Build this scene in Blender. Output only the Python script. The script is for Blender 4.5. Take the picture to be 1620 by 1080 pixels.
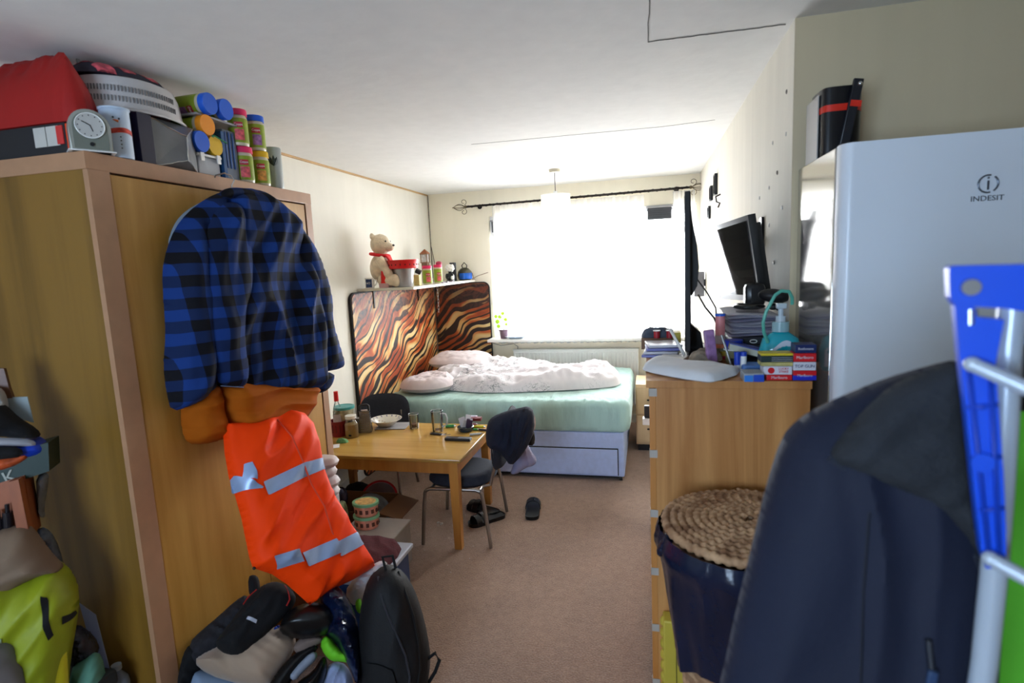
import bpy, bmesh, math, random
import numpy as np
from mathutils import Vector, Matrix, noise, Euler

S = bpy.context.scene
COL = S.collection
for o in list(bpy.data.objects):
    bpy.data.objects.remove(o)
PI = math.pi
random.seed(7)

# ------------------------------------------------------------------ camera
W, H, F = 1620, 1080, 885.1            # frame and focal length in pixels
YAW, PITCH, ROLL = 0.241564, 0.135306, -0.046145
EYE = Vector((0.0, 0.0, 1.68))
_f = Vector((-math.sin(YAW) * math.cos(PITCH), math.cos(YAW) * math.cos(PITCH), -math.sin(PITCH)))
_r = Vector((math.cos(YAW), math.sin(YAW), 0))
_u = _r.cross(_f)
CR = math.cos(ROLL) * _r + math.sin(ROLL) * _u
CU = -math.sin(ROLL) * _r + math.cos(ROLL) * _u
CF = _f
cam = bpy.data.cameras.new('camera')
camo = bpy.data.objects.new('camera', cam)
COL.objects.link(camo)
mw = Matrix((CR, CU, -CF)).transposed().to_4x4()
mw.translation = EYE
camo.matrix_world = mw
cam.sensor_width = 36
cam.lens = F / W * 36
cam.clip_start = 0.02
cam.dof.use_dof = True
cam.dof.focus_distance = 3.7
cam.dof.aperture_fstop = 3.2
S.camera = camo

# ------------------------------------------------------------------ light and exposure
wd = bpy.data.worlds.new('daylight')
S.world = wd
wd.use_nodes = True
_n = wd.node_tree.nodes
_bg = _n['Background']
# hazy white sky outside the big window, deeper blue sky tuned for the added rear one
_tc = _n.new('ShaderNodeTexCoord'); _sx = _n.new('ShaderNodeSeparateXYZ'); _rp = _n.new('ShaderNodeValToRGB')
_mr = _n.new('ShaderNodeMapRange'); _mr.inputs['From Min'].default_value = -1
wd.node_tree.links.new(_tc.outputs['Generated'], _sx.inputs[0])
wd.node_tree.links.new(_sx.outputs['Y'], _mr.inputs[0])
wd.node_tree.links.new(_mr.outputs[0], _rp.inputs[0])
_rp.color_ramp.elements[0].position = .35; _rp.color_ramp.elements[0].color = (0.36, 0.48, 0.64, 1)
_rp.color_ramp.elements[1].position = .65; _rp.color_ramp.elements[1].color = (0.93, 0.96, 1.0, 1)
wd.node_tree.links.new(_rp.outputs[0], _bg.inputs[0])
_bg.inputs[1].default_value = 35.0
vs = S.view_settings
vs.view_transform = 'Standard'
vs.look = 'None'
vs.gamma = 1
vs.use_curve_mapping = False
vs.exposure = 0.0

def area(name, loc, rot, sx, sy, power, col=(1, 1, 1), portal=False):
    l = bpy.data.lights.new(name, 'AREA')
    l.shape = 'RECTANGLE'
    l.size, l.size_y = sx, sy
    l.energy = power
    l.color = col
    if portal:
        l.cycles.is_portal = True
    o = bpy.data.objects.new(name, l)
    COL.objects.link(o)
    o.location = loc
    o.rotation_euler = rot
    return o
# portals: they only guide the sky light through the big window and the added rear opening
area('window_portal', (-0.55, 5.98, 1.56), (-PI / 2, 0, 0), 2.2, 1.3, 1, portal=True)
area('added_window_portal', (-1.05, -1.66, 1.55), (PI / 2, 0, 0), 1.3, 1.1, 1, portal=True)

# ------------------------------------------------------------------ pixel <-> room (measuring the photograph)
def ray(px, py):
    return CR * ((px - W / 2) / F) - CU * ((py - H / 2) / F) + CF
def onz(px, py, z):
    d = ray(px, py); return EYE + d * ((z - EYE.z) / d.z)
def onx(px, py, x):
    d = ray(px, py); return EYE + d * (x / d.x)
def ony(px, py, y):
    d = ray(px, py); return EYE + d * (y / d.y)
def onp(px, py, p0, n):
    d = ray(px, py); return EYE + d * ((Vector(p0) - EYE).dot(n) / d.dot(n))
def ppm(p):
    return F / (Vector(p) - EYE).dot(CF)

# ------------------------------------------------------------------ materials
def lin(c):
    return tuple(((x / 255) / 12.92 if x / 255 <= 0.04045 else ((x / 255 + 0.055) / 1.055) ** 2.4) for x in c) + (1,)
MATS = {}
def nodes_of(name):
    m = bpy.data.materials.new(name)
    m.use_nodes = True
    nt = m.node_tree
    return m, nt, nt.nodes['Principled BSDF'], nt.nodes, nt.links
def M(name, col, rough=0.6, metal=0.0, var=0.10, scale=6.0, bump=0.0, bscale=60.0, coat=0.0, sheen=0.0, trans=0.0, ior=1.45, stretch=None, emit=None):
    if name in MATS: return MATS[name]
    m, nt, b, N, L = nodes_of(name)
    tc = N.new('ShaderNodeTexCoord'); mp = N.new('ShaderNodeMapping')
    if stretch: mp.inputs['Scale'].default_value = stretch
    L.new(tc.outputs['Object'], mp.inputs['Vector'])
    nz = N.new('ShaderNodeTexNoise'); nz.inputs['Scale'].default_value = scale; nz.inputs['Detail'].default_value = 4
    L.new(mp.outputs[0], nz.inputs['Vector'])
    rp = N.new('ShaderNodeValToRGB')
    c = lin(col)
    rp.color_ramp.elements[0].color = tuple(x * (1 - var) for x in c[:3]) + (1,)
    rp.color_ramp.elements[1].color = tuple(min(1, x * (1 + var)) for x in c[:3]) + (1,)
    rp.color_ramp.elements[0].position = 0.3; rp.color_ramp.elements[1].position = 0.7
    L.new(nz.outputs['Fac'], rp.inputs['Fac'])
    L.new(rp.outputs['Color'], b.inputs['Base Color'])
    b.inputs['Roughness'].default_value = rough
    b.inputs['Metallic'].default_value = metal
    b.inputs['Coat Weight'].default_value = coat
    b.inputs['Sheen Weight'].default_value = sheen
    b.inputs['Transmission Weight'].default_value = trans
    b.inputs['IOR'].default_value = ior
    if bump:
        n2 = N.new('ShaderNodeTexNoise'); n2.inputs['Scale'].default_value = bscale; n2.inputs['Detail'].default_value = 3
        L.new(mp.outputs[0], n2.inputs['Vector'])
        bp = N.new('ShaderNodeBump'); bp.inputs['Strength'].default_value = bump; bp.inputs['Distance'].default_value = 0.01
        L.new(n2.outputs['Fac'], bp.inputs['Height']); L.new(bp.outputs[0], b.inputs['Normal'])
    MATS[name] = m
    return m
def woodm(name, c1, c2, sc=(14, 14, 0.8), rough=0.45, rings=3.0):
    if name in MATS: return MATS[name]
    m, nt, b, N, L = nodes_of(name)
    tc = N.new('ShaderNodeTexCoord'); mp = N.new('ShaderNodeMapping')
    mp.inputs['Scale'].default_value = sc
    L.new(tc.outputs['Object'], mp.inputs['Vector'])
    nz = N.new('ShaderNodeTexNoise'); nz.inputs['Scale'].default_value = 1.0; nz.inputs['Detail'].default_value = 8; nz.inputs['Roughness'].default_value = .65; nz.inputs['Distortion'].default_value = rings * .15
    L.new(mp.outputs[0], nz.inputs['Vector'])
    mp2 = N.new('ShaderNodeMapping'); mp2.inputs['Scale'].default_value = tuple(s * .22 for s in sc)
    L.new(tc.outputs['Object'], mp2.inputs['Vector'])
    wv = N.new('ShaderNodeTexNoise'); wv.inputs['Scale'].default_value = 1.0; wv.inputs['Detail'].default_value = 2; wv.inputs['Distortion'].default_value = rings
    L.new(mp2.outputs[0], wv.inputs['Vector'])
    mx = N.new('ShaderNodeMath'); mx.operation = 'MULTIPLY_ADD'; mx.inputs[1].default_value = .5
    L.new(nz.outputs['Fac'], mx.inputs[0])
    m2 = N.new('ShaderNodeMath'); m2.operation = 'MULTIPLY'; m2.inputs[1].default_value = .5
    L.new(wv.outputs['Fac'], m2.inputs[0]); L.new(m2.outputs[0], mx.inputs[2])
    rp = N.new('ShaderNodeValToRGB')
    rp.color_ramp.elements[0].color = lin(c1); rp.color_ramp.elements[1].color = lin(c2)
    rp.color_ramp.elements[0].position = 0.40; rp.color_ramp.elements[1].position = 0.58
    L.new(mx.outputs[0], rp.inputs['Fac']); L.new(rp.outputs['Color'], b.inputs['Base Color'])
    b.inputs['Roughness'].default_value = rough
    MATS[name] = m
    return m

# ------------------------------------------------------------------ mesh builder
class MB:
    def __init__(s): s.bm = bmesh.new()
    def _fin(s, vs, mi, smooth=False):
        fs = set()
        for v in vs:
            for f in v.link_faces: fs.add(f)
        for f in fs:
            f.material_index = mi
            f.smooth = smooth
        return vs
    def box(s, c, d, rot=None, mi=0, bev=0.0, seg=2):
        mt = Matrix.Translation(Vector(c)) @ (Euler(rot).to_matrix().to_4x4() if rot else Matrix()) @ Matrix.Diagonal((d[0], d[1], d[2], 1))
        r = bmesh.ops.create_cube(s.bm, size=1, matrix=mt)
        vs = r['verts']
        s._fin(vs, mi)
        if bev > 0:
            es = set(e for v in vs for e in v.link_edges)
            rr = bmesh.ops.bevel(s.bm, geom=list(es), offset=min(bev, min(d) * .45), segments=seg, affect='EDGES', profile=.5)
            for f in rr['faces']: f.material_index = mi; f.smooth = True
        return s
    def bb(s, x0, x1, y0, y1, z0, z1, mi=0, bev=0.0, seg=2):
        return s.box(((x0 + x1) / 2, (y0 + y1) / 2, (z0 + z1) / 2), (abs(x1 - x0), abs(y1 - y0), abs(z1 - z0)), None, mi, bev, seg)
    def cyl(s, p0, p1, r0, r1=None, seg=20, mi=0, caps=True, smooth=True):
        if r1 is None: r1 = r0
        p0, p1 = Vector(p0), Vector(p1)
        d = p1 - p0
        q = d.to_track_quat('Z', 'Y').to_matrix().to_4x4()
        r = bmesh.ops.create_cone(s.bm, cap_ends=caps, segments=seg, radius1=max(r0, 1e-5), radius2=max(r1, 1e-5), depth=d.length, matrix=Matrix.Translation((p0 + p1) / 2) @ q)
        s._fin(r['verts'], mi, smooth)
        for v in r['verts']:
            for f in v.link_faces:
                if len(f.verts) > 4: f.smooth = False
        return s
    def ball(s, c, r, mi=0, seg=16, rot=None):
        rr = r if hasattr(r, '__len__') else (r, r, r)
        mt = Matrix.Translation(Vector(c)) @ (Euler(rot).to_matrix().to_4x4() if rot else Matrix()) @ Matrix.Diagonal((rr[0], rr[1], rr[2], 1))
        o = bmesh.ops.create_uvsphere(s.bm, u_segments=seg, v_segments=max(6, seg // 2 + 2), radius=1, matrix=mt)
        s._fin(o['verts'], mi, True)
        return s
    def lathe(s, prof, c=(0, 0, 0), seg=28, mi=0, mat=None, smooth=True, jitter=None):
        mat = mat or Matrix()
        T = Matrix.Translation(Vector(c)) @ mat
        rings = []
        for k, (r, z) in enumerate(prof):
            if r < 1e-5:
                rings.append([s.bm.verts.new(T @ Vector((0, 0, z)))])
            else:
                ring = []
                for i in range(seg):
                    a = 2 * PI * i / seg
                    rr = r * (1 + (jitter(a, z) if jitter else 0))
                    ring.append(s.bm.verts.new(T @ Vector((rr * math.cos(a), rr * math.sin(a), z))))
                rings.append(ring)
        for a, b in zip(rings, rings[1:]):
            for i in range(seg):
                j = (i + 1) % seg
                if len(a) == 1 and len(b) == 1: continue
                if len(a) == 1: f = s.bm.faces.new((a[0], b[j], b[i]))
                elif len(b) == 1: f = s.bm.faces.new((a[i], a[j], b[0]))
                else: f = s.bm.faces.new((a[i], a[j], b[j], b[i]))
                f.material_index = mi; f.smooth = smooth
        return s
    def tube(s, pts, r, seg=10, mi=0, closed=False, rf=None):
        pts = [Vector(p) for p in pts]
        n = len(pts)
        rings = []
        up = None
        for i, p in enumerate(pts):
            a = pts[i - 1] if (i > 0 or closed) else p
            b = pts[(i + 1) % n] if (i < n - 1 or closed) else p
            t = (b - a).normalized()
            if up is None:
                up = Vector((0, 0, 1)) if abs(t.z) < .9 else Vector((1, 0, 0))
            x = t.cross(up)
            if x.length < 1e-4: x = t.cross(Vector((0, 1, 0)))
            x.normalize(); y = x.cross(t).normalized(); up = y
            rr = rf(i / (n - 1)) * r if rf else r
            rings.append([s.bm.verts.new(p + (x * math.cos(2 * PI * k / seg) + y * math.sin(2 * PI * k / seg)) * rr) for k in range(seg)])
        m = n if closed else n - 1
        for i in range(m):
            a, b = rings[i], rings[(i + 1) % n]
            for k in range(seg):
                j = (k + 1) % seg
                f = s.bm.faces.new((a[k], a[j], b[j], b[k])); f.material_index = mi; f.smooth = True
        if not closed:
            for R_ in (rings[0][::-1], rings[-1]):
                f = s.bm.faces.new(R_); f.material_index = mi
        return s
    def prism(s, poly, depth, T=None, mi=0, bev=0.0, mis=None):
        """2-D polygon (x, z) extruded along +y by depth, placed by matrix T"""
        T = T or Matrix()
        a = [s.bm.verts.new(T @ Vector((p[0], 0, p[1]))) for p in poly]
        b = [s.bm.verts.new(T @ Vector((p[0], depth, p[1]))) for p in poly]
        fs = [s.bm.faces.new(a), s.bm.faces.new(b[::-1])]
        n = len(poly)
        for i in range(n):
            fs.append(s.bm.faces.new((a[i], b[i], b[(i + 1) % n], a[(i + 1) % n])))
        for f in fs: f.material_index = mi
        for f in fs[2:]:
            f.smooth = n > 12
        if bev:
            es = set(e for v in a + b for e in v.link_edges)
            rr = bmesh.ops.bevel(s.bm, geom=list(es), offset=bev, segments=2, affect='EDGES')
            for f in rr['faces']: f.material_index = mi; f.smooth = True
        return s
    def build(s, name, mats, parent=None, world=True, origin=None):
        """link as one object; vertices are given in world space (or in the parent's own space with world=False)"""
        bmesh.ops.recalc_face_normals(s.bm, faces=s.bm.faces)
        for e in s.bm.edges:
            if len(e.link_faces) == 2 and e.calc_face_angle(0) > .75: e.smooth = False
        me = bpy.data.meshes.new(name)
        if parent is not None and world:
            # parents carry no rotation when parts are given in world space
            pl = parent_world(parent)
            bmesh.ops.transform(s.bm, matrix=pl.inverted(), verts=s.bm.verts)
        off = Vector((0, 0, 0))
        if parent is None and world:
            co = [v.co for v in s.bm.verts]
            if origin is None:
                mn = Vector([min(c[i] for c in co) for i in range(3)]); mx = Vector([max(c[i] for c in co) for i in range(3)])
                off = Vector(((mn.x + mx.x) / 2, (mn.y + mx.y) / 2, mn.z))
            else: off = Vector(origin)
            bmesh.ops.translate(s.bm, verts=s.bm.verts, vec=-off)
        s.bm.to_mesh(me); s.bm.free()
        if not isinstance(mats, (list, tuple)): mats = [mats]
        for m in mats: me.materials.append(m)
        o = bpy.data.objects.new(name, me)
        COL.objects.link(o)
        o.location = off
        if parent is not None: o.parent = parent
        return o

def parent_world(p):
    m = Matrix()
    chain = []
    while p is not None:
        chain.append(p); p = p.parent
    for q in reversed(chain):
        m = m @ (Matrix.Translation(q.location) @ q.rotation_euler.to_matrix().to_4x4())
    return m
def thing(name, label, cat, loc=(0, 0, 0), rz=0.0, group=None, rot=None):
    o = bpy.data.objects.new(name, None)
    COL.objects.link(o)
    o.empty_display_size = .1
    o.location = loc
    o.rotation_euler = rot if rot else (0, 0, rz)
    return tag(o, label, cat, group)
def tag(o, label=None, cat=None, group=None, kind=None):
    if label: o['label'] = label
    if cat: o['category'] = cat
    if group: o['group'] = group
    if kind: o['kind'] = kind
    return o
def struct(o):
    o['kind'] = 'structure'; return o
def dup(root, loc=None, rz=None, label=None, group=None, rot=None):
    r = root.copy(); COL.objects.link(r)
    if loc is not None: r.location = loc
    if rz is not None: r.rotation_euler = (0, 0, rz)
    if rot is not None: r.rotation_euler = rot
    if label: r['label'] = label
    if group: r['group'] = group
    for ch in list(root.children):
        c = ch.copy(); COL.objects.link(c); c.parent = r
        for g in list(ch.children):
            d = g.copy(); COL.objects.link(d); d.parent = c
    return r

# ------------------------------------------------------------------ cloth: outline -> padded, folded volume
def chaikin(p, n=2):
    for _ in range(n):
        q = []
        for i in range(len(p)):
            a, b = np.array(p[i], float), np.array(p[(i + 1) % len(p)], float)
            q += [a * .75 + b * .25, a * .25 + b * .75]
        p = q
    return [tuple(x) for x in p]
def inside(P, poly):
    x, y = P[:, 0], P[:, 1]
    c = np.zeros(len(P), bool)
    j = len(poly) - 1
    for i in range(len(poly)):
        xi, yi = poly[i]; xj, yj = poly[j]
        if yi != yj:
            t = ((yi > y) != (yj > y)) & (x < (xj - xi) * (y - yi) / (yj - yi) + xi)
            c ^= t
        j = i
    return c
def nearest(P, poly):
    best = np.full(len(P), 1e9); pt = P.copy()
    for i in range(len(poly)):
        a = np.array(poly[i], float); b = np.array(poly[(i + 1) % len(poly)], float)
        ab = b - a; L2 = ab @ ab
        if L2 < 1e-12: continue
        t = np.clip(((P - a) @ ab) / L2, 0, 1)
        q = a + t[:, None] * ab
        d = np.hypot(*(P - q).T)
        k = d < best
        best[k] = d[k]; pt[k] = q[k]
    return best, pt
def folds(seed, amp, ang, freq, fine=0.35, warp=0.35):
    """folds running along direction ang (radians, in outline space normalised to its height)"""
    ca, sa = math.cos(ang), math.sin(ang)
    def fn(u, v):
        s_ = -u * sa + v * ca
        l_ = u * ca + v * sa
        w = noise.noise(Vector((u * 2.2, v * 2.2, seed * 3.7)))
        a = noise.noise(Vector((s_ * freq + w * warp * freq * .3, l_ * freq * .22, seed)))
        b = noise.noise(Vector((s_ * freq * 2.7 + w, l_ * freq * .6, seed + 9)))
        r = 1 - abs(a) * 2.2
        return amp * (r * .8 + b * fine)
    return fn
class Cloth:
    def __init__(s, poly, place, thick=.04, edge=None, fold=None, back=.5, smooth=1, n=60, pw=.5):
        """poly in outline space, place(u, v, d) -> world; d is the offset along the normal"""
        s.poly = chaikin(poly, smooth) if smooth else list(poly)
        A = np.array(s.poly)
        s.mn, s.mx = A.min(0), A.max(0)
        s.size = max(s.mx - s.mn)
        s.place, s.thick, s.fold, s.back, s.n, s.pw = place, thick, fold, back, n, pw
        s.edge = (edge or .25) * s.size
    def height(s, P):
        d, _ = nearest(P, s.poly)
        d[~inside(P, s.poly)] = 0
        t = np.clip(d / s.edge, 0, 1)
        prof = (1 - (1 - t) ** 2) ** s.pw
        h = prof * s.thick
        if s.fold:
            k = np.clip(d / (s.edge * .45), 0, 1)
            for i, p in enumerate(P):
                q = (p - s.mn) / s.size
                h[i] += s.fold(q[0], -q[1]) * k[i]
        return h, prof
    def grid(s, poly, n):
        A = np.array(poly); mn, mx = A.min(0), A.max(0)
        st = max(mx - mn) / n
        nx, ny = int((mx[0] - mn[0]) / st) + 3, int((mx[1] - mn[1]) / st) + 3
        o = mn - st * .9
        gx, gy = np.meshgrid(np.arange(nx), np.arange(ny), indexing='ij')
        P = np.stack([o[0] + gx.ravel() * st, o[1] + gy.ravel() * st], 1)
        C = P.reshape(nx, ny, 2)
        cc = ((C[:-1, :-1] + C[1:, 1:]) / 2).reshape(-1, 2)
        cin = inside(cc, poly).reshape(nx - 1, ny - 1)
        use = np.zeros((nx, ny), int)
        for a in (0, 1):
            for b in (0, 1):
                use[a:nx - 1 + a, b:ny - 1 + b] += cin
        idx = np.arange(nx * ny).reshape(nx, ny)
        bd = ((use > 0) & (use < 4)).ravel()
        _, q = nearest(P, poly)
        P[bd] = q[bd]
        quads = [(idx[i, j], idx[i + 1, j], idx[i + 1, j + 1], idx[i, j + 1]) for i, j in zip(*np.nonzero(cin))]
        return P, (use > 0).ravel(), bd, quads
    def mb(s, mi=0, mb=None):
        P, us, bd, quads = s.grid(s.poly, s.n)
        ids = np.nonzero(us)[0]
        h, prof = s.height(P[ids])
        mb = mb or MB()
        fr, bk = {}, {}
        for k, i in enumerate(ids):
            p = P[i]
            if bd[i]:
                fr[i] = bk[i] = mb.bm.verts.new(s.place(p[0], p[1], 0))
            else:
                fr[i] = mb.bm.verts.new(s.place(p[0], p[1], h[k]))
                if s.back is not None: bk[i] = mb.bm.verts.new(s.place(p[0], p[1], -prof[k] * s.thick * s.back - .0015))
        for q in quads:
            for dct, rev in ((fr, False), (bk, True)):
                if rev and s.back is None: continue
                vs_ = [dct[i] for i in q]
                if rev and all(bd[i] for i in q): continue
                if len(set(vs_)) < 3: continue
                try:
                    f = mb.bm.faces.new(vs_[::-1] if rev else vs_); f.smooth = True; f.material_index = mi
                except ValueError: pass
        bmesh.ops.remove_doubles(mb.bm, verts=mb.bm.verts, dist=1e-5)
        return mb
    def patch(s, poly, off=.002, n=24, smooth=0, th=.0015):
        """a thin piece lying on this cloth's front surface"""
        pl = chaikin(poly, smooth) if smooth else poly
        P, us, bd, quads = s.grid(pl, n)
        ids = np.nonzero(us)[0]
        h, _ = s.height(P[ids])
        mb = MB(); fr = {}; bk = {}
        for k, i in enumerate(ids):
            fr[i] = mb.bm.verts.new(s.place(P[i][0], P[i][1], h[k] + off))
            bk[i] = mb.bm.verts.new(s.place(P[i][0], P[i][1], h[k] + off - th))
        for q in quads:
            try:
                f = mb.bm.faces.new([fr[i] for i in q]); f.smooth = True
                mb.bm.faces.new([bk[i] for i in q][::-1])
            except ValueError: pass
        es = [e for e in mb.bm.edges if e.is_boundary]
        return mb
    def at(s, u, v, off=.0):
        h, _ = s.height(np.array([[u, v]], float))
        return s.place(u, v, h[0] + off)
def plane_place(p0, n):
    n = Vector(n).normalized(); p0 = Vector(p0)
    def f(u, v, d): return onp(u, v, p0, n) + n * d
    return f
def floor_place(z):
    def f(u, v, d): return Vector((u, v, z + d))
    return f
def rect(x0, y0, x1, y1): return [(x0, y0), (x1, y0), (x1, y1), (x0, y1)]

def text(name, body, size, mat_, T, parent=None, ext=.0006, align='CENTER', sx=1.0):
    """lettering: T maps x right, y up, z out of the surface"""
    cu = bpy.data.curves.new(name, 'FONT')
    cu.body = body; cu.size = size; cu.extrude = ext; cu.align_x = align; cu.align_y = 'CENTER'; cu.resolution_u = 3
    t = bpy.data.objects.new('tmp', cu)
    me = bpy.data.meshes.new_from_object(t)
    bpy.data.objects.remove(t)
    T = Matrix(T) @ Matrix.Diagonal((sx, 1, 1, 1))
    if parent is not None: T = parent_world(parent).inverted() @ T
    me.transform(T)
    me.materials.clear(); me.materials.append(mat_)
    o = bpy.data.objects.new(name, me); COL.objects.link(o)
    if parent is not None: o.parent = parent
    return o
def TM(loc, xdir, ydir):
    x = Vector(xdir).normalized(); y = Vector(ydir).normalized(); z = x.cross(y)
    m = Matrix((x, y, z)).transposed().to_4x4(); m.translation = Vector(loc)
    return m

# ================================================================== MATERIALS OF THE ROOM
CZ, LX, RX, BY, JY = 2.47, -2.30, 0.50, 5.80, 2.22
def wall_mat(name, col, streak=0.05):
    m, nt, b, N, L = nodes_of(name)
    tc = N.new('ShaderNodeTexCoord')
    a = N.new('ShaderNodeTexNoise'); a.inputs['Scale'].default_value = 1.6; a.inputs['Detail'].default_value = 5
    L.new(tc.outputs['Object'], a.inputs['Vector'])
    mp = N.new('ShaderNodeMapping'); mp.inputs['Scale'].default_value = (12, 12, .7)
    L.new(tc.outputs['Object'], mp.inputs['Vector'])
    w = N.new('ShaderNodeTexNoise'); w.inputs['Scale'].default_value = 1; w.inputs['Detail'].default_value = 4
    L.new(mp.outputs[0], w.inputs['Vector'])
    ad = N.new('ShaderNodeMath'); ad.operation = 'MULTIPLY_ADD'; ad.inputs[1].default_value = .5
    L.new(a.outputs['Fac'], ad.inputs[0])
    m5 = N.new('ShaderNodeMath'); m5.operation = 'MULTIPLY'; m5.inputs[1].default_value = .5
    L.new(w.outputs['Fac'], m5.inputs[0]); L.new(m5.outputs[0], ad.inputs[2])
    rp = N.new('ShaderNodeValToRGB')
    c = lin(col)
    rp.color_ramp.elements[0].position = .35; rp.color_ramp.elements[1].position = .65
    rp.color_ramp.elements[0].color = tuple(x * (1 - streak) for x in c[:3]) + (1,)
    rp.color_ramp.elements[1].color = tuple(min(1, x * (1 + streak)) for x in c[:3]) + (1,)
    L.new(ad.outputs[0], rp.inputs['Fac']); L.new(rp.outputs['Color'], b.inputs['Base Color'])
    b.inputs['Roughness'].default_value = .85
    n2 = N.new('ShaderNodeTexNoise'); n2.inputs['Scale'].default_value = 9; n2.inputs['Detail'].default_value = 6
    L.new(tc.outputs['Object'], n2.inputs['Vector'])
    bp = N.new('ShaderNodeBump'); bp.inputs['Strength'].default_value = .25; bp.inputs['Distance'].default_value = .01
    L.new(n2.outputs['Fac'], bp.inputs['Height']); L.new(bp.outputs[0], b.inputs['Normal'])
    return m
mWall = wall_mat('cream_wall', (236, 232, 220), .03)
mWallR = wall_mat('right_wall_paint', (224, 218, 202), .06)
mWallJ = wall_mat('beige_wall', (214, 198, 164), .03)
mCeil = wall_mat('ceiling_paint', (230, 229, 225), .035)
mTrim = M('white_gloss', (240, 240, 236), .3, var=.02)
mPVC = M('white_upvc', (244, 245, 246), .25, var=.01)

m, nt, b, N, L = nodes_of('carpet')
tc = N.new('ShaderNodeTexCoord')
n1 = N.new('ShaderNodeTexNoise'); n1.inputs['Scale'].default_value = 130; n1.inputs['Detail'].default_value = 3
n0 = N.new('ShaderNodeTexNoise'); n0.inputs['Scale'].default_value = 1.6; n0.inputs['Detail'].default_value = 6
n3 = N.new('ShaderNodeTexNoise'); n3.inputs['Scale'].default_value = 35; n3.inputs['Detail'].default_value = 3
for x in (n0, n1, n3): L.new(tc.outputs['Object'], x.inputs['Vector'])
rp = N.new('ShaderNodeValToRGB'); rp.color_ramp.elements[0].position = .3; rp.color_ramp.elements[1].position = .72
rp.color_ramp.elements[0].color = lin((104, 74, 56)); rp.color_ramp.elements[1].color = lin((172, 140, 116))
ad = N.new('ShaderNodeMath'); ad.operation = 'MULTIPLY_ADD'; ad.inputs[1].default_value = .5
m5 = N.new('ShaderNodeMath'); m5.operation = 'MULTIPLY_ADD'; m5.inputs[1].default_value = .3
m6 = N.new('ShaderNodeMath'); m6.operation = 'MULTIPLY'; m6.inputs[1].default_value = .25
L.new(n1.outputs['Fac'], ad.inputs[0]); L.new(m5.outputs[0], ad.inputs[2]); L.new(n0.outputs['Fac'], m5.inputs[0]); L.new(n3.outputs['Fac'], m6.inputs[0]); L.new(m6.outputs[0], m5.inputs[2])
L.new(ad.outputs[0], rp.inputs['Fac']); L.new(rp.outputs['Color'], b.inputs['Base Color'])
b.inputs['Roughness'].default_value = .95; b.inputs['Sheen Weight'].default_value = .3
bp = N.new('ShaderNodeBump'); bp.inputs['Strength'].default_value = .8; bp.inputs['Distance'].default_value = .008
L.new(n1.outputs['Fac'], bp.inputs['Height']); L.new(bp.outputs[0], b.inputs['Normal'])
mCarpet = m

# thin window glass and sheer curtain
def thin_glass(name, tint=(1, 1, 1), rough=0.02, refl=1.0):
    m = bpy.data.materials.new(name); m.use_nodes = True
    nt = m.node_tree; N = nt.nodes; L = nt.links
    N.remove(N['Principled BSDF'])
    t = N.new('ShaderNodeBsdfTransparent'); t.inputs[0].default_value = tint + (1,)
    g = N.new('ShaderNodeBsdfGlossy'); g.inputs['Roughness'].default_value = rough
    fr = N.new('ShaderNodeFresnel'); fr.inputs[0].default_value = 1.45
    mm = N.new('ShaderNodeMath'); mm.operation = 'MULTIPLY'; mm.inputs[1].default_value = refl
    L.new(fr.outputs[0], mm.inputs[0])
    mx = N.new('ShaderNodeMixShader')
    L.new(mm.outputs[0], mx.inputs[0]); L.new(t.outputs[0], mx.inputs[1]); L.new(g.outputs[0], mx.inputs[2])
    L.new(mx.outputs[0], N['Material Output'].inputs[0])
    return m
mPane = thin_glass('window_glass')
mClear = thin_glass('clear_plastic', (.93, .96, .96), .08, 2.2)
mDrink = thin_glass('drinking_glass', (.95, .97, .97), .03, 2.6)
def sheer(name, col, a=.4, tr=.45):
    m = bpy.data.materials.new(name); m.use_nodes = True
    nt = m.node_tree; N = nt.nodes; L = nt.links
    N.remove(N['Principled BSDF'])
    t = N.new('ShaderNodeBsdfTransparent')
    d = N.new('ShaderNodeBsdfDiffuse'); d.inputs[0].default_value = lin(col)
    l = N.new('ShaderNodeBsdfTranslucent'); l.inputs[0].default_value = lin(col)
    m1 = N.new('ShaderNodeMixShader'); m1.inputs[0].default_value = tr
    m2 = N.new('ShaderNodeMixShader'); m2.inputs[0].default_value = 1 - a
    L.new(d.outputs[0], m1.inputs[1]); L.new(l.outputs[0], m1.inputs[2])
    L.new(t.outputs[0], m2.inputs[1]); L.new(m1.outputs[0], m2.inputs[2])
    L.new(m2.outputs[0], N['Material Output'].inputs[0])
    return m
mSheer = sheer('sheer_curtain', (250, 250, 250), .45, .75)
mShade = sheer('paper_shade', (250, 246, 236), .05, .7)

# ================================================================== ROOM SHELL
def slab(name, x0, x1, y0, y1, z0, z1, mat):
    return struct(MB().bb(x0, x1, y0, y1, z0, z1).build(name, mat))
ER, RY = 2.3, -1.6                        # room beyond the fridge corner, rear wall behind the camera
slab('floor', LX - .1, ER + .1, RY - .1, BY + .12, -.1, 0, mCarpet)
slab('ceiling', LX - .1, ER + .1, RY - .1, BY + .12, CZ, CZ + .1, mCeil)
slab('wall_left', LX - .1, LX, RY - .1, BY + .12, 0, CZ, mWall)
struct(MB().bb(RX, RX + .1, JY + .1, BY + .12, 0, CZ).bb(RX - .0003, RX + .0003, JY, JY + .1, 0, CZ).build('wall_right', mWallR))
slab('wall_alcove', RX + .0005, ER + .1, JY - .003, JY + .1, 0, CZ, mWallJ)
slab('wall_side', ER, ER + .1, RY - .1, JY, 0, CZ, mWallJ)
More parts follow.
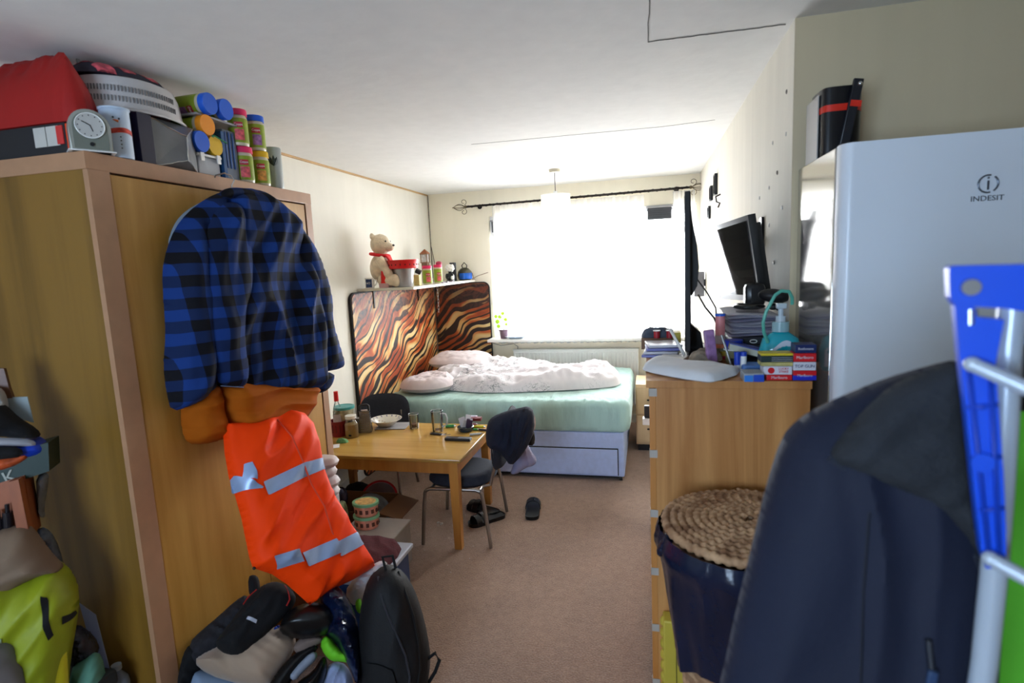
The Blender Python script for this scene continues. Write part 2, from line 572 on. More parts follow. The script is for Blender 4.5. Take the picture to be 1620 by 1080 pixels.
# back wall with the wide window opening
WX0, WX1, WZ0, WZ1 = -1.62, 0.47, 0.915, 2.20
w = MB()
w.bb(LX, RX, BY, BY + .12, 0, WZ0); w.bb(LX, RX, BY, BY + .12, WZ1, CZ)
w.bb(LX, WX0, BY, BY + .12, WZ0, WZ1); w.bb(WX1, RX, BY, BY + .12, WZ0, WZ1)
struct(w.build('wall_back', wall_mat('back_wall_paint', (246, 238, 216), .03)))
# rear wall behind the viewer, with a smaller window added as fill light
w = MB()
rx0, rx1, rz0, rz1 = -1.7, -.4, 1.0, 2.1
w.bb(LX, ER, RY - .1, RY, 0, rz0); w.bb(LX, ER, RY - .1, RY, rz1, CZ)
w.bb(LX, rx0, RY - .1, RY, rz0, rz1); w.bb(rx1, ER, RY - .1, RY, rz0, rz1)
struct(w.build('wall_rear', mWallJ))
def window(name, x0, x1, z0, z1, y, mull, t=.055, d=.06):
    w = struct(MB().bb(x0, x1, y - d / 2, y + d / 2, z0, z0 + t).bb(x0, x1, y - d / 2, y + d / 2, z1 - t, z1)
               .bb(x0, x0 + t, y - d / 2, y + d / 2, z0 + t, z1 - t).bb(x1 - t, x1, y - d / 2, y + d / 2, z0 + t, z1 - t).build(name, mPVC))
    for xm, za in mull:
        MB().bb(xm - .03, xm + .03, y - d / 2, y + d / 2, z0 + t, z1 - t).build('mullion', mPVC, w)
    MB().bb(x0 + t, x1 - t, y - .004, y + .004, z0 + t, z1 - t).build('window_pane', mPane, w)
    return w
w1 = window('window_1', WX0, WX1, WZ0, WZ1, BY + .07, [(-.92, 0), (-.25, 0)])
window('rear_window_added', rx0, rx1, rz0, rz1, RY - .05, [(-1.05, 0)])  # unseen window, put in to light the near side with bluish daylight
# top transoms with small dark vents
mVent = M('dark_vent', (70, 72, 76), .5)
MB().bb(-1.62, .47, BY + .02, BY + .045, 1.93, 1.98).build('transom', mPVC, w1)
mBrownLine = M('timber_bead', (196, 160, 112), .5, var=.1)
mWire = M('dark_cable', (45, 42, 40), .5)
mCrack = M('crack', (96, 92, 86), .9)
struct(MB().bb(LX, LX + .012, RY, BY, CZ - .014, CZ).build('trim_1', mBrownLine))
struct(MB().bb(WX0 - .03, WX1, BY - .20, BY + .035, WZ0 - .03, WZ0, bev=.008).build('trim_2', mTrim))
for nm, a in (('baseboard_left', (LX, LX + .015, RY, BY)), ('baseboard_back', (LX, RX, BY - .015, BY)), ('baseboard_right', (RX - .015, RX, JY, BY)), ('baseboard_alcove', (RX + .1, ER, JY - .015, JY)), ('baseboard_rear', (LX, ER, RY, RY + .015))):
    struct(MB().bb(*a, 0, .09, bev=.004).build(nm, mTrim))
# crack lines in the ceiling plaster
def crack(name, pts, r=.0022):
    q = []
    for a, b_ in zip(pts, pts[1:]):
        for k in range(14):
            t = k / 14
            q.append((a[0] + (b_[0] - a[0]) * t + random.uniform(-.003, .003), a[1] + (b_[1] - a[1]) * t + random.uniform(-.003, .003), CZ - .0005))
    struct(MB().tube(q, r, 5).build(name, mCrack))
crack('trim_3', [(.013, 1.1), (.014, 2.252), (.25, 2.256), (.50, 2.262)])
crack('trim_4', [(-1.1, 3.62), (.1, 3.66), (.42, 3.62)], .0012)
# cable running down the back left corner
c = MB().tube([(LX + .02, BY - .02, z) for z in np.linspace(2.46, 1.58, 12)], .004, 6)
tag(c.build('corner_cable', mWire), 'thin dark cable running down the corner where the cream walls meet', 'cable')

# ================================================================== WINDOW DRESSING
mIron = M('black_iron', (44, 38, 34), .45, .7)
mIronB = M('bronze_iron', (112, 98, 74), .4, .7)
t = thing('curtain_rod', 'dark iron curtain rod with scrolled cage finials above the window', 'curtain rod', (-.7, BY - .09, 2.31))
a, b_ = Vector((-1.83, BY - .09, 2.305)), Vector((.40, BY - .09, 2.335))
MB().cyl(a, b_, .011, seg=12).build('rod', mIron, t)
MB().tube([a + (b_ - a) * k / 200 + Vector((0, .0125 * math.cos(k * .9), .0125 * math.sin(k * .9))) for k in range(201)], .003, 6).build('twist', mIron, t)
for e, s_ in ((a, -1), (b_, 1)):
    f = MB()
    f.ball(e + Vector((s_ * .008, 0, 0)), .016)
    for k in range(5):
        an = 2 * PI * k / 5
        f.tube([e + Vector((s_ * (.015 + .13 * q), .034 * math.sin(PI * q) * math.cos(an), .034 * math.sin(PI * q) * math.sin(an))) for q in np.linspace(0, 1, 10)], .0032, 6)
    f.ball(e + Vector((s_ * .15, 0, 0)), .006)
    for dz in (-1, 1):
        f.tube([e + Vector((s_ * .03 + math.cos(an) * .03 * (1 - an / 9), 0, dz * (.05 + math.sin(an) * .028 * (1 - an / 9)))) for an in np.linspace(-1.4, 5, 18)], .003, 6)
    f.build('finial', mIronB, t)
    MB().cyl(e + Vector((-s_ * .12, 0, 0)), e + Vector((-s_ * .12, .088, 0)), .006, seg=8).cyl(e + Vector((-s_ * .12, .08, 0)), e + Vector((-s_ * .12, .089, 0)), .025, seg=16).build('bracket', mIron, t)
# sheer curtain, gathered on the rod
def curtain(name, x0, x1, z0, z1, y, waves, label, grp=None):
    mb = MB(); nu, nv = int(waves * 10), 14
    g = []
    for i in range(nu + 1):
        u = i / nu; col = []
        for j in range(nv + 1):
            v = j / nv
            am = .012 + .02 * v
            x = x0 + (x1 - x0) * u + .006 * math.sin(u * waves * 4 * PI + 1)
            col.append(mb.bm.verts.new((x, y + am * math.sin(u * waves * 2 * PI + .5 * math.sin(v * 3 + u * 5)), z1 + (z0 - z1) * v)))
        g.append(col)
    for i in range(nu):
        for j in range(nv):
            f = mb.bm.faces.new((g[i][j], g[i + 1][j], g[i + 1][j + 1], g[i][j + 1])); f.smooth = True
    o = mb.build(name, mSheer)
    return tag(o, label, 'curtain', grp)
curtain('sheer_curtain', -1.56, -.03, .86, 2.30, BY - .09, 22, 'wide white sheer curtain hanging across the middle of the bright window')
curtain('sheer_curtain', .24, .44, .86, 2.31, BY - .09, 5, 'narrow white sheer curtain bunched at the right end of the rod')
# vents
def vent(x0, x1, z0, z1, lab):
    y = BY - .0
    t = thing('window_vent', lab, 'vent', ((x0 + x1) / 2, y, z0))
    MB().bb(x0, x1, y - .03, y + .03, z0, z1, bev=.004).build('vent_body', mVent, t)
    s = MB()
    for k in range(4): s.bb(x0 + .006, x1 - .006, y - .034, y - .028, z0 + .02 + k * (z1 - z0 - .03) / 4, z0 + .026 + k * (z1 - z0 - .03) / 4)
    s.build('louvre', M('vent_louvre', (50, 52, 56), .5), t)
    MB().bb(x0 - .01, x1 + .03, y - .05, y + .03, z1, z1 + .018, bev=.003).build('vent_cap', M('vent_cap', (150, 148, 150), .4), t)
vent(-1.585, -1.54, 2.03, 2.14, 'small dark vent at the top left corner of the window')
vent(.005, .235, 2.06, 2.17, 'dark grey slatted vent box at the top right of the window')
c = thing('pull_cord', 'thin white pull cord hanging down the left side of the window', 'cord', (-1.555, BY - .045, 1.0))
MB().cyl((-1.555, BY - .045, 1.02), (-1.555, BY - .045, 2.03), .003, seg=6).build('cord', M('cord_white', (205, 203, 198), .6), c)
MB().lathe([(0, 0), (.01, .005), (.013, .03), (.004, .05), (0, .05)], (-1.555, BY - .045, 1.72), 10).build('cord_toggle', mTrim, c)

# pendant lamp
t = thing('pendant_lamp', 'pale paper cylinder pendant lamp hanging from the ceiling before the window', 'lamp', (-.76, 4.88, 1.95))
MB().cyl((-.76, 4.88, 2.445), (-.76, 4.88, CZ), .045, .05).build('ceiling_rose', M('rose_cream', (222, 214, 190), .5), t)
MB().cyl((-.76, 4.88, 2.28), (-.76, 4.88, 2.45), .003, seg=8).build('cord', mWire, t)
MB().cyl((-.76, 4.88, 2.2), (-.76, 4.88, 2.29), .018, seg=12).build('lamp_holder', mTrim, t)
MB().ball((-.76, 4.88, 2.16), (.03, .03, .045)).build('bulb', M('bulb_glass', (240, 238, 230), .2), t)
s = MB().lathe([(.125, 0), (.127, .08), (.125, .2)], (-.76, 4.88, 2.06), 32)
s.build('lamp_shade', mShade, t)
s = MB()
for z in (2.06, 2.26): s.tube([(-.76 + .127 * math.cos(a_), 4.88 + .127 * math.sin(a_), z) for a_ in np.linspace(0, 2 * PI, 33)[:-1]], .002, 6, closed=True)
for a_ in (0, PI / 2): s.cyl((-.76 - .126 * math.cos(a_), 4.88 - .126 * math.sin(a_), 2.26), (-.76 + .126 * math.cos(a_), 4.88 + .126 * math.sin(a_), 2.26), .0015, seg=6)
s.build('shade_frame', mTrim, t)

# radiator
mRad = M('radiator_white', (238, 238, 234), .35, var=.02)
t = thing('radiator', 'white panel radiator under the window behind the bed', 'radiator', (-.75, BY - .07, .18))
r = MB().bb(-1.40, -.10, BY - .085, BY - .03, .2, .78, bev=.008)
r.build('panel', mRad, t)
r = MB()
for k in range(38):
    x = -1.385 + k * .0345
    r.box((x, BY - .09, .49), (.017, .016, .53), bev=.006)
r.build('fluting', mRad, t)
MB().bb(-1.405, -.095, BY - .095, BY - .02, .78, .79).build('top_grille', mRad, t)
MB().cyl((-1.43, BY - .06, 0), (-1.43, BY - .06, .24), .008, seg=10).cyl((-1.43, BY - .06, .24), (-1.40, BY - .06, .24), .01, seg=10).cyl((-1.43, BY - .06, .2), (-1.43, BY - .06, .3), .018, seg=12).build('valve', mTrim, t)
for x in (-1.2, -.3): MB().bb(x - .015, x + .015, BY - .03, BY, .3, .7).build('bracket', mRad, t)

# ================================================================== WARDROBE
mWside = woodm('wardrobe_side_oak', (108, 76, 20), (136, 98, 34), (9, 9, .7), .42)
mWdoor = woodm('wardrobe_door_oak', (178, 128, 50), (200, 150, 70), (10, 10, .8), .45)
mWfr = M('wardrobe_frame_edge', (176, 132, 98), .45, var=.05, scale=20)
mGap = M('dark_gap', (40, 26, 14), .8)
WF, WY0, WY1, WT = -1.70, 1.452, 2.662, 2.095
t = thing('wardrobe', 'tall oak effect two door wardrobe standing against the left wall', 'wardrobe', (-2.0, 2.05, 0))
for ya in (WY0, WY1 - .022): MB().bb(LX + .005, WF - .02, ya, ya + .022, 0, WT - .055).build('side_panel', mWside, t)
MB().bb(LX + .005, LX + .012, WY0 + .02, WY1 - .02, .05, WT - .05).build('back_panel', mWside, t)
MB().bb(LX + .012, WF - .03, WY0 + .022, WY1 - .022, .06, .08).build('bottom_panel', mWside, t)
MB().bb(LX + .005, WF, WY0 - .004, WY1 + .004, WT - .055, WT, bev=.002).build('top_panel', mWfr, t)
c = MB()
c.bb(WF - .02, WF, WY0, WY0 + .075, 0, WT - .055); c.bb(WF - .02, WF, WY1 - .05, WY1, 0, WT - .055); c.bb(WF - .02, WF, WY0 + .075, WY1 - .05, 0, .06)
c.build('front_frame', mWfr, t)
ym = (WY0 + WY1) / 2 + .01
MB().bb(WF - .045, WF - .025, WY0 + .07, WY1 - .04, .05, WT - .056).build('door_recess', mGap, t)
for (y0, y1, hy) in ((WY0 + .078, ym - .002, ym - .04), (ym + .002, WY1 - .058, ym + .04)):
    d = MB().bb(WF - .022, WF - .003, y0, y1, .063, WT - .062, bev=.0015).build('door', mWdoor, t)
    MB().cyl((WF - .003, hy, 1.05), (WF + .018, hy, 1.05), .006, .006, 12).ball((WF + .022, hy, 1.05), .012).build('knob', M('knob_steel', (170, 168, 164), .3, .9), d)

# ================================================================== BED
mDivan = M('divan_fabric', (178, 194, 232), .85, var=.05, scale=30, bump=.2, bscale=200)
mDivanSide = M('divan_side', (196, 196, 200), .85, var=.04)
mSheet = M('mint_sheet', (172, 208, 200), .8, var=.05, scale=4, sheen=.3, bump=.9, bscale=5, stretch=(3.5, .9, 1.2))
mBlack = M('black_plastic', (26, 26, 28), .5)
BX0, BX1, BY0, BY1 = -2.19, -.19, 4.17, 5.60
t = thing('divan_bed', 'double divan bed with mint green fitted sheet and drawer base', 'bed', (-1.2, 4.9, 0))
MB().bb(BX0, BX1, BY0, BY1, .035, .385, bev=.012).build('divan_base', mDivan, t)
MB().bb(BX0 + .02, BX1 - .02, BY0 + .02, BY1 - .02, .02, .04).build('base_underside', mBlack, t)
for (x0, x1) in ((-2.12, -1.24), (-1.20, -.24)):
    d = MB().bb(x0, x1, BY0 - .012, BY0 + .004, .05, .255, bev=.004).build('drawer', mDivan, t)
    MB().bb(x0 - .004, x1 + .004, BY0 - .009, BY0 + .0, .255, .262).bb(x1 + .0, x1 + .006, BY0 - .009, BY0 + .0, .05, .26).build('drawer_trim', mBlack, d)
    if x0 < -2: MB().bb(x0 + .3, x0 + .5, BY0 - .02, BY0 - .011, .14, .16, bev=.003).build('handle', mBlack, d)
for x in (BX0 + .08, -1.2, BX1 - .03):
    for y in (BY0 + .03, BY1 - .06):
        MB().cyl((x - .012, y, .022), (x + .012, y, .022), .022, seg=14).cyl((x, y, .03), (x, y, .045), .012).build('castor', mBlack, t)
def mattress():
    mb = MB()
    x0, x1, y0, y1, z0, z1 = BX0 + .0, BX1 + .05, BY0 - .015, BY1, .385, .628
    nx, ny = 90, 60
    # rounded slab made of a wrapped grid: profile from lower front edge over the top
    def sup(u, v):
        return u, v
    R = .055
    def ring_pts(inset, n):   # rounded rectangle outline
        pts = []
        r = .10
        corners = [(x1 - r, y1 - r, 0), (x0 + r, y1 - r, PI / 2), (x0 + r, y0 + r, PI), (x1 - r, y0 + r, 1.5 * PI)]
        per = []
        for cx, cy, a0 in corners:
            for k in range(9):
                a_ = a0 + k * PI / 16
                per.append((cx + (r - inset) * math.cos(a_), cy + (r - inset) * math.sin(a_)))
        # resample
        out = []
        m_ = len(per)
        L_ = [0]
        for i in range(m_): L_.append(L_[-1] + math.dist(per[i], per[(i + 1) % m_]))
        for k in range(n):
            s_ = L_[-1] * k / n
            i = max(j for j in range(m_) if L_[j] <= s_)
            f_ = (s_ - L_[i]) / max(1e-9, L_[i + 1] - L_[i])
            a_, b2 = per[i], per[(i + 1) % m_]
            out.append((a_[0] + (b2[0] - a_[0]) * f_, a_[1] + (b2[1] - a_[1]) * f_))
        return out
    n = 420
    prof = [(.03, z0), (.008, z0 + .015), (0, z0 + .05), (0, z0 + .10), (.0, z0 + .15), (.004, z1 - .05), (.014, z1 - .025), (.032, z1 - .008), (.06, z1 - .001), (.099, z1)]
    rings = []
    for ins, z in prof:
        P = ring_pts(ins, n)
        row = []
        for k, p in enumerate(P):
            w_ = noise.noise(Vector((p[0] * 22, p[1] * 22, z * 3))) + .5 * noise.noise(Vector((p[0] * 55, p[1] * 55, z * 8)))
            amp = .017 if z > z0 + .12 else .005
            row.append(mb.bm.verts.new((p[0], p[1] + amp * w_ * .7, z + amp * w_ * (1 if z > z0 + .14 else 0))))
        rings.append(row)
    for a_, b2 in zip(rings, rings[1:]):
        for i in range(n):
            j = (i + 1) % n
            f = mb.bm.faces.new((a_[i], a_[j], b2[j], b2[i])); f.smooth = True
    # top fill: rows shrinking to the centre
    cx, cy = (x0 + x1) / 2, (y0 + y1) / 2
    last = rings[-1]
    for s_ in (.93, .86, .78, .68, .55, .4, .22):
        row = []
        for v in rings[-1]:
            x = cx + (v.co.x - cx) * s_; y = cy + (v.co.y - cy) * s_
            w_ = noise.noise(Vector((x * 6, y * 3.2, 2.2))) * .5 + abs(noise.noise(Vector((x * 9, y * 2.5, 7)))) * -.9
            row.append(mb.bm.verts.new((x, y, z1 + .004 + .016 * w_)))
        for i in range(n):
            j = (i + 1) % n
            f = mb.bm.faces.new((last[i], last[j], row[j], row[i])); f.smooth = True
        last = row
    f = mb.bm.faces.new(last)
    return mb
MTR = mattress().build('mattress', mSheet, t)

# bedding
m, nt, b, N, L = nodes_of('floral_cotton')
tc = N.new('ShaderNodeTexCoord')
v1 = N.new('ShaderNodeTexNoise'); v1.inputs['Scale'].default_value = 10; v1.inputs['Detail'].default_value = 5; v1.inputs['Distortion'].default_value = 2.5
v2 = N.new('ShaderNodeTexNoise'); v2.inputs['Scale'].default_value = 3.2; v2.inputs['Detail'].default_value = 1
for x in (v1, v2): L.new(tc.outputs['Object'], x.inputs['Vector'])
rp = N.new('ShaderNodeValToRGB')
e = rp.color_ramp.elements
e[0].position = 0; e[0].color = lin((232, 226, 228)); e[1].position = 1; e[1].color = lin((232, 226, 228))
for p_, c_ in ((.475, (232, 226, 228)), (.5, (110, 120, 122)), (.52, (232, 226, 228)), (.62, (232, 226, 228)), (.65, (176, 168, 176)), (.7, (232, 226, 228))):
    x = e.new(p_); x.color = lin(c_)
r2 = N.new('ShaderNodeValToRGB'); r2.color_ramp.elements[0].position = .42; r2.color_ramp.elements[1].position = .56
mx = N.new('ShaderNodeMix'); mx.data_type = 'RGBA'; mx.inputs['B'].default_value = lin((228, 222, 224)); 
L.new(v1.outputs['Fac'], rp.inputs[0]); L.new(v2.outputs['Fac'], r2.inputs[0]); L.new(r2.outputs[0], mx.inputs['Factor']); L.new(rp.outputs[0], mx.inputs['A']); L.new(mx.outputs['Result'], b.inputs['Base Color'])
b.inputs['Roughness'].default_value = .85
mFloral = m
mPillow = M('pillow_cotton', (214, 200, 200), .85, var=.05, scale=5)
def crumple(seed, amp, f=9):
    def fn(u, v):
        a = noise.noise(Vector((u * f, v * f * 1.1, seed))); b2 = noise.noise(Vector((u * f * 2.3, v * f * 2.6, seed + 4)))
        c_ = noise.noise(Vector((u * f * .4, v * f * .5, seed + 8)))
        return amp * (c_ * 1.2 + (1 - 2.6 * abs(a)) * .45 + (1 - 2.4 * abs(b2)) * .28)
    return fn
duvet = Cloth([(-1.98, 4.78), (-1.8, 4.5), (-1.55, 4.40), (-1.3, 4.36), (-.95, 4.42), (-.6, 4.5), (-.36, 4.58), (-.24, 4.68), (-.23, 4.9), (-.30, 5.15), (-.5, 5.3), (-.9, 5.34), (-1.3, 5.36), (-1.6, 5.46), (-1.85, 5.42), (-1.98, 5.2)],
              floor_place(.640), .105, .09, crumple(3, .055, 9), back=.0, n=120, smooth=2)
tag(duvet.mb().build('duvet', mFloral), 'rumpled white duvet with grey floral pattern spread over the mint sheet', 'duvet')
pl = Cloth([(-2.12, 4.35), (-1.95, 4.22), (-1.72, 4.26), (-1.62, 4.42), (-1.66, 4.62), (-1.85, 4.80), (-2.08, 4.74)], floor_place(.69), .065, .25, crumple(8, .022), back=.75, n=40, smooth=2)
tag(pl.mb().build('pillow', mPillow), 'pale pink pillow sticking out from the duvet at the near corner of the bed', 'pillow')
pl = Cloth([(-2.14, 5.05), (-1.9, 4.96), (-1.6, 5.0), (-1.50, 5.2), (-1.55, 5.48), (-1.9, 5.54), (-2.14, 5.48)], floor_place(.765), .07, .35, crumple(5, .02), back=.9, n=40, smooth=2)
tag(pl.mb().build('pillow', M('pillow_pale', (226, 214, 214), .85)), 'pale pillow heaped at the back corner against the tiger print boards', 'pillow')

# tiger print boards
m, nt, b, N, L = nodes_of('tiger_print')
tc = N.new('ShaderNodeTexCoord')
sp = N.new('ShaderNodeSeparateXYZ'); L.new(tc.outputs['Object'], sp.inputs[0])
al = N.new('ShaderNodeMath'); al.operation = 'ADD'; L.new(sp.outputs['X'], al.inputs[0]); L.new(sp.outputs['Y'], al.inputs[1])   # distance along the boards
cm = N.new('ShaderNodeCombineXYZ'); L.new(al.outputs[0], cm.inputs['X']); L.new(sp.outputs['Z'], cm.inputs['Y'])
# large slow warp bends the stripes, then they are stretched along a rising diagonal
wn = N.new('ShaderNodeTexNoise'); wn.inputs['Scale'].default_value = 1.7; wn.inputs['Detail'].default_value = 1.0; L.new(cm.outputs[0], wn.inputs['Vector'])
va1 = N.new('ShaderNodeVectorMath'); va1.operation = 'MULTIPLY_ADD'; va1.inputs[1].default_value = (.42, .42, 0)
L.new(wn.outputs['Color'], va1.inputs[0]); L.new(cm.outputs[0], va1.inputs[2])
wn2 = N.new('ShaderNodeTexNoise'); wn2.inputs['Scale'].default_value = 6; wn2.inputs['Detail'].default_value = 1.0; L.new(cm.outputs[0], wn2.inputs['Vector'])
va2 = N.new('ShaderNodeVectorMath'); va2.operation = 'MULTIPLY_ADD'; va2.inputs[1].default_value = (.05, .05, 0)
L.new(wn2.outputs['Color'], va2.inputs[0]); L.new(va1.outputs[0], va2.inputs[2])
mp0 = N.new('ShaderNodeMapping'); mp0.inputs['Rotation'].default_value = (0, 0, -.55); L.new(va2.outputs[0], mp0.inputs['Vector'])
mp = N.new('ShaderNodeMapping'); mp.inputs['Scale'].default_value = (2.0, 12.5, 1); L.new(mp0.outputs[0], mp.inputs['Vector'])
wv = N.new('ShaderNodeTexNoise'); wv.inputs['Scale'].default_value = .9; wv.inputs['Detail'].default_value = 1.0; wv.inputs['Roughness'].default_value = .4
L.new(mp.outputs[0], wv.inputs['Vector'])
sp2 = N.new('ShaderNodeSeparateXYZ'); L.new(mp0.outputs[0], sp2.inputs[0])
wa = N.new('ShaderNodeMath'); wa.operation = 'MULTIPLY'; wa.inputs[1].default_value = 13.0; L.new(wv.outputs['Fac'], wa.inputs[0])
wb = N.new('ShaderNodeMath'); wb.operation = 'MULTIPLY_ADD'; wb.inputs[1].default_value = 88.0; L.new(sp2.outputs['Y'], wb.inputs[0]); L.new(wa.outputs[0], wb.inputs[2])
ws = N.new('ShaderNodeMath'); ws.operation = 'SINE'; L.new(wb.outputs[0], ws.inputs[0])
r1 = N.new('ShaderNodeValToRGB'); e = r1.color_ramp.elements
e[0].position = .22; e[0].color = (0, 0, 0, 1); e[1].position = .34; e[1].color = (1, 1, 1, 1)
wr = N.new('ShaderNodeMapRange'); wr.inputs['From Min'].default_value = -1; L.new(ws.outputs[0], wr.inputs[0]); L.new(wr.outputs[0], r1.inputs[0])
mp3 = N.new('ShaderNodeMapping'); mp3.inputs['Scale'].default_value = (1.4, 4.5, 1); L.new(mp0.outputs[0], mp3.inputs['Vector'])
nz = N.new('ShaderNodeTexNoise'); nz.inputs['Scale'].default_value = 1.8; nz.inputs['Detail'].default_value = 2.0
L.new(mp3.outputs[0], nz.inputs['Vector'])
r2 = N.new('ShaderNodeValToRGB'); e = r2.color_ramp.elements
e[0].position = .40; e[0].color = lin((170, 72, 28)); e[1].position = .66; e[1].color = lin((246, 220, 160))
x = e.new(.48); x.color = lin((206, 98, 34)); x = e.new(.56); x.color = lin((238, 190, 116))
L.new(nz.outputs['Fac'], r2.inputs[0])
mx = N.new('ShaderNodeMix'); mx.data_type = 'RGBA'; mx.inputs['A'].default_value = lin((38, 22, 20))
L.new(r1.outputs[0], mx.inputs['Factor']); L.new(r2.outputs[0], mx.inputs['B'])
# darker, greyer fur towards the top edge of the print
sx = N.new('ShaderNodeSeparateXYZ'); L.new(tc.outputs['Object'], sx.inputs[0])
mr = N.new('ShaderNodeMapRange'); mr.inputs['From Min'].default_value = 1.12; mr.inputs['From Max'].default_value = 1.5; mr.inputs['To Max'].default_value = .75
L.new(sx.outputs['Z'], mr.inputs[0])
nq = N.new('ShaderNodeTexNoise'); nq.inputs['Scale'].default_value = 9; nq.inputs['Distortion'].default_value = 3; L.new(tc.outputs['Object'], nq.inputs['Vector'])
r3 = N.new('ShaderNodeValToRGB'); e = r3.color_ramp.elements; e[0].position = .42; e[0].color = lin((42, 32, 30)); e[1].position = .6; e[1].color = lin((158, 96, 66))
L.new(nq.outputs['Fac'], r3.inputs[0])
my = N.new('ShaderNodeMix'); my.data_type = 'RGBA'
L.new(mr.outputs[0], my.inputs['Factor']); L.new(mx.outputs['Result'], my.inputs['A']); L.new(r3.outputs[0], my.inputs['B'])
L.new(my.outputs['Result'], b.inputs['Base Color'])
b.inputs['Roughness'].default_value = .55
mTiger = m
mTigerShade = mTiger.copy(); mTigerShade.name = 'tiger_print_backlit_shade'      # backlit shade of the second board painted in: wider black bands, browner colours
for nd in mTigerShade.node_tree.nodes:
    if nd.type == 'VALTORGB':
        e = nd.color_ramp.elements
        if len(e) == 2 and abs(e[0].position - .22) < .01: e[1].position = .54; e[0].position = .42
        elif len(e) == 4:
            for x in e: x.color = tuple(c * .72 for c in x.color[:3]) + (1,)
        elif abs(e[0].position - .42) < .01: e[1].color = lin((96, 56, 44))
def round_rect(x0, x1, z0, z1, r, n=8):
    P = []
    for cx, cz, a0 in ((x1 - r, z1 - r, 0), (x0 + r, z1 - r, PI / 2), (x0 + r, z0 + r, PI), (x1 - r, z0 + r, 1.5 * PI)):
        for k in range(n + 1):
            a_ = a0 + k * PI / 2 / n
            P.append((cx + r * math.cos(a_), cz + r * math.sin(a_)))
    return P
mFoam = M('board_edge_black', (24, 20, 20), .7)
t = thing('tiger_board', 'tiger print padded board standing along the left wall behind the bed', 'headboard', (LX + .02, 4.88, 0))
Tl = Matrix(((0, 1, 0, LX + .004), (1, 0, 0, 0), (0, 0, 1, 0), (0, 0, 0, 1)))
o = MB().prism(round_rect(3.985, 5.76, .0, 1.52, .07), .022, Tl).build('board', mFoam, t)
MB().prism(round_rect(3.997, 5.75, .012, 1.508, .06), .004, Matrix.Translation((.0225, 0, 0)) @ Tl).build('tiger_cover', mTiger, t)
t = thing('tiger_board', 'tiger print board with backlit shade painted in, standing against the wall left of the window', 'headboard', (-1.95, BY - .03, 0))
o = MB().prism(round_rect(-2.26, -1.64, .0, 1.52, .07), .022, Matrix.Translation((0, BY - .045, 0))).build('board', mFoam, t)
MB().prism(round_rect(-2.255, -1.65, .012, 1.508, .06), .004, Matrix.Translation((0, BY - .0495, 0))).build('tiger_cover', mTigerShade, t)

# shelf over the boards
mShelf = M('white_laminate', (226, 222, 206), .4, var=.02)
t = thing('wall_shelf', 'white laminate shelf board above the tiger print boards', 'shelf', (-2.03, 4.95, 1.525))
MB().bb(LX + .002, -1.80, 4.14, 5.78, 1.525, 1.545, bev=.001).build('shelf_board', mShelf, t)
for y in (4.35, 5.3):
    MB().bb(LX + .028, LX + .038, y, y + .02, 1.37, 1.524).bb(LX + .028, -1.98, y, y + .02, 1.516, 1.524).build('bracket', mIron, t)
c = thing('chain', 'silver chain hanging from the shelf down the board corner', 'chain', (-2.2, 5.66, 1.2))
s = MB()
for k in range(9):
    z = 1.51 - k * .035
    q = [(-2.19 + (.008 * math.cos(a_) if k % 2 else 0), 5.66 + (0 if k % 2 else .008 * math.cos(a_)), z + .02 * math.sin(a_)) for a_ in np.linspace(0, 2 * PI, 13)[:-1]]
    s.tube(q, .0032, 6, closed=True)
s.build('links', M('chrome', (220, 220, 222), .15, 1), c)

# ================================================================== TABLE
mTab = woodm('table_oak', (168, 128, 58), (188, 148, 76), (1.2, 14, 14), .22)
mTabL = woodm('table_leg_oak', (170, 112, 46), (192, 134, 62), (14, 14, 1.2), .35)
TZ = .57
t = thing('dining_table', 'low light oak table with square legs beside the wardrobe', 'table', (-1.66, 3.33, 0))
MB().bb(-2.24, -1.075, 2.965, 3.70, TZ - .022, TZ, bev=.005).build('tabletop', mTab, t)
MB().bb(-2.19, -1.13, 3.0, 3.018, TZ - .10, TZ - .022).bb(-2.19, -1.13, 3.647, 3.665, TZ - .10, TZ - .022).bb(-1.128, -1.11, 3.04, 3.63, TZ - .10, TZ - .022).bb(-2.205, -2.187, 3.04, 3.63, TZ - .10, TZ - .022).build('apron', mTabL, t)
for x in (-1.128, -2.187):
    for y in (3.01, 3.655):
        s = MB()
        r = bmesh.ops.create_cone(s.bm, cap_ends=True, segments=4, radius1=.022 * 1.414, radius2=.028 * 1.414, depth=TZ - .022, matrix=Matrix.Translation((x, y, (TZ - .022) / 2)) @ Matrix.Rotation(PI / 4, 4, 'Z'))
        s.build('leg', mTabL, t)

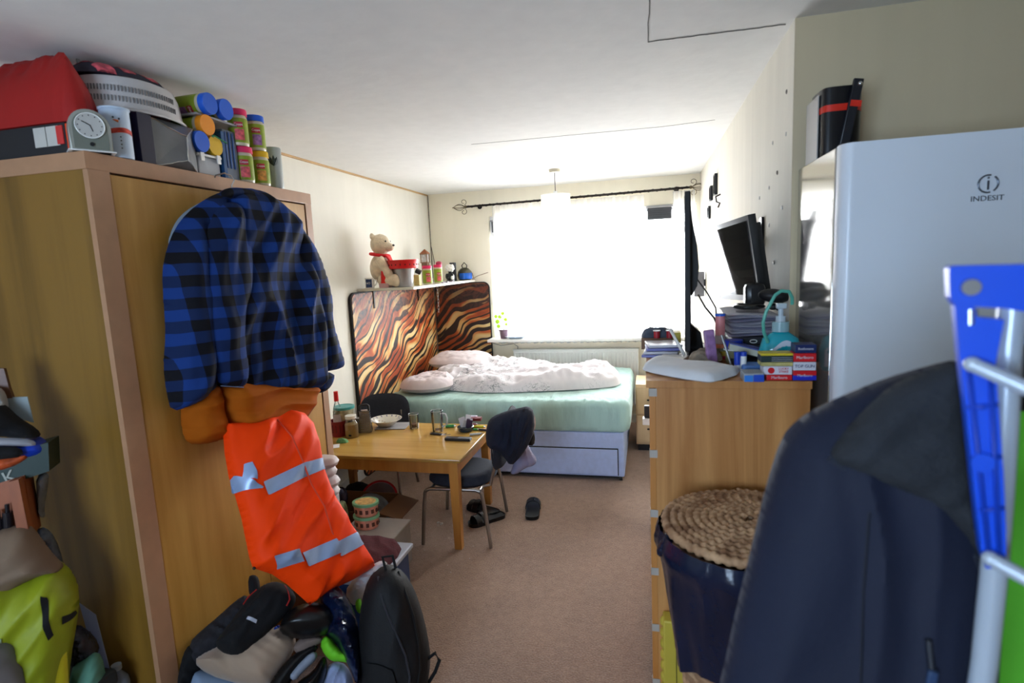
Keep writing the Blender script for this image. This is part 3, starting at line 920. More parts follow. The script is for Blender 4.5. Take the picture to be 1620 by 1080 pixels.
# ================================================================== CHAIRS
mSeat = M('charcoal_upholstery', (40, 44, 55), .9, var=.12, scale=60, bump=.2, bscale=300)
mSteel = M('brushed_chair_tube', (150, 142, 134), .28, .9)
def make_chair(label, loc, rz):
    t = thing('stacking_chair', label, 'chair', loc, rz)
    # faces -x in its own space; seat .40 high
    sp = [(-.23, -.20), (.2, -.215), (.2, .215), (-.23, .20)]
    Cloth(sp, lambda u, v, d: Vector((u, v, .365 + d + .012 * max(0, -u - .12) * -8 * max(0, -u - .12))), .05, .12, None, back=.5, n=26, smooth=2).mb().build('seat', mSeat, t, world=False)
    def bp(u, v, d): return Vector((.205 + .20 * (v - .40) - d - .05 * (1 - (u / .22) ** 2) * -.6, u, v))
    Cloth([(-.19, .47), (-.215, .6), (-.2, .74), (-.12, .80), (.12, .80), (.2, .74), (.215, .6), (.19, .47), (.1, .43), (-.1, .43)], bp, .022, .1, None, back=1.3, n=24, smooth=2).mb().build('backrest', mSeat, t, world=False)
    for s_ in (-1, 1):
        y = .235 * s_
        MB().tube([(-.185, y, .345), (-.195, y, .33), (-.205, y * 1.02, .25), (-.225, y * 1.07, 0)], .011, 10).build('leg', mSteel, t, world=False)
        MB().tube([(.15, y, .345), (.16, y, .33), (.175, y * 1.02, .25), (.205, y * 1.07, 0)], .011, 10).build('leg', mSteel, t, world=False)
        MB().tube([(-.185, y, .345), (-.16, y, .355), (.125, y, .355), (.15, y, .345)], .011, 10).build('side_rail', mSteel, t, world=False)
    MB().tube([(.15, -.16, .35), (.2, -.16, .36), (.235, -.15, .5), (.26, -.14, .66)], .010, 8).tube([(.15, .16, .35), (.2, .16, .36), (.235, .15, .5), (.26, .14, .66)], .010, 8).cyl((.15, -.235, .352), (.15, .235, .352), .009, seg=8).cyl((-.16, -.235, .352), (-.16, .235, .352), .009, seg=8).build('back_support', mSteel, t, world=False)
    return t
make_chair('dark grey upholstered chair tucked under the right side of the table', (-1.155, 3.28, 0), 0.05)
_c = make_chair('dark grey upholstered chair behind the table with only its backrest showing', (-2.03, 3.74, 0), PI / 2 + .12)
_c.scale = (1, 1, .88)

# ================================================================== CHEST OF DRAWERS
mOak = woodm('chest_oak', (166, 104, 48), (216, 158, 96), (8, 8, .5), .4, 6)
mOakE = woodm('chest_edge_oak', (188, 120, 56), (206, 142, 76), (10, 10, 1), .4)
mTape = M('masking_tape', (186, 178, 168), .6)
CX0, CX1, CY0, CY1, CT = 0.0, .475, 1.82, 2.64, 1.292
t = thing('chest_of_drawers', 'tall oak veneer chest of drawers seen from its end, loaded with clutter', 'chest of drawers', (.24, 2.23, 0))
MB().bb(CX0 + .02, CX1, CY0, CY0 + .018, 0, CT - .024).build('side_panel', mOak, t)
MB().bb(CX0 + .02, CX1, CY1 - .018, CY1, 0, CT - .024).build('side_panel', mOak, t)
MB().bb(CX1 - .012, CX1 - .004, CY0 + .018, CY1 - .018, .03, CT - .024).build('back_panel', mOak, t)
MB().bb(CX0 - .01, CX1 + .004, CY0 - .003, CY1 + .003, CT - .024, CT, bev=.001).build('top_panel', mOak, t)
for k in range(6):
    z0 = .03 + k * .206
    d = MB().bb(CX0, CX0 + .02, CY0, CY1, z0, z0 + .200, bev=.0015).build('drawer', mOakE, t)
for k in range(6):
    z0 = .03 + k * .206 + .19
    MB().bb(CX0 - .001, CX0 + .024, CY0 - .0012, CY0 + .0, z0 - .010, z0 + .016).bb(CX0 - .0015, CX0, CY0 - .0012, CY0 + .02, z0 - .010, z0 + .016).build('tape_strip', mTape, t)

# ================================================================== FRIDGE
mFr = M('fridge_steel_paint', (232, 240, 250), .28, .0, var=.02, scale=3)
mFrS = M('fridge_side_gloss', (190, 188, 184), .10, .75, var=.02, bump=.012, bscale=4)
mFrD = M('fridge_badge', (96, 102, 112), .35, .6)
FX0, FX1, FY0, FY1, FH = .517, 1.115, 1.735, 2.20, 1.965
t = thing('fridge_freezer', 'tall silver fridge freezer standing in the corner by the chest of drawers', 'fridge', (.82, 1.95, 0))
MB().bb(FX0, FX1, FY0 + .065, FY1, .02, FH, bev=.004).build('cabinet', mFrS, t)
MB().bb(FX0 + .006, FX1 - .006, FY0 + .05, FY0 + .066, .06, FH - .005).build('door_seal', M('rubber_seal', (120, 122, 126), .6), t)
def fdoor(z0, z1, nm='door'):
    mb = MB(); P = []
    r = .030
    for cx, cy, a0 in ((FX1 - r, FY0 + r, -PI / 2), ):
        for k in range(9): a_ = a0 + k * PI / 16; P.append((cx + r * math.cos(a_), cy + r * math.sin(a_)))
    P += [(FX1, FY0 + .052), (FX0, FY0 + .052)]
    for k in range(9): a_ = PI + k * PI / 16; P.append((FX0 + r + r * math.cos(a_), FY0 + r + r * math.sin(a_)))
    a = [mb.bm.verts.new((p[0], p[1], z0)) for p in P]; b2 = [mb.bm.verts.new((p[0], p[1], z1)) for p in P]
    mb.bm.faces.new(a); mb.bm.faces.new(b2[::-1])
    for i in range(len(P)):
        f = mb.bm.faces.new((a[i], a[(i + 1) % len(P)], b2[(i + 1) % len(P)], b2[i])); f.smooth = True
    d = mb.build(nm, mFr, t)
    return d
d1 = fdoor(.70, FH)
d2 = fdoor(.06, .692)
for d_, z0, z1 in ((d1, .85, 1.2), (d2, .35, .62)):
    MB().bb(FX1 - .06, FX1 - .035, FY0 - .03, FY0 - .015, z0, z1, bev=.005).bb(FX1 - .055, FX1 - .04, FY0 - .02, FY0 + .002, z0, z0 + .03).bb(FX1 - .055, FX1 - .04, FY0 - .02, FY0 + .002, z1 - .03, z1).build('handle', mFrD, d_)
MB().bb(FX0 + .02, FX1 - .02, FY0 + .03, FY1 - .02, 0, .05).build('plinth', mBlack, t)
T = TM((.857, FY0 - .001, 1.795), (1, 0, 0), (0, 0, 1))
text('lettering', 'INDESIT', .019, mFrD, T, t, sx=1.1)
e_ = MB()
for a0, a1 in ((-.9, .95), (1.35, 2.2), (PI - .9, PI + .9), (-2.2, -1.35)):
    e_.tube([(.857 + .022 * math.sin(a_), FY0 - .0015, 1.832 + .022 * math.cos(a_)) for a_ in np.linspace(a0 + PI / 2, a1 + PI / 2, 14)], .0022, 6)
e_.bb(.855, .859, FY0 - .003, FY0 - .0005, 1.817, 1.84).ball((.857, FY0 - .001, 1.847), .0028, seg=8)
e_.build('emblem', mFrD, t)

# ================================================================== CLOTHES HANGING ON THE WARDROBE
def plaid(name, blue, dark, py=.105, pz=.082):
    m, nt, b, N, L = nodes_of(name)
    tc = N.new('ShaderNodeTexCoord')
    nz = N.new('ShaderNodeTexNoise'); nz.inputs['Scale'].default_value = 4
    L.new(tc.outputs['Object'], nz.inputs['Vector'])
    vm = N.new('ShaderNodeVectorMath'); vm.operation = 'MULTIPLY_ADD'; vm.inputs[1].default_value = (.03, .03, .03)
    L.new(nz.outputs['Color'], vm.inputs[0]); L.new(tc.outputs['Object'], vm.inputs[2])
    sx = N.new('ShaderNodeSeparateXYZ'); L.new(vm.outputs[0], sx.inputs[0])
    def band(out, per):
        a = N.new('ShaderNodeMath'); a.operation = 'DIVIDE'; a.inputs[1].default_value = per; L.new(out, a.inputs[0])
        f = N.new('ShaderNodeMath'); f.operation = 'FRACT'; L.new(a.outputs[0], f.inputs[0])
        g = N.new('ShaderNodeMath'); g.operation = 'LESS_THAN'; g.inputs[1].default_value = .5; L.new(f.outputs[0], g.inputs[0])
        return g.outputs[0]
    y = band(sx.outputs['Y'], py); z = band(sx.outputs['Z'], pz)
    s = N.new('ShaderNodeMath'); s.operation = 'ADD'; L.new(y, s.inputs[0]); L.new(z, s.inputs[1])
    h = N.new('ShaderNodeMath'); h.operation = 'MULTIPLY'; h.inputs[1].default_value = .5; L.new(s.outputs[0], h.inputs[0])
    rp = N.new('ShaderNodeValToRGB'); rp.color_ramp.interpolation = 'CONSTANT'
    e = rp.color_ramp.elements
    e[0].position = 0; e[0].color = lin(blue); e[1].position = .9; e[1].color = lin(dark)
    x = e.new(.4); x.color = lin(tuple((p * .55 + q * .45) for p, q in zip(blue, dark)))
    L.new(h.outputs[0], rp.inputs[0]); L.new(rp.outputs[0], b.inputs['Base Color'])
    b.inputs['Roughness'].default_value = .85; b.inputs['Specular IOR Level'].default_value = .25
    return m
mPlaid = plaid('blue_buffalo_check', (18, 54, 122), (10, 10, 18))
mGreyCl = M('grey_cotton', (132, 146, 158), .85, var=.05)
mRust = M('rust_puffer', (166, 84, 12), .85, var=.06, scale=8)
mRust.node_tree.nodes['Principled BSDF'].inputs['Specular IOR Level'].default_value = .15
mHi = M('orange_hi_vis', (255, 66, 4), .6, var=.02, scale=5)
mHi.node_tree.nodes['Principled BSDF'].inputs['Specular IOR Level'].default_value = .15
mRefl = M('reflective_tape', (150, 172, 208), .35, .25, var=.05, scale=30)
mHook = M('wire_hook', (200, 200, 202), .2, 1)

nW = Vector((1, -.12, .03))
t = thing('plaid_shirt', 'blue and black checked flannel shirt on a hanger over the wardrobe door', 'shirt', (-1.6, 2.1, 1.1))
hk = onx(367, 297, WF + .075)
MB().tube([hk + Vector((0, 0, -.05)), hk + Vector((0, 0, .01)), hk + Vector((.004, .012, .03)), hk + Vector((-.01, .016, .05)), hk + Vector((-.035, .01, .062)), hk + Vector((-.07, 0, .055)), hk + Vector((-.078, 0, .045))], .003, 8).build('hanger_hook', mHook, t)
body = Cloth([(338, 312), (352, 300), (367, 296), (392, 298), (410, 304), (436, 322), (458, 340), (474, 372), (486, 420), (496, 470), (503, 530), (508, 585), (506, 612), (480, 622), (440, 624), (400, 634), (352, 628), (330, 600), (322, 420)],
             plane_place((WF + .075, 2.1, 1.6), nW), .085, .11, folds(2, .055, 1.42, 8), back=.3, n=110, smooth=1, pw=.4)
body.mb().build('shirt_body', mPlaid, t)
fl = Cloth([(352, 302), (325, 314), (296, 336), (276, 362), (263, 395), (256, 430), (259, 480), (262, 530), (258, 580), (263, 620), (271, 652), (305, 640), (340, 625), (336, 560), (330, 470), (338, 380), (350, 330)],
           plane_place((WF + .085, 2.1, 1.6), nW), .075, .12, folds(5, .04, 1.5, 7), back=.3, n=90, smooth=1)
fl.mb().build('front_panel', mPlaid, t)
sl = Cloth([(352, 322), (372, 318), (388, 332), (397, 380), (399, 440), (392, 500), (386, 540), (392, 575), (391, 602), (386, 613), (346, 609), (343, 590), (330, 545), (322, 480), (322, 400), (332, 345)],
           plane_place((WF + .165, 2.1, 1.6), nW), .045, .2, folds(9, .026, 1.45, 8), back=.8, n=80, smooth=1)
sl.mb().build('sleeve', mPlaid, t)
sr = Cloth([(444, 330), (462, 342), (482, 366), (504, 400), (518, 440), (526, 478), (525, 505), (535, 540), (545, 572), (544, 582), (508, 589), (500, 560), (492, 500), (480, 440), (462, 380)],
           plane_place((WF + .12, 2.1, 1.6), nW), .045, .2, folds(12, .026, 1.25, 7), back=.6, n=70, smooth=1)
sr.mb().build('sleeve', mPlaid, t)
co = Cloth([(347, 310), (352, 300), (368, 296), (392, 298), (408, 304), (424, 316), (420, 326), (400, 314), (376, 310), (358, 316)], plane_place((WF + .16, 2.1, 1.6), nW), .02, .3, None, back=.6, n=30, smooth=1)
co.mb().build('collar', mPlaid, t)
tl = Cloth([(505, 590), (527, 588), (526, 604), (515, 620), (498, 622)], plane_place((WF + .08, 2.1, 1.6), nW), .03, .3, None, back=.3, n=16)
tl.mb().build('shirt_tail', mPlaid, t)
cf = MB().tube([sl.at(u, 610 + (u - 346) * .06, .001) for u in np.linspace(349, 385, 8)], .002, 6)
cf.build('cuff_trim', M('cuff_lining', (128, 150, 188), .8), t)
g = Cloth([(266, 392), (264, 380), (272, 360), (286, 340), (305, 326), (330, 314), (350, 306), (346, 322), (318, 336), (292, 360), (276, 386)], plane_place((WF + .045, 2.1, 1.6), nW), .02, .3, None, back=.4, n=26)
tag(g.mb().build('grey_garment', mGreyCl), 'pale grey garment peeking out behind the left shoulder of the checked shirt', 'garment')

t = thing('puffer_jacket', 'rust orange puffer jacket hanging beneath the checked shirt', 'jacket', (-1.62, 2.0, 1.0))
pj = Cloth([(330, 600), (420, 600), (492, 600), (486, 628), (476, 652), (462, 672), (430, 680), (395, 684), (360, 683), (346, 670), (338, 640)], plane_place((WF + .07, 2.1, 1.1), nW), .11, .18, folds(21, .035, .1, 5), back=.2, n=80, smooth=1)
pj.mb().build('jacket_body', mRust, t)
pj2 = Cloth([(292, 610), (340, 600), (346, 640), (354, 678), (352, 694), (325, 703), (296, 702), (288, 680), (286, 650)], plane_place((WF + .07, 2.1, 1.1), nW), .08, .3, folds(22, .012, .2, 5), back=.3, n=36, smooth=1)
pj2.mb().build('sleeve', mRust, t)
MB().tube([pj.at(u, v, .001) for u, v in ((352, 676), (380, 677), (410, 672), (440, 668), (462, 656), (472, 640))], .004, 6).build('hem_seam', M('rust_dark', (120, 62, 18), .7), t)

# hi-vis jacket slanting out over the pile
pH0, nH = (-1.50, 2.0, .95), Vector((1, -.18, .48))
t = thing('hi_vis_jacket', 'bright orange hi-vis jacket with silver reflective bands hanging below the puffer jacket', 'jacket', (-1.4, 2.0, .3))
hv = Cloth([(352, 672), (400, 668), (450, 650), (474, 655), (490, 672), (496, 700), (502, 735), (514, 770), (530, 802), (550, 838), (570, 872), (586, 900), (560, 916), (530, 930), (506, 944), (490, 957), (476, 944), (455, 925), (430, 908), (400, 898), (394, 880), (388, 850), (382, 820), (372, 785), (362, 755), (355, 715)],
           plane_place(pH0, nH), .075, .10, folds(31, .038, 1.15, 7), back=.2, n=120, smooth=0, pw=.4)
hv.mb().build('jacket_body', mHi, t)
for k, bd in enumerate(([(363, 756), (396, 780), (394, 782), (366, 781)], [(396, 772), (456, 744), (460, 765), (404, 793)], [(456, 744), (496, 732), (501, 748), (460, 765)],
           [(412, 888), (447, 878), (456, 897), (427, 905)], [(453, 884), (504, 862), (512, 884), (464, 905)], [(504, 868), (552, 845), (562, 864), (513, 890)], [(370, 742), (378, 741), (386, 768), (370, 764)])):
    hv.patch(bd, .004, 20).build('reflective_band', mRefl, t)
slv = MB().tube([hv.at(u, v, .002) for u, v in ((424, 672), (436, 705), (452, 740), (470, 775), (486, 812), (500, 850), (512, 886))], .0035, 6)
slv.build('side_seam', M('orange_dark', (206, 58, 14), .7), t)
MB().ball(hv.at(401, 899, .004), .006, seg=8).build('snap_button', mBlack, t)

# ================================================================== ON TOP OF THE WARDROBE
ZT = WT + .001
mSil = M('silver_plastic', (178, 180, 170), .3, .5)
mDialG = M('clock_dial', (196, 194, 188), .4)
# orange and black cardboard case
t = thing('tool_case', 'long black case with orange end under the red bag on the wardrobe', 'case', (-1.98, 1.53, ZT))
MB().bb(-2.28, -1.775, 1.46, 1.60, ZT, ZT + .094, bev=.003).build('case_body', M('case_black', (30, 30, 34), .5), t)
MB().bb(-1.777, -1.735, 1.462, 1.598, ZT, ZT + .09, bev=.002).build('end_cap', M('case_orange', (236, 70, 22), .5), t)
MB().bb(-1.90, -1.852, 1.457, 1.4602, ZT + .025, ZT + .085).bb(-1.848, -1.80, 1.457, 1.4602, ZT + .025, ZT + .085).build('white_label', M('paper_grey', (190, 186, 178), .7), t)
MB().bb(-1.808, -1.782, 1.4565, 1.4602, ZT + .028, ZT + .084).build('red_label', M('label_red', (200, 50, 48), .6), t)
# red bag
mRed = M('red_holdall', (158, 20, 15), .65, var=.12, scale=3, bump=.15, bscale=12)
rb = Cloth([(-2.29, 1.46), (-1.84, 1.46), (-1.76, 1.47), (-1.74, 1.54), (-1.80, 1.62), (-2.0, 1.80), (-2.29, 1.84)], floor_place(ZT + .098), .245, .3, crumple(14, .03, 5), back=.0, n=70, smooth=1, pw=.55)
t = tag(rb.mb().build('holdall', mRed), 'large slumped red fabric holdall lying on the left end of the wardrobe', 'bag')
# alarm clock
cl = thing('alarm_clock', 'silver arched alarm clock with white dial on the wardrobe corner', 'clock', (-1.715, 1.49, ZT), .98)
P = [(-.055, 0), (.055, 0)] + [(.055 * math.cos(a_), .075 + .055 * math.sin(a_)) for a_ in np.linspace(0, PI, 17)]
MB().prism(P, .05, Matrix.Translation((0, -.02, 0)), bev=.004).build('case', mSil, cl, world=False)
P2 = [(-.045, .008), (.045, .008)] + [(.045 * math.cos(a_), .075 + .045 * math.sin(a_)) for a_ in np.linspace(0, PI, 17)]
MB().prism(P2, .002, Matrix.Translation((0, -.022, 0))).build('face_plate', M('clock_plate', (120, 124, 112), .4), cl, world=False)
d = MB().cyl((0, -.0225, .078), (0, -.0255, .078), .038, seg=32).build('dial', mDialG, cl, world=False)
MB().box((-.009, -.0265, .084), (.026, .001, .0025), (0, .5, 0)).box((.003, -.0265, .070), (.002, .001, .02), (0, -.3, 0)).build('clock_hands', mBlack, d, world=False)
s = MB()
for k in range(12):
    a_ = k * PI / 6; s.box((.031 * math.sin(a_), -.0258, .078 + .031 * math.cos(a_)), (.003, .0008, .003))
s.build('hour_marks', mBlack, d, world=False)
MB().tube([(.038 * math.cos(a_), -.026, .078 + .038 * math.sin(a_)) for a_ in np.linspace(0, 2 * PI, 33)[:-1]], .0018, 6, closed=True).build('bezel', mTrim, cl, world=False)
MB().cyl((0, -.022, .022), (0, -.026, .022), .006, seg=12).build('dial_knob', mBlack, cl, world=False)
MB().bb(-.062, .062, -.024, .035, 0, .004, bev=.001).build('base', mTrim, cl, world=False)
# snowman tin
mTin = M('snowman_white', (192, 208, 226), .35, var=.04)
c0 = Vector((-1.735, 1.605, ZT))
t = thing('snowman_tin', 'tall pale blue tin mug painted with a snowman in a red scarf', 'tin', c0)
MB().lathe([(0, 0), (.042, 0), (.043, .006), (.043, .155), (.046, .158), (.046, .163), (.041, .163), (.041, .01), (0, .01)], c0, 32).build('tin_body', mTin, t)
vd = (EYE - c0); vd.z = 0; vd.normalize(); va = math.atan2(vd.y, vd.x)
def onc(c, r, a, z): return Vector((c.x + r * math.cos(va + a), c.y + r * math.sin(va + a), c.z + z))
def arcpatch(c, r, a0, a1, z0, z1, n=8, th=.0008, zf=None):
    mb = MB()
    for i in range(n):
        A = [a0 + (a1 - a0) * (i + q) / n for q in (0, 1)]
        o_ = [zf(x) if zf else 0 for x in A]
        vs_ = [onc(c, r + th, A[0], z0 + o_[0]), onc(c, r + th, A[1], z0 + o_[1]), onc(c, r + th, A[1], z1 + o_[1]), onc(c, r + th, A[0], z1 + o_[0])]
        f = mb.bm.faces.new([mb.bm.verts.new(v) for v in vs_]); f.smooth = True
    bmesh.ops.remove_doubles(mb.bm, verts=mb.bm.verts, dist=1e-6)
    return mb
arcpatch(c0, .043, -PI, PI, .078, .094, 40, zf=lambda a: .003 * math.sin(a * 3)).build('scarf', M('scarf_red', (196, 52, 30), .5, var=.5, scale=60), t)
s = MB()
for a_, z in ((-.1, .128), (.28, .124)): s.ball(onc(c0, .043, a_, z), .003, seg=8)
for z in (.066, .054, .042, .03): s.ball(onc(c0, .043, .25, z), .0022, seg=8)
s.build('coal_dots', mBlack, t)
MB().cyl(onc(c0, .043, .22, .116), onc(c0, .0445, -.12, .120), .0045, .001, 8).build('carrot_nose', M('carrot', (232, 120, 50), .5), t)
arcpatch(c0, .043, -1.25, -.35, .012, .055, 8, zf=lambda a: .01 * math.cos(a * 5)).build('robin_picture', M('robin_art', (170, 60, 36), .6, var=.7, scale=70), t)
arcpatch(c0, .043, -1.4, -.7, .10, .118, 6).build('red_mitten', M('mitten', (190, 40, 50), .6), t)

# dark box with crumpled silver wrap
t = thing('wrapped_box', 'dark box in crumpled silver grey wrapping on the wardrobe', 'box', (-1.82, 1.82, ZT))
mFoil = M('foil_dark', (128, 130, 132), .28, .55, var=.25, scale=5, bump=.25, bscale=14)
MB().bb(-1.96, -1.715, 1.675, 1.735, ZT, ZT + .172, bev=.002).build('box_spine', M('navy_card', (22, 22, 48), .4), t)
w = MB()
x0, x1, y0, y1, z0, z1 = -1.96, -1.712, 1.737, 1.945, ZT, ZT + .172
w.bb(x0, x1 - .02, y0, y1, z0, z1)
# faceted gathered wrap on the front: a ridge running between two gather points
g1, g2 = Vector((x1 + .012, y0 + .135, z0 + .125)), Vector((x1 + .016, y0 + .125, z0 + .035))
cn = [Vector((x1 - .02, y0, z0)), Vector((x1 - .02, y1, z0)), Vector((x1 - .02, y1, z1)), Vector((x1 - .02, y0, z1))]
V = [w.bm.verts.new(p) for p in cn + [g1, g2]]
for f in ((0, 5, 4, 3), (3, 4, 2), (2, 4, 5, 1), (1, 5, 0)): w.bm.faces.new([V[i] for i in f])
w.build('foil_wrap', mFoil, t)
s = MB()
for a, b_ in ((cn[3], g1), (g1, g2), (g2, cn[1]), (g2, cn[0]), (g1, cn[2])): s.tube([a + (b_ - a) * q + Vector((.001, random.uniform(-.002, .002), random.uniform(-.002, .002))) for q in np.linspace(0, 1, 7)], .0022, 5)
s.build('wrap_crease', M('foil_bright', (196, 196, 192), .2, .8), t)

# white plastic basket upside down, union flag bag on it
t = thing('plastic_basket', 'upturned white plastic basket with slots resting on the wrapped box', 'basket', (-1.87, 1.78, ZT + .174))
mBask = M('basket_white', (196, 192, 190), .5, var=.03)
T0 = Matrix.Translation((-1.87, 1.79, ZT + .174)) @ Matrix.Diagonal((1.0, 1.25, 1, 1))
MB().lathe([(.162, 0), (.168, .0), (.168, .008), (.158, .012), (.148, .09), (.138, .118), (.115, .128), (0, .130)], (0, 0, 0), 40, mat=T0).build('basket_shell', mBask, t)
s = MB()
for zz in (.04, .075):
    for k in range(40):
        a_ = -PI * .62 + k * PI * .75 / 40
        r_ = .1595 - (zz - .01) * .12
        p = T0 @ Vector((r_ * math.cos(a_), r_ * math.sin(a_), zz))
        s.box(p, (.004, .0035, .018), (0, 0, math.atan2(math.sin(a_) / 1.25, math.cos(a_))))
s.build('slots', M('slot_shadow_grey', (120, 118, 118), .7), t)
mUJ = M('flag_bag_dark', (50, 48, 62), .7, var=.2, scale=20)
fb = thing('flag_print_bag', 'folded dark bag printed with small red and white flags on the upturned basket', 'bag', (-1.88, 1.76, ZT + .306))
fbc = Cloth([(-2.0, 1.62), (-1.82, 1.60), (-1.76, 1.72), (-1.78, 1.92), (-1.9, 1.98), (-2.0, 1.9)], floor_place(ZT + .300), .045, .25, crumple(17, .008), back=.0, n=30)
fbc.mb().build('bag_body', mUJ, fb)
for k, (x, y) in enumerate(((-1.80, 1.655), (-1.80, 1.735), (-1.80, 1.83), (-1.88, 1.66), (-1.88, 1.78), (-1.87, 1.88))):
    q = fbc.patch([(x - .03, y - .025), (x + .02, y - .025), (x + .02, y + .025), (x - .03, y + .025)], .002, 8)
    q.build('flag_patch', M('flag_red', (214, 92, 104), .6, var=.5, scale=50), fb)
# clear crinkled plastic with yellow
q = Cloth([(-1.98, 1.99), (-1.75, 1.99), (-1.73, 2.0), (-1.74, 2.02), (-1.98, 2.03)], floor_place(ZT), .1, .3)
t = thing('cellophane_bag', 'clear crinkled cellophane bag with yellow contents behind the red holdall', 'bag', (-1.94, 1.72, ZT + .20))
pb = plane_place((-1.93, 1.70, 2.33), (.8, -.6, 0))
Cloth([(118, 90), (128, 95), (142, 112), (160, 118), (167, 126), (165, 134), (150, 134), (136, 122), (124, 108)], pb, .02, .3, crumple(19, .008), back=.6, n=24).mb().build('cellophane', mClear, t)
Cloth([(134, 116), (146, 118), (160, 128), (176, 140), (176, 160), (150, 150)], plane_place((-1.97, 1.72, 2.3), (.8, -.6, 0)), .02, .3, None, back=.6, n=16).mb().build('yellow_contents', M('yellow_green', (150, 150, 50), .6), t)

# snack jars -------------------------------------------------------------
mJG = M('jar_green_label', (140, 158, 40), .45, var=.15, scale=30)
LID = {'pink': M('lid_pink', (226, 40, 96), .4, var=.03), 'blue': M('lid_blue', (26, 92, 205), .4, var=.03), 'yellow': M('lid_yellow', (222, 178, 20), .4, var=.03), 'orange': M('lid_orange', (238, 146, 24), .4, var=.03)}
mJClear = M('jar_plastic', (206, 196, 170), .2, var=.1)
mBadge = M('badge_red', (190, 40, 60), .5)
mWht = M('white_print', (240, 238, 232), .5)
ART = {'pink': M('art_pink', (222, 96, 100), .5, var=.4, scale=60), 'blue': M('art_violet', (160, 110, 160), .5, var=.4, scale=60), 'yellow': M('art_amber', (220, 150, 70), .5, var=.4, scale=60), 'orange': M('art_orange', (226, 130, 50), .5, var=.4, scale=60)}
def jar(colr, base, label, grp, r=.041, h=.155, rot=None, face=None, word='Coppa'):
    """upright by default; the printed side faces the angle 'face'"""
    global va
    t = thing('snack_jar', label, 'jar', base, 0, grp)
    z0 = Vector((0, 0, 0)); keep = va; va = face if face is not None else va
    MB().lathe([(0, 0), (r * .9, 0), (r * .97, .006), (r * .97, h - .035), (r * .88, h - .028), (r * .88, h - .012), (0, h - .012)], (0, 0, 0), 28).build('jar_body', mJClear, t, world=False)
    MB().lathe([(r * .985, .012), (r * .99, .014), (r * .99, h - .042), (r * .985, h - .040)], (0, 0, 0), 28).build('label_wrap', mJG, t, world=False)
    MB().lathe([(0, h), (r * .96, h), (r * 1.0, h - .004), (r * 1.0, h - .026), (r * .9, h - .026), (0, h - .024)], (0, 0, 0), 28).build('lid', LID[colr], t, world=False)
    arcpatch(z0, r * .995, -.38, .5, .075, .098, 8).build('badge', mBadge, t, world=False)
    arcpatch(z0, r * .995, -.35, .6, .022, .068, 8).build('picture', ART[colr], t, world=False)
    a_ = .06
    p = onc(z0, r * 1.01 + .0012, a_, .087)
    tt = text('lettering', word, .013, mWht, TM(p, (-math.sin(va + a_), math.cos(va + a_), 0), (0, 0, 1)), None)
    tt.parent = t
    va = keep
    if rot: t.rotation_euler = rot
    return t
va = math.atan2(-2.2, 1.7)
def upz(px, py, top=None): return onz(px, py, ZT)
jp = Vector((-1.745, 2.235, ZT)); jq = Vector((-1.745, 2.345, ZT))
JG = 'snack jars on the wardrobe'
j1 = jar('pink', jp, 'lower pink lidded snack jar standing on the wardrobe beside the grey case', JG)
j2 = dup(j1, jp + Vector((0, -.012, .1565)), 0, 'upper pink lidded snack jar stacked highest beside the blue lidded one', JG)
j3 = jar('yellow', jq, 'yellow lidded snack jar standing under the blue lidded one on the wardrobe', JG)
j4 = jar('blue', jq + Vector((0, -.008, .1565)), 'blue lidded snack jar stacked on the yellow lidded jar', JG)
# lying jars, lids outward (+x)
LY = 'snack jars lying with lids outward on the wardrobe'
def lying(colr, px, py, label, x=-1.725, r=.041, h=.155):
    p = onx(px, py, x)
    return jar(colr, p - Vector((h, 0, 0)), label, LY, r=r, h=h, rot=(0, PI / 2, 0))
# clear tub and the lying jars on it
t = thing('storage_tub', 'small clear lidless tub with white clips under the lying jars', 'tub', (-1.76, 2.02, ZT))
mTub = M('tub_frost', (168, 172, 178), .3, var=.06)
MB().bb(-1.86, -1.735, 1.955, 2.075, ZT, ZT + .075, bev=.006).build('tub_body', mTub, t)
MB().bb(-1.865, -1.728, 1.95, 2.082, ZT + .076, ZT + .086, bev=.003).build('tub_lid', mWht, t)
for y in (1.97, 2.06): MB().bb(-1.728, -1.722, y - .01, y + .01, ZT + .055, ZT + .09, bev=.002).build('clip', mWht, t)
zb = ZT + .086
lying('blue', 0, 0, 'blue lidded jar lying on the clear tub against the wrapped box') if False else None
def lyr(colr, y, z, label, x1=-1.715, r=.041):
    return jar(colr, Vector((x1 - .155, y, z)), label, LY, r=r, rot=(0, PI / 2, 0))
lyr('blue', 1.968, zb + .042, 'single blue lidded jar lying on the tub against the wrapped box')
lyr('yellow', 2.052, zb + .042, 'yellow lidded jar lying under the orange lidded one', x1=-1.725)
lyr('orange', 2.008, zb + .042 + .072, 'orange lidded jar lying on top of the blue and yellow pair')
s = tag(MB().tube([(-1.714, 2.03 + .006 * math.sin(k * 2.1), zb + .075 + .004 * math.cos(k * 1.7)) if k < 10 else (-1.712, 2.03 + .008 * (k - 10), zb + .078 - .002 * (k - 10)) for k in range(20)], .003, 6).build('green_ribbon', M('green_ribbon', (20, 120, 70), .4)), 'green curled ribbon hanging over the yellow jar lid', 'ribbon')
# grey tray board bridging basket and case, with a blue pair lying on it
bz = ZT + .232
t = tag(MB().bb(-1.90, -1.722, 1.962, 2.235, bz, bz + .008, bev=.001).build('tray', M('tray_grey', (150, 148, 150), .5)), 'thin grey tray lying under the two blue lidded jars', 'tray')
lyr('blue', 2.018, bz + .051, 'left of the two blue lidded jars lying on the grey tray', x1=-1.70, r=.042)
lyr('blue', 2.108, bz + .051, 'right of the two blue lidded jars lying on the grey tray', x1=-1.70, r=.042)
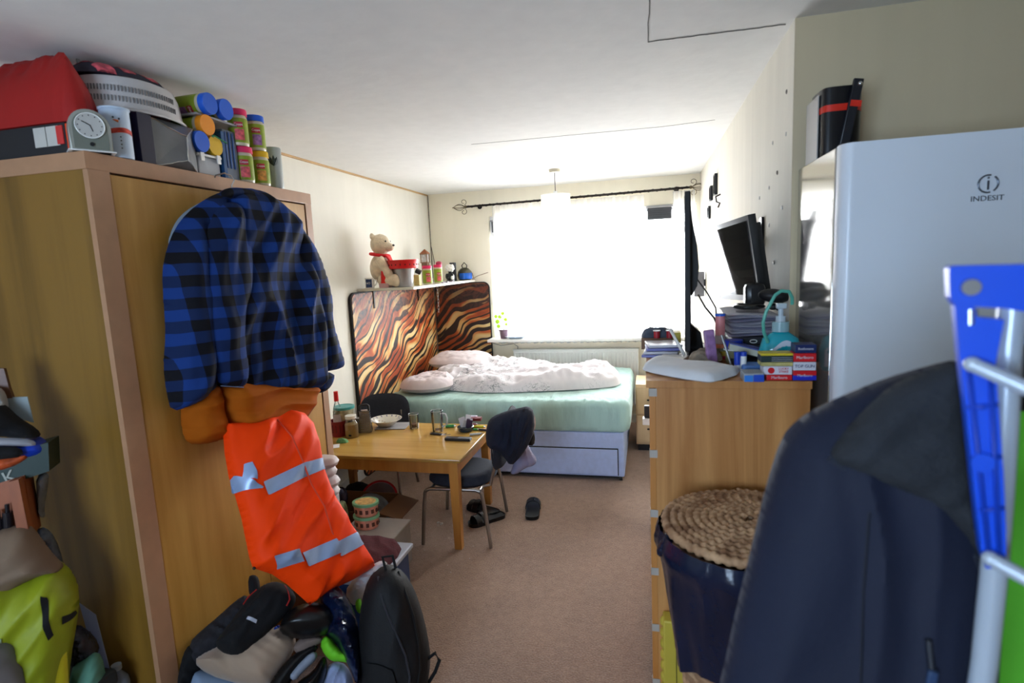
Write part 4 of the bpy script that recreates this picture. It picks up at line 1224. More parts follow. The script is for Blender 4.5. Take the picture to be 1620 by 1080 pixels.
# blue book and grey ribbed case standing
t = tag(MB().bb(-1.90, -1.725, 2.088, 2.106, ZT, ZT + .195, bev=.001).build('blue_folder', M('folder_blue', (20, 72, 122), .5)), 'slim dark blue folder standing beside the grey ribbed case', 'folder')
t = thing('ribbed_case', 'grey ribbed plastic case standing upright behind the coat hanger hook', 'case', (-1.79, 2.16, ZT))
MB().bb(-1.88, -1.735, 2.108, 2.190, ZT, ZT + .21, bev=.004).build('case_body', M('case_bluegrey', (98, 110, 128), .35, .2), t)
MB().bb(-1.735, -1.730, 2.118, 2.125, ZT + .05, ZT + .2).bb(-1.735, -1.730, 2.14, 2.147, ZT + .05, ZT + .2).bb(-1.735, -1.730, 2.162, 2.169, ZT + .05, ZT + .2).build('rib', M('rib_blue', (66, 96, 150), .4), t)
# vase with leaf print
c0 = Vector((-1.75, 2.455, ZT)); 
t = thing('leaf_print_vase', 'pale grey cylinder vase with dark leaf print at the far end of the wardrobe', 'vase', c0)
MB().lathe([(0, 0), (.036, 0), (.039, .01), (.039, .19), (.035, .195), (.035, .02), (0, .02)], c0, 24).build('vase_body', M('vase_grey', (176, 182, 178), .35), t)
s = MB()
for a_, tl_ in ((-.35, -.25), (0, 0), (.35, .25), (-.6, -.5)):
    b0 = Vector((0, 0, .10))
    pts = [onc(c0, .0398, a_ * q * 1.2, .105 + .05 * q * (1 - abs(a_) * .4)) for q in np.linspace(0, 1, 8)]
    s.tube(pts, .0075, 6, rf=lambda t_: max(.08, math.sin(PI * min(1, t_ * .95 + .03))))
s.build('leaf_print', M('leaf_dark', (46, 56, 52), .5), t)

# ================================================================== PILE IN THE NEAR LEFT CORNER
nL = Vector((.62, -.78, .05))
def lp(y, x=-1.9): return plane_place((x, y, 1), nL)
GL = None
def lump(name, label, cat, poly, pl, th, edge, fold, mat, back=.5, n=44, smooth=1, group=None):
    c = Cloth(poly, pl, th, edge, fold, back, smooth, n)
    o = c.mb().build(name, mat)
    tag(o, label, cat, group)
    return c, o
mBlk = M('black_cloth', (13, 13, 16), .9, var=.15, bump=.1)
t = thing('plastic_crate', 'dark crate at the foot of the near left pile', 'crate', (-2.05, 1.15, 0))
mCr = M('crate_dark', (44, 46, 44), .6)
MB().bb(-2.29, -1.78, .88, 1.36, 0, .36, bev=.01).build('crate_body', mCr, t)
MB().bb(-2.295, -1.775, .875, 1.365, .33, .38, bev=.008).build('crate_rim', mCr, t)
lump('clothes_bag', 'big grey fabric bag at the bottom left corner of the picture', 'bag', [(-60, 960), (0, 985), (40, 1020), (60, 1090), (60, 1180), (-60, 1180)], lp(1.10), .14, .3, folds(41, .015, 1, 4), M('bag_grey', (118, 118, 124), .8), .6)
lump('yellow_vest', 'bright yellow green hi-vis vest bundled below the beige cloth', 'vest', [(-70, 900), (0, 880), (50, 905), (90, 885), (115, 905), (127, 940), (122, 985), (112, 1040), (108, 1100), (60, 1100), (20, 1040), (-70, 1050)], lp(1.22), .13, .25, folds(42, .018, 1.1, 5), M('vest_yellow', (146, 156, 22), .55, var=.08, scale=10), .5, 60)
vc = Cloth([(-70, 900), (0, 880), (50, 905), (90, 885), (115, 905), (127, 940), (122, 985), (112, 1040), (108, 1100), (60, 1100), (20, 1040), (-70, 1050)], lp(1.22), .13, .25, folds(42, .018, 1.1, 5), .5, 1, 60)
yv = [o for o in COL.objects if o.name == 'yellow_vest'][0]
def addp(parent, mb, name, mat):
    o = mb.build(name, mat, parent)
    return o
addp(yv, vc.patch([(18, 975), (32, 970), (34, 1045), (20, 1045)], .003, 16), 'reflective_strip', M('strip_grey', (170, 190, 150), .4, .2))
addp(yv, vc.patch([(84, 915), (94, 920), (103, 975), (97, 980), (90, 955)], .003, 16), 'black_tape', mBlk)
addp(yv, vc.patch([(113, 952), (124, 958), (124, 968), (112, 965)], .003, 10), 'buckle', mBlk)
lump('yellow_bag', 'plain yellow plastic bag hanging under the hi-vis vest', 'bag', [(70, 1035), (105, 1020), (108, 1060), (110, 1130), (75, 1130)], lp(1.16), .04, .3, None, M('bag_yellow', (200, 190, 30), .5))
lump('beige_cloth', 'folded beige brown cloth draped over the yellow vest', 'cloth', [(-70, 870), (0, 835), (45, 828), (60, 845), (85, 880), (107, 898), (70, 905), (45, 918), (10, 948), (-70, 960)], lp(1.20), .10, .25, folds(43, .014, .5, 5), M('beige_cotton', (128, 106, 86), .9, var=.06), .5, 56)
lump('clear_bag', 'clear plastic bag squeezed between the beige cloth and the wardrobe side', 'bag', [(55, 838), (72, 832), (88, 850), (100, 885), (100, 900), (85, 885), (68, 862)], lp(1.30), .03, .3, crumple(45, .01), M('poly_dark', (84, 92, 104), .2, var=.4, scale=20, bump=.3), .5, 26)
# wooden spice rack box with bottles
t = thing('wooden_box', 'reddish brown wooden box holding dark bottles in the left pile', 'box', (-1.98, 1.26, 1.0))
mRW = woodm('rack_wood', (120, 58, 24), (158, 84, 40), (12, 12, 3), .5)
Tb = plane_place((-1.93, 1.27, 1), nL)
def quad_prism(P, place, d0, d1, name, mat, parent=None):
    mb = MB(); a = [mb.bm.verts.new(place(p[0], p[1], d0)) for p in P]; b2 = [mb.bm.verts.new(place(p[0], p[1], d1)) for p in P]
    mb.bm.faces.new(a); mb.bm.faces.new(b2[::-1])
    for i in range(len(P)): mb.bm.faces.new((a[i], a[(i + 1) % len(P)], b2[(i + 1) % len(P)], b2[i]))
    return mb.build(name, mat, parent)
quad_prism([(-60, 778), (48, 745), (62, 835), (-60, 885)], Tb, -.02, .05, 'back_board', mRW, t)
quad_prism([(30, 750), (46, 746), (62, 828), (46, 836)], Tb, .05, .09, 'box_side', mRW, t)
quad_prism([(-60, 872), (44, 828), (46, 838), (-60, 884)], Tb, .05, .09, 'box_front', mRW, t)
for k, (x, y) in enumerate(((2, 830), (14, 822), (28, 812), (-14, 838))):
    b_ = Tb(x, y + 22, .07); tp = Tb(x - 3, y - 26, .07)
    o = MB().cyl(b_, b_ + (tp - b_) * .75, .013, seg=12).cyl(b_ + (tp - b_) * .75, tp, .006, seg=10).build('spice_bottle', M('bottle_dark', (30, 26, 30), .25))
    tag(o, ['second bottle from the left in the reddish wooden box', 'third bottle from the left in the reddish wooden box', 'rightmost dark bottle in the reddish wooden box', 'leftmost dark bottle in the reddish wooden box'][k], 'bottle', 'dark bottles in the wooden box')
# green card crate
t = thing('card_crate', 'dark green card crate printed with large white letters in the left pile', 'crate', (-1.98, 1.26, 1.12))
Tg = plane_place((-1.92, 1.22, 1), nL)
quad_prism([(-60, 735), (76, 700), (78, 745), (-60, 790)], Tg, -.11, 0, 'crate_body', M('crate_green', (16, 44, 36), .5), t)
va_ = Tg(10, 757, .002)
xd = (Tg(60, 740, 0) - Tg(0, 762, 0)).normalized(); yd = (Vector((0, 0, 1)) - xd * xd.z).normalized()
text('lettering', 'CK', .055, M('letter_white', (170, 172, 160), .6), TM(Tg(4, 759, .0015), xd, yd), t)
lump('orange_net', 'orange and yellow mesh scarf lying over the green crate', 'scarf', [(-60, 722), (0, 722), (30, 718), (44, 712), (48, 722), (28, 735), (0, 745), (-60, 752)], lp(1.24), .035, .3, folds(47, .008, .3, 8), M('net_orange', (206, 88, 40), .6, var=.4, scale=30), .5)
lump('blue_cloth', 'shiny bright blue cloth in the stack beside the wardrobe', 'cloth', [(-60, 700), (30, 696), (60, 688), (76, 698), (78, 712), (62, 722), (30, 726), (-60, 722)], lp(1.28), .07, .3, folds(48, .008, .4, 6), M('royal_blue', (24, 64, 190), .35), .5)
lump('white_cuff', 'white knitted cloth with red edge folded in the dark clothes', 'cloth', [(-60, 688), (0, 692), (40, 693), (57, 698), (56, 706), (20, 706), (-60, 706)], lp(1.22), .03, .3, None, M('knit_white', (170, 166, 170), .9), .5)
lump('black_trousers', 'black folded trousers on top of the near left stack', 'trousers', [(-60, 640), (0, 638), (10, 640), (30, 660), (60, 678), (66, 690), (50, 694), (0, 690), (-60, 690)], lp(1.24), .07, .3, folds(49, .012, .4, 5), mBlk, .5)
lump('black_sweater', 'black sweater folded between the white knit and the green crate', 'sweater', [(-60, 704), (0, 706), (34, 707), (38, 722), (0, 727), (-60, 730)], lp(1.19), .04, .3, None, mBlk, .5)
q = quad_prism([(12, 628), (44, 627), (54, 668), (30, 662), (14, 648)], lp(1.30), 0, .004, 'white_card', M('card_white', (150, 160, 160), .7)); tag(q, 'white card standing behind the black trousers', 'card')
lump('white_wrapper', 'crumpled white plastic wrapper at the left edge of the picture', 'wrapper', [(-50, 612), (0, 612), (8, 620), (14, 640), (10, 660), (-50, 670)], lp(1.26), .04, .3, crumple(50, .012), M('wrap_white', (170, 170, 168), .5), .5)
lump('cup_lid', 'small mint green cup lid lying by the white wrapper', 'lid', [(-20, 658), (0, 656), (8, 662), (8, 670), (-20, 672)], lp(1.19), .02, .3, None, M('mint_plastic', (60, 160, 120), .4), .5, 16)
q = quad_prism([(-30, 580), (10, 582), (18, 612), (24, 628), (-30, 632)], lp(1.32), 0, .02, 'wooden_board', woodm('board_brown', (100, 60, 34), (136, 88, 56))); tag(q, 'brown wooden board end leaning against the wardrobe side', 'board')
lump('plastic_bag', 'crumpled transparent plastic hanging beside the green crate', 'bag', [(56, 752), (78, 745), (76, 770), (70, 800), (72, 820), (60, 815), (58, 780)], lp(1.32), .03, .3, crumple(52, .01), M('poly_grey', (120, 122, 124), .25, var=.3, scale=16, bump=.3), .5, 26)
# lower right of that pile
lump('mint_cloth', 'mint green folded cloth at the bottom of the left pile', 'cloth', [(110, 1060), (130, 1040), (155, 1030), (166, 1050), (172, 1120), (110, 1120)], lp(1.30), .06, .3, folds(53, .01, 1, 5), M('mint_cloth', (96, 150, 130), .8), .5)
lump('dark_poly_bag', 'dark see-through bag tucked behind the yellow vest', 'bag', [(108, 1000), (122, 985), (150, 1005), (160, 1030), (140, 1040), (112, 1058)], lp(1.35), .05, .3, crumple(54, .012), M('poly_black', (46, 46, 58), .25, var=.3, scale=16, bump=.3), .5, 26)
q = quad_prism([(126, 953), (152, 972), (176, 1066), (168, 1072), (142, 1010)], lp(1.40), 0, .006, 'paper_sheet', M('paper_blue_white', (150, 160, 196), .7)); tag(q, 'long pale paper sheet leaning against the wardrobe side near the floor', 'paper')
t = thing('water_bottle', 'empty clear plastic bottle at the foot of the wardrobe side', 'bottle', onp(190, 1075, (-1.9, 1.38, 1), nL))
c0 = onp(188, 1080, (-1.9, 1.38, 1), nL)
MB().lathe([(0, -.12), (.032, -.12), (.034, -.1), (.034, .0), (.03, .02), (.013, .045), (.013, .055)], c0, 20).build('bottle_body', M('pet_plastic', (110, 120, 134), .12, var=.2), t)
MB().cyl(c0 + Vector((0, 0, .053)), c0 + Vector((0, 0, .07)), .016, seg=16).build('bottle_cap', M('cap_grey', (150, 156, 160), .4), t)

# ================================================================== PILE OF CLOTHES AT THE FOOT OF THE WARDROBE
nP = Vector((.42, -.62, .66))
def pp(x=-1.4, y=1.75, z=.25): return plane_place((x, y, z), nP)
mNavy = M('navy_cloth', (16, 20, 36), .8, var=.2, bump=.1)
mLeath = M('black_leather', (12, 12, 14), .28, var=.1)
mBeige = M('beige_fleece', (166, 142, 120), .9, var=.05, sheen=.3)
mPoly = M('navy_poly', (10, 20, 46), .22, var=.5, scale=9, bump=.35, bscale=16)
lump('grey_jumper', 'dark grey knitted jumper heaped against the wardrobe door', 'jumper', [(300, 1015), (315, 1000), (345, 975), (372, 950), (392, 938), (400, 965), (388, 1000), (350, 1030), (320, 1050), (296, 1055)], pp(-1.50, 1.74, .30), .06, .3, folds(61, .02, 2.6, 6), M('charcoal_knit', (36, 35, 40), .95, var=.3, scale=60), .8, 40)
lump('black_coat', 'black coat lying at the bottom of the pile by the wardrobe', 'coat', [(280, 1120), (281, 1060), (290, 1025), (310, 1012), (345, 1010), (372, 1020), (330, 1045), (306, 1070), (300, 1120)], pp(-1.47, 1.70, .20), .07, .3, folds(62, .022, 2, 6), mBlk, .8, 40)
lump('cushion', 'pale blue grey cushion at the bottom of the pile under the beige blanket', 'cushion', [(298, 1075), (310, 1055), (360, 1062), (410, 1075), (430, 1120), (298, 1130)], pp(-1.45, 1.66, .10), .09, .35, None, M('pale_blue_cotton', (132, 152, 178), .85), .6, 36)
lump('beige_blanket', 'rolled beige fleece blanket in the middle of the pile', 'blanket', [(304, 1046), (330, 1028), (372, 1012), (410, 996), (436, 990), (462, 1000), (470, 1014), (462, 1035), (444, 1060), (424, 1090), (380, 1082), (330, 1068)], pp(-1.42, 1.70, .24), .10, .3, folds(63, .020, 2.7, 5), mBeige, .5, 52)
t = thing('black_holdall', 'long black bag with small white print lying over the beige blanket', 'bag', (-1.42, 1.78, .38))
bh = Cloth([(338, 1020), (352, 1000), (372, 975), (388, 950), (402, 936), (422, 922), (444, 920), (462, 932), (470, 948), (458, 968), (440, 985), (418, 1006), (400, 1024), (384, 1038), (360, 1038)], pp(-1.40, 1.72, .36), .085, .28, folds(64, .018, .9, 7), .5, 1, 56)
bh.mb().build('bag_body', mBlk, t)
MB().tube([bh.at(u, v, .002) for u, v in ((452, 930), (458, 942), (460, 952), (455, 962))], .003, 6).tube([bh.at(u, v, .002) for u, v in ((388, 960), (395, 948), (408, 936))], .003, 6).build('red_piping', M('piping_red', (170, 34, 30), .5), t)
q = bh.patch([(397, 981), (411, 986), (409, 991), (395, 986)], .002, 8); q.build('print_mark', M('print_white', (190, 195, 210), .5), t)
lump('blue_scarf', 'royal blue cloth edge with pale lining showing beneath the black bag', 'cloth', [(384, 1040), (400, 1025), (420, 1006), (438, 988), (444, 990), (430, 1010), (410, 1030), (392, 1044)], pp(-1.40, 1.72, .30), .03, .3, None, M('blue_lining', (40, 80, 190), .7), .8, 24)
lump('black_leather_bag', 'shiny black leather bag with curved top in the pile', 'bag', [(440, 1000), (446, 978), (462, 962), (486, 953), (512, 954), (530, 965), (538, 984), (530, 1000), (505, 1008), (470, 1012)], pp(-1.30, 1.78, .34), .10, .35, folds(65, .008, .2, 4), mLeath, .5, 44)
lump('taupe_roll', 'taupe rolled fabric under the black leather bag', 'roll', [(464, 1020), (478, 1006), (505, 1004), (514, 1012), (500, 1022), (478, 1034), (466, 1032)], pp(-1.30, 1.74, .26), .04, .4, None, M('taupe', (122, 104, 96), .85), .8, 26)
t_ = lump('leather_belt', 'wide black leather strap crossing the lower pile', 'strap', [(418, 1095), (440, 1060), (466, 1032), (498, 1018), (506, 1024), (480, 1048), (462, 1075), (448, 1100)], pp(-1.27, 1.68, .20), .03, .3, None, mLeath, .8, 34)
lump('grey_strap', 'pale grey rolled cloth beside the wide black strap', 'cloth', [(456, 1070), (470, 1052), (492, 1030), (503, 1032), (500, 1044), (482, 1060), (466, 1078)], pp(-1.24, 1.68, .20), .03, .4, None, M('grey_pale', (142, 150, 166), .8), .8, 26)
lump('black_boot', 'black rounded boot at the bottom of the pile beside the pale cloth', 'boot', [(452, 1100), (470, 1078), (495, 1062), (508, 1040), (516, 1038), (519, 1056), (512, 1080), (495, 1110)], pp(-1.22, 1.68, .14), .06, .35, None, mLeath, .8, 34)
lump('white_shirt', 'pale blue white crumpled shirt at the bottom edge beside the backpack', 'shirt', [(500, 1110), (508, 1085), (516, 1055), (530, 1045), (548, 1050), (560, 1075), (562, 1120), (505, 1130)], pp(-1.19, 1.72, .10), .06, .3, folds(66, .014, 1.2, 6), M('white_blue', (150, 160, 196), .85), .8, 34)
lump('lime_cloth', 'lime green folded cloth in the pile left of the backpack', 'cloth', [(506, 1018), (514, 1004), (524, 1008), (534, 1024), (548, 1032), (558, 1040), (558, 1050), (540, 1046), (524, 1046), (512, 1034)], pp(-1.18, 1.74, .20), .035, .3, folds(67, .008, .6, 5), M('lime', (110, 200, 30), .7), .8, 30)
lump('navy_bag', 'crumpled navy blue plastic bag between the pile and the black backpack', 'bag', [(505, 935), (530, 922), (548, 940), (560, 965), (568, 990), (572, 1060), (566, 1090), (548, 1045), (530, 1015), (512, 1000), (520, 975), (508, 955)], pp(-1.20, 1.84, .34), .10, .28, crumple(68, .03, 8), mPoly, .5, 48)
lump('strap_loop', 'black upright strap loop beside the hem of the orange jacket', 'strap', [(392, 912), (402, 908), (410, 914), (412, 935), (405, 948), (394, 944)], pp(-1.46, 1.84, .44), .02, .3, None, mBlk, .8, 18)
lump('white_sack', 'white crumpled plastic sack behind the hem of the orange jacket', 'bag', [(545, 935), (560, 915), (585, 895), (605, 885), (616, 893), (600, 910), (585, 935), (570, 955), (556, 958)], plane_place((-1.30, 2.10, .42), nP), .06, .3, crumple(69, .014, 6), M('white_poly', (196, 194, 198), .5, bump=.2, bscale=20), .8, 34)
lump('lime_scrap', 'small lime green scrap between the white sack and the backpack', 'cloth', [(562, 950), (570, 944), (574, 960), (570, 972), (563, 965)], plane_place((-1.27, 2.02, .38), nP), .02, .3, None, M('lime', (110, 200, 30)), .8, 12)

# black backpack standing on the carpet
nB = Vector((.45, -.87, .18))
t = thing('backpack', 'black backpack with curved front zip standing on the carpet at the end of the pile', 'backpack', (-.98, 1.86, 0))
bpk = Cloth([(572, 1135), (567, 1080), (566, 1030), (568, 985), (572, 950), (582, 915), (600, 898), (620, 893), (640, 905), (655, 930), (666, 960), (676, 1000), (682, 1040), (676, 1090), (660, 1135)], plane_place((-1.0, 1.86, .28), nB), .12, .22, folds(71, .012, 1.4, 6), 1.0, 1, 60)
bpk.mb().build('pack_body', M('backpack_nylon', (9, 9, 12), .7, var=.2, scale=40, bump=.15, bscale=200), t)
zl = [(598, 905), (604, 930), (614, 955), (628, 985), (640, 1015), (646, 1045), (642, 1080)]
MB().tube([bpk.at(u, v, .002) for u, v in zl], .0045, 6).build('zip', M('zip_grey', (52, 52, 58), .35), t)
MB().tube([bpk.at(u, v, .003) for u, v in [(630, 900), (640, 925), (652, 960), (660, 1000), (662, 1040), (656, 1075)]], .004, 6).build('seam', M('seam_dark', (10, 10, 12), .6), t)
pk = bpk.patch([(574, 1030), (600, 1026), (626, 1034), (628, 1120), (580, 1120)], .010, 20, 1, .012)
pk.build('front_pocket', M('backpack_pocket', (8, 8, 10), .75, bump=.15, bscale=200), t)
MB().tube([bpk.at(610, 897, .0), bpk.at(606, 892, .0) + Vector((0, 0, .03)), bpk.at(622, 890, .0) + Vector((0, 0, .03)), bpk.at(626, 897, .0)], .006, 8).build('top_handle', mBlk, t)
a = bpk.at(675, 1035, -.02)
MB().tube([a, a + Vector((.035, 0, .03)), a + Vector((.05, 0, .0)), a + Vector((.03, 0, -.05)), a + Vector((-.0, 0, -.10))], .007, 8).build('side_strap', mBlk, t)

# storage box with towels behind the backpack
mBx = M('box_blue', (28, 62, 110), .4)
t = thing('storage_box', 'blue plastic storage box with pale lid behind the backpack', 'box', (-1.38, 2.30, 0))
MB().bb(-1.53, -1.185, 2.10, 2.44, 0, .30, bev=.012).build('box_body', mBx, t)
MB().bb(-1.545, -1.165, 2.085, 2.455, .295, .318, bev=.006).build('box_lid', M('lid_pale', (176, 184, 198), .4), t)
lump('maroon_towel', 'dark red maroon towel folded on the storage box lid', 'towel', [(-1.53, 2.12), (-1.3, 2.09), (-1.20, 2.14), (-1.175, 2.36), (-1.26, 2.455), (-1.48, 2.45), (-1.53, 2.3)], floor_place(.319), .045, .2, folds(73, .010, .8, 5), M('maroon_towelling', (84, 34, 42), .95, var=.15, scale=50, bump=.3, bscale=120), 0, 44)
# grey box lid, food tubs etc. behind
t = thing('card_box', 'grey cardboard box holding the food tubs next to the wardrobe', 'box', (-1.5, 2.66, 0))
MB().bb(-1.68, -1.36, 2.53, 2.84, 0, .235, bev=.003).build('box_body', M('box_grey', (150, 142, 134), .8), t)
MB().bb(-1.685, -1.355, 2.525, 2.845, .236, .246, bev=.002).build('box_lid', M('lid_greyish', (176, 170, 164), .6), t)
mTubW = M('tub_peach', (226, 150, 124), .5, var=.25, scale=28)
mTubL = M('tub_mint', (128, 186, 140), .4)
def tub(base, label, r=.072, h=.068, lidm=mTubL):
    t = thing('food_tub', label, 'tub', base, 0, 'food tubs stacked on the grey box')
    T_ = Matrix.Diagonal((1.0, .82, 1, 1))
    MB().lathe([(0, 0), (r * .86, 0), (r * .9, .004), (r, h), (0, h)], (0, 0, 0), 28, mat=T_).build('tub_body', mTubW, t, world=False)
    MB().lathe([(r * .98, h - .008), (r * 1.06, h - .008), (r * 1.06, h + .006), (r * .98, h + .008), (r * .9, h + .005), (0, h + .005)], (0, 0, 0), 28, mat=T_).build('tub_lid', lidm, t, world=False)
    MB().lathe([(0, h + .006), (r * .84, h + .006), (r * .84, h + .0068), (0, h + .007)], (0, 0, 0), 24, mat=T_).build('lid_print', M('lid_print', (222, 178, 110), .5, var=.4, scale=40), t, world=False)
    s = MB()
    for k in range(7):
        a_ = -2.6 + k * .5
        s.box((r * .955 * math.cos(a_), r * .955 * .82 * math.sin(a_), h * .45), (.004, .016, .022), (0, -.12, a_ + .05))
    s.build('cow_print', M('print_brown', (92, 48, 36), .5), t, world=False)
    return t
tb = onz(577, 836, .248)
tub(Vector((tb.x, tb.y + .03, .247)), 'lower peach printed food tub of the stack on the grey box')
tub(Vector((tb.x + .002, tb.y + .03, .247 + .077)), 'upper peach printed food tub with mint green lid, topmost of the stack')
lump('yellow_wrap', 'clear bag with green and yellow wrappers beside the food tubs', 'bag', [(528, 800), (545, 788), (552, 810), (552, 840), (545, 852), (535, 840)], plane_place((tb.x - .10, tb.y, .3), nB), .04, .35, crumple(74, .01), M('wrap_green', (150, 160, 110), .3, var=.6, scale=26), .8, 24)
c_, o_ = lump('glossy_pot', 'dark glossy lidded pot behind the clear bag', 'pot', [(524, 790), (528, 775), (540, 768), (550, 776), (551, 792), (544, 812), (532, 815)], plane_place(onz(538, 815, .252), nB), .05, .4, None, M('pot_dark', (50, 46, 66), .12, .5, var=.5, scale=9), .8, 26)
# white foam containers stack near wardrobe edge
mFoamW = M('foam_white', (214, 204, 202), .6, var=.04)
fb_ = onz(513, 800, .30)
FX, FY = -1.60, 2.40
t = thing('white_carton', 'tall white carton standing at the wardrobe edge under the foam containers', 'carton', (FX, FY, 0))
MB().bb(FX - .06, FX + .05, FY - .045, FY + .045, 0, .565, bev=.006).build('carton_body', M('carton_white', (196, 190, 190), .7), t)
for k, (dx, sc) in enumerate(((0, 1), (.004, 1.05), (-.004, .98), (.002, 1.12))):
    c = Cloth([(FX - .07 * sc + dx, FY - .06), (FX + .07 * sc + dx, FY - .06), (FX + .07 * sc + dx, FY + .06), (FX - .07 * sc + dx, FY + .06)], floor_place(.568 + .052 * k + .022), .025, .2, None, .9, 2, 20)
    tag(c.mb().build('foam_container', mFoamW), ['lowest white foam food container of the stack by the wardrobe', 'second white foam food container from the bottom of the stack', 'second white foam food container from the top of the stack', 'topmost white foam food container of the stack by the wardrobe'][k], 'food container', 'white foam containers stacked by the wardrobe')
# things under the table
t = thing('cardboard_box', 'open brown cardboard box under the table behind the food tubs', 'box', (-1.75, 3.0, 0))
mCard = M('cardboard', (116, 82, 54), .85, var=.06)
b_ = MB().bb(-1.98, -1.56, 2.86, 3.16, 0, .01).bb(-1.98, -1.972, 2.86, 3.16, .01, .26).bb(-1.568, -1.56, 2.86, 3.16, .01, .26).bb(-1.972, -1.568, 2.86, 2.868, .01, .26).bb(-1.972, -1.568, 3.152, 3.16, .01, .26)
b_.build('box_body', mCard, t)
MB().box((-1.50, 3.0, .245), (.14, .28, .006), (0, .25, 0)).build('box_flap', mCard, t)
c0 = Vector((-1.86, 3.33, 0))
t = thing('red_bucket', 'red rimmed white lined tub tilted under the table', 'tub', c0)
Tt = Matrix.Translation((-1.78, 3.30, .09)) @ Matrix.Rotation(.75, 4, 'X') @ Matrix.Rotation(.3, 4, 'Y')
MB().lathe([(0, 0), (.085, 0), (.11, .17), (.105, .17), (.08, .012), (0, .012)], (0, 0, 0), 30, mat=Tt).build('tub_body', M('tub_white_inner', (170, 158, 170), .5), t)
MB().lathe([(.108, .165), (.118, .165), (.118, .178), (.104, .178)], (0, 0, 0), 30, mat=Tt).lathe([(.0868, .002), (.1112, .162)], (0, 0, 0), 30, mat=Tt @ Matrix.Diagonal((1.012, 1.012, 1, 1))).build('red_band', M('tub_red', (176, 30, 44), .4, var=.3, scale=14), t)
lump('grey_poly_bag', 'translucent grey carrier bag with rubbish standing on the carpet by the box', 'bag', [(566, 790), (580, 778), (602, 782), (616, 795), (621, 812), (614, 838), (600, 852), (586, 856), (572, 840)], plane_place((-1.52, 2.98, .10), Vector((.4, -.85, .3))), .07, .35, crumple(76, .015, 6), M('poly_bag_grey', (104, 106, 108), .35, var=.35, scale=14, bump=.3), .8, 36)
lump('dark_rubbish_bag', 'black bag lying in the shade under the table', 'bag', [(-2.2, 3.18), (-1.9, 3.4), (-1.95, 3.62), (-2.2, 3.6)], floor_place(.0), .16, .35, crumple(77, .02, 5), mBlk, 0, 26)
t = thing('orange_pot', 'small orange and blue rimmed tub beside the orange jacket sleeve', 'tub', onz(572, 872, .34))
c0 = Vector((-1.44, 2.13, .32)); c0 = onp(571, 876, (-1.50, 2.15, .33), Vector((0, 0, 1))); c0.z = .33
c0 = Vector((-1.47, 2.065, .30))
MB().lathe([(0, 0), (.04, 0), (.048, .06), (0, .06)], c0, 24).build('tub_body', M('pot_orange', (206, 120, 70), .5), t)
MB().lathe([(.044, .06), (.051, .06), (.051, .07), (0, .071)], c0, 24).build('tub_lid', M('lid_lightblue', (90, 150, 200), .4), t)
t.location = c0
for ch in t.children: ch.location = ch.location
MB().bb(-1.53, -1.41, 2.005, 2.098, 0, .299, bev=.004).build('box', mCard).update_tag() if False else None
t = tag(MB().bb(-1.56, -1.40, 1.995, 2.083, 0, .299, bev=.004).build('carton', mCard), 'brown carton beneath the small orange tub', 'carton')

# crumbs on the carpet
mCrumb = M('crumb', (214, 206, 196), .8)
random.seed(5)
s = MB()
for _ in range(46):
    s.ball((random.uniform(-1.62, -1.0), random.uniform(2.7, 3.7), .002), random.uniform(.0015, .0035), seg=6)
for k in range(14): s.ball((-1.37 + random.uniform(-.03, .03), 3.29 + random.uniform(-.03, .03), .003), random.uniform(.002, .006), seg=6)
tag(s.build('crumbs', mCrumb), 'scattered pale crumbs on the carpet under and beside the table', 'crumbs', None, 'stuff')

# slippers
mSlip = M('black_rubber', (12, 12, 14), .35, var=.1)
def slipper(label, x, y, rz):
    t = thing('slider_sandal', label, 'sandal', (x, y, 0), rz, 'black sliders on the carpet')
    so = [(-.045, -.12), (.0, -.135), (.042, -.12), (.048, -.06), (.044, 0), (.055, .07), (.04, .125), (0, .14), (-.04, .12), (-.05, .06), (-.04, 0), (-.046, -.06)]
    P_ = chaikin(so, 2)
    mb = MB(); a = [mb.bm.verts.new((p[0], p[1], 0)) for p in P_]; b2 = [mb.bm.verts.new((p[0] * 1.02, p[1] * 1.01, .024)) for p in P_]
    c2 = [mb.bm.verts.new((p[0] * .88, p[1] * .94, .020)) for p in P_]
    mb.bm.faces.new(a)
    mb.bm.faces.new(c2)
    n = len(P_)
    for i in range(n):
        mb.bm.faces.new((a[i], a[(i + 1) % n], b2[(i + 1) % n], b2[i])); mb.bm.faces.new((b2[i], b2[(i + 1) % n], c2[(i + 1) % n], c2[i]))
    mb.build('sole', mSlip, t, world=False)
    for (y0, y1, hh) in ((.015, .055, .062), (.062, .10, .052)):
        mb = MB(); g = []
        for i in range(13):
            a_ = PI * i / 12
            g.append([mb.bm.verts.new((.052 * math.cos(a_) * k_, y_, .012 + hh * k_ * math.sin(a_) ** .8)) for (y_, k_) in ((y0, 1), (y1, 1), (y1, .93), (y0, .93))])
        for i in range(12):
            for k in range(4):
                f = mb.bm.faces.new((g[i][k], g[i][(k + 1) % 4], g[i + 1][(k + 1) % 4], g[i + 1][k])); f.smooth = True
        mb.build('strap', mSlip, t, world=False)
        MB().box((.052 * math.cos(1.2), (y0 + y1) / 2, .012 + hh * math.sin(1.2) ** .8 + .001), (.014, .022, .004), (0, .4, 0), bev=.001).build('buckle', M('buckle_dark', (70, 70, 74), .3, .5), t, world=False)
    return t
slipper('black slider sandal alone on the carpet beyond the chair', -.785, 3.56, .15)
slipper('black slider sandal turned sideways by the chair leg, nearer of the pair', -1.06, 3.38, 2.4)
slipper('black slider sandal under the table behind the other one', -1.13, 3.52, 1.2)

# ================================================================== ON THE TABLE
def on_t(px, py, dy=0): 
    p = onz(px, py, TZ + .0005); p.y += dy; return p
mSteelG = M('grater_steel', (120, 122, 126), .25, .9)
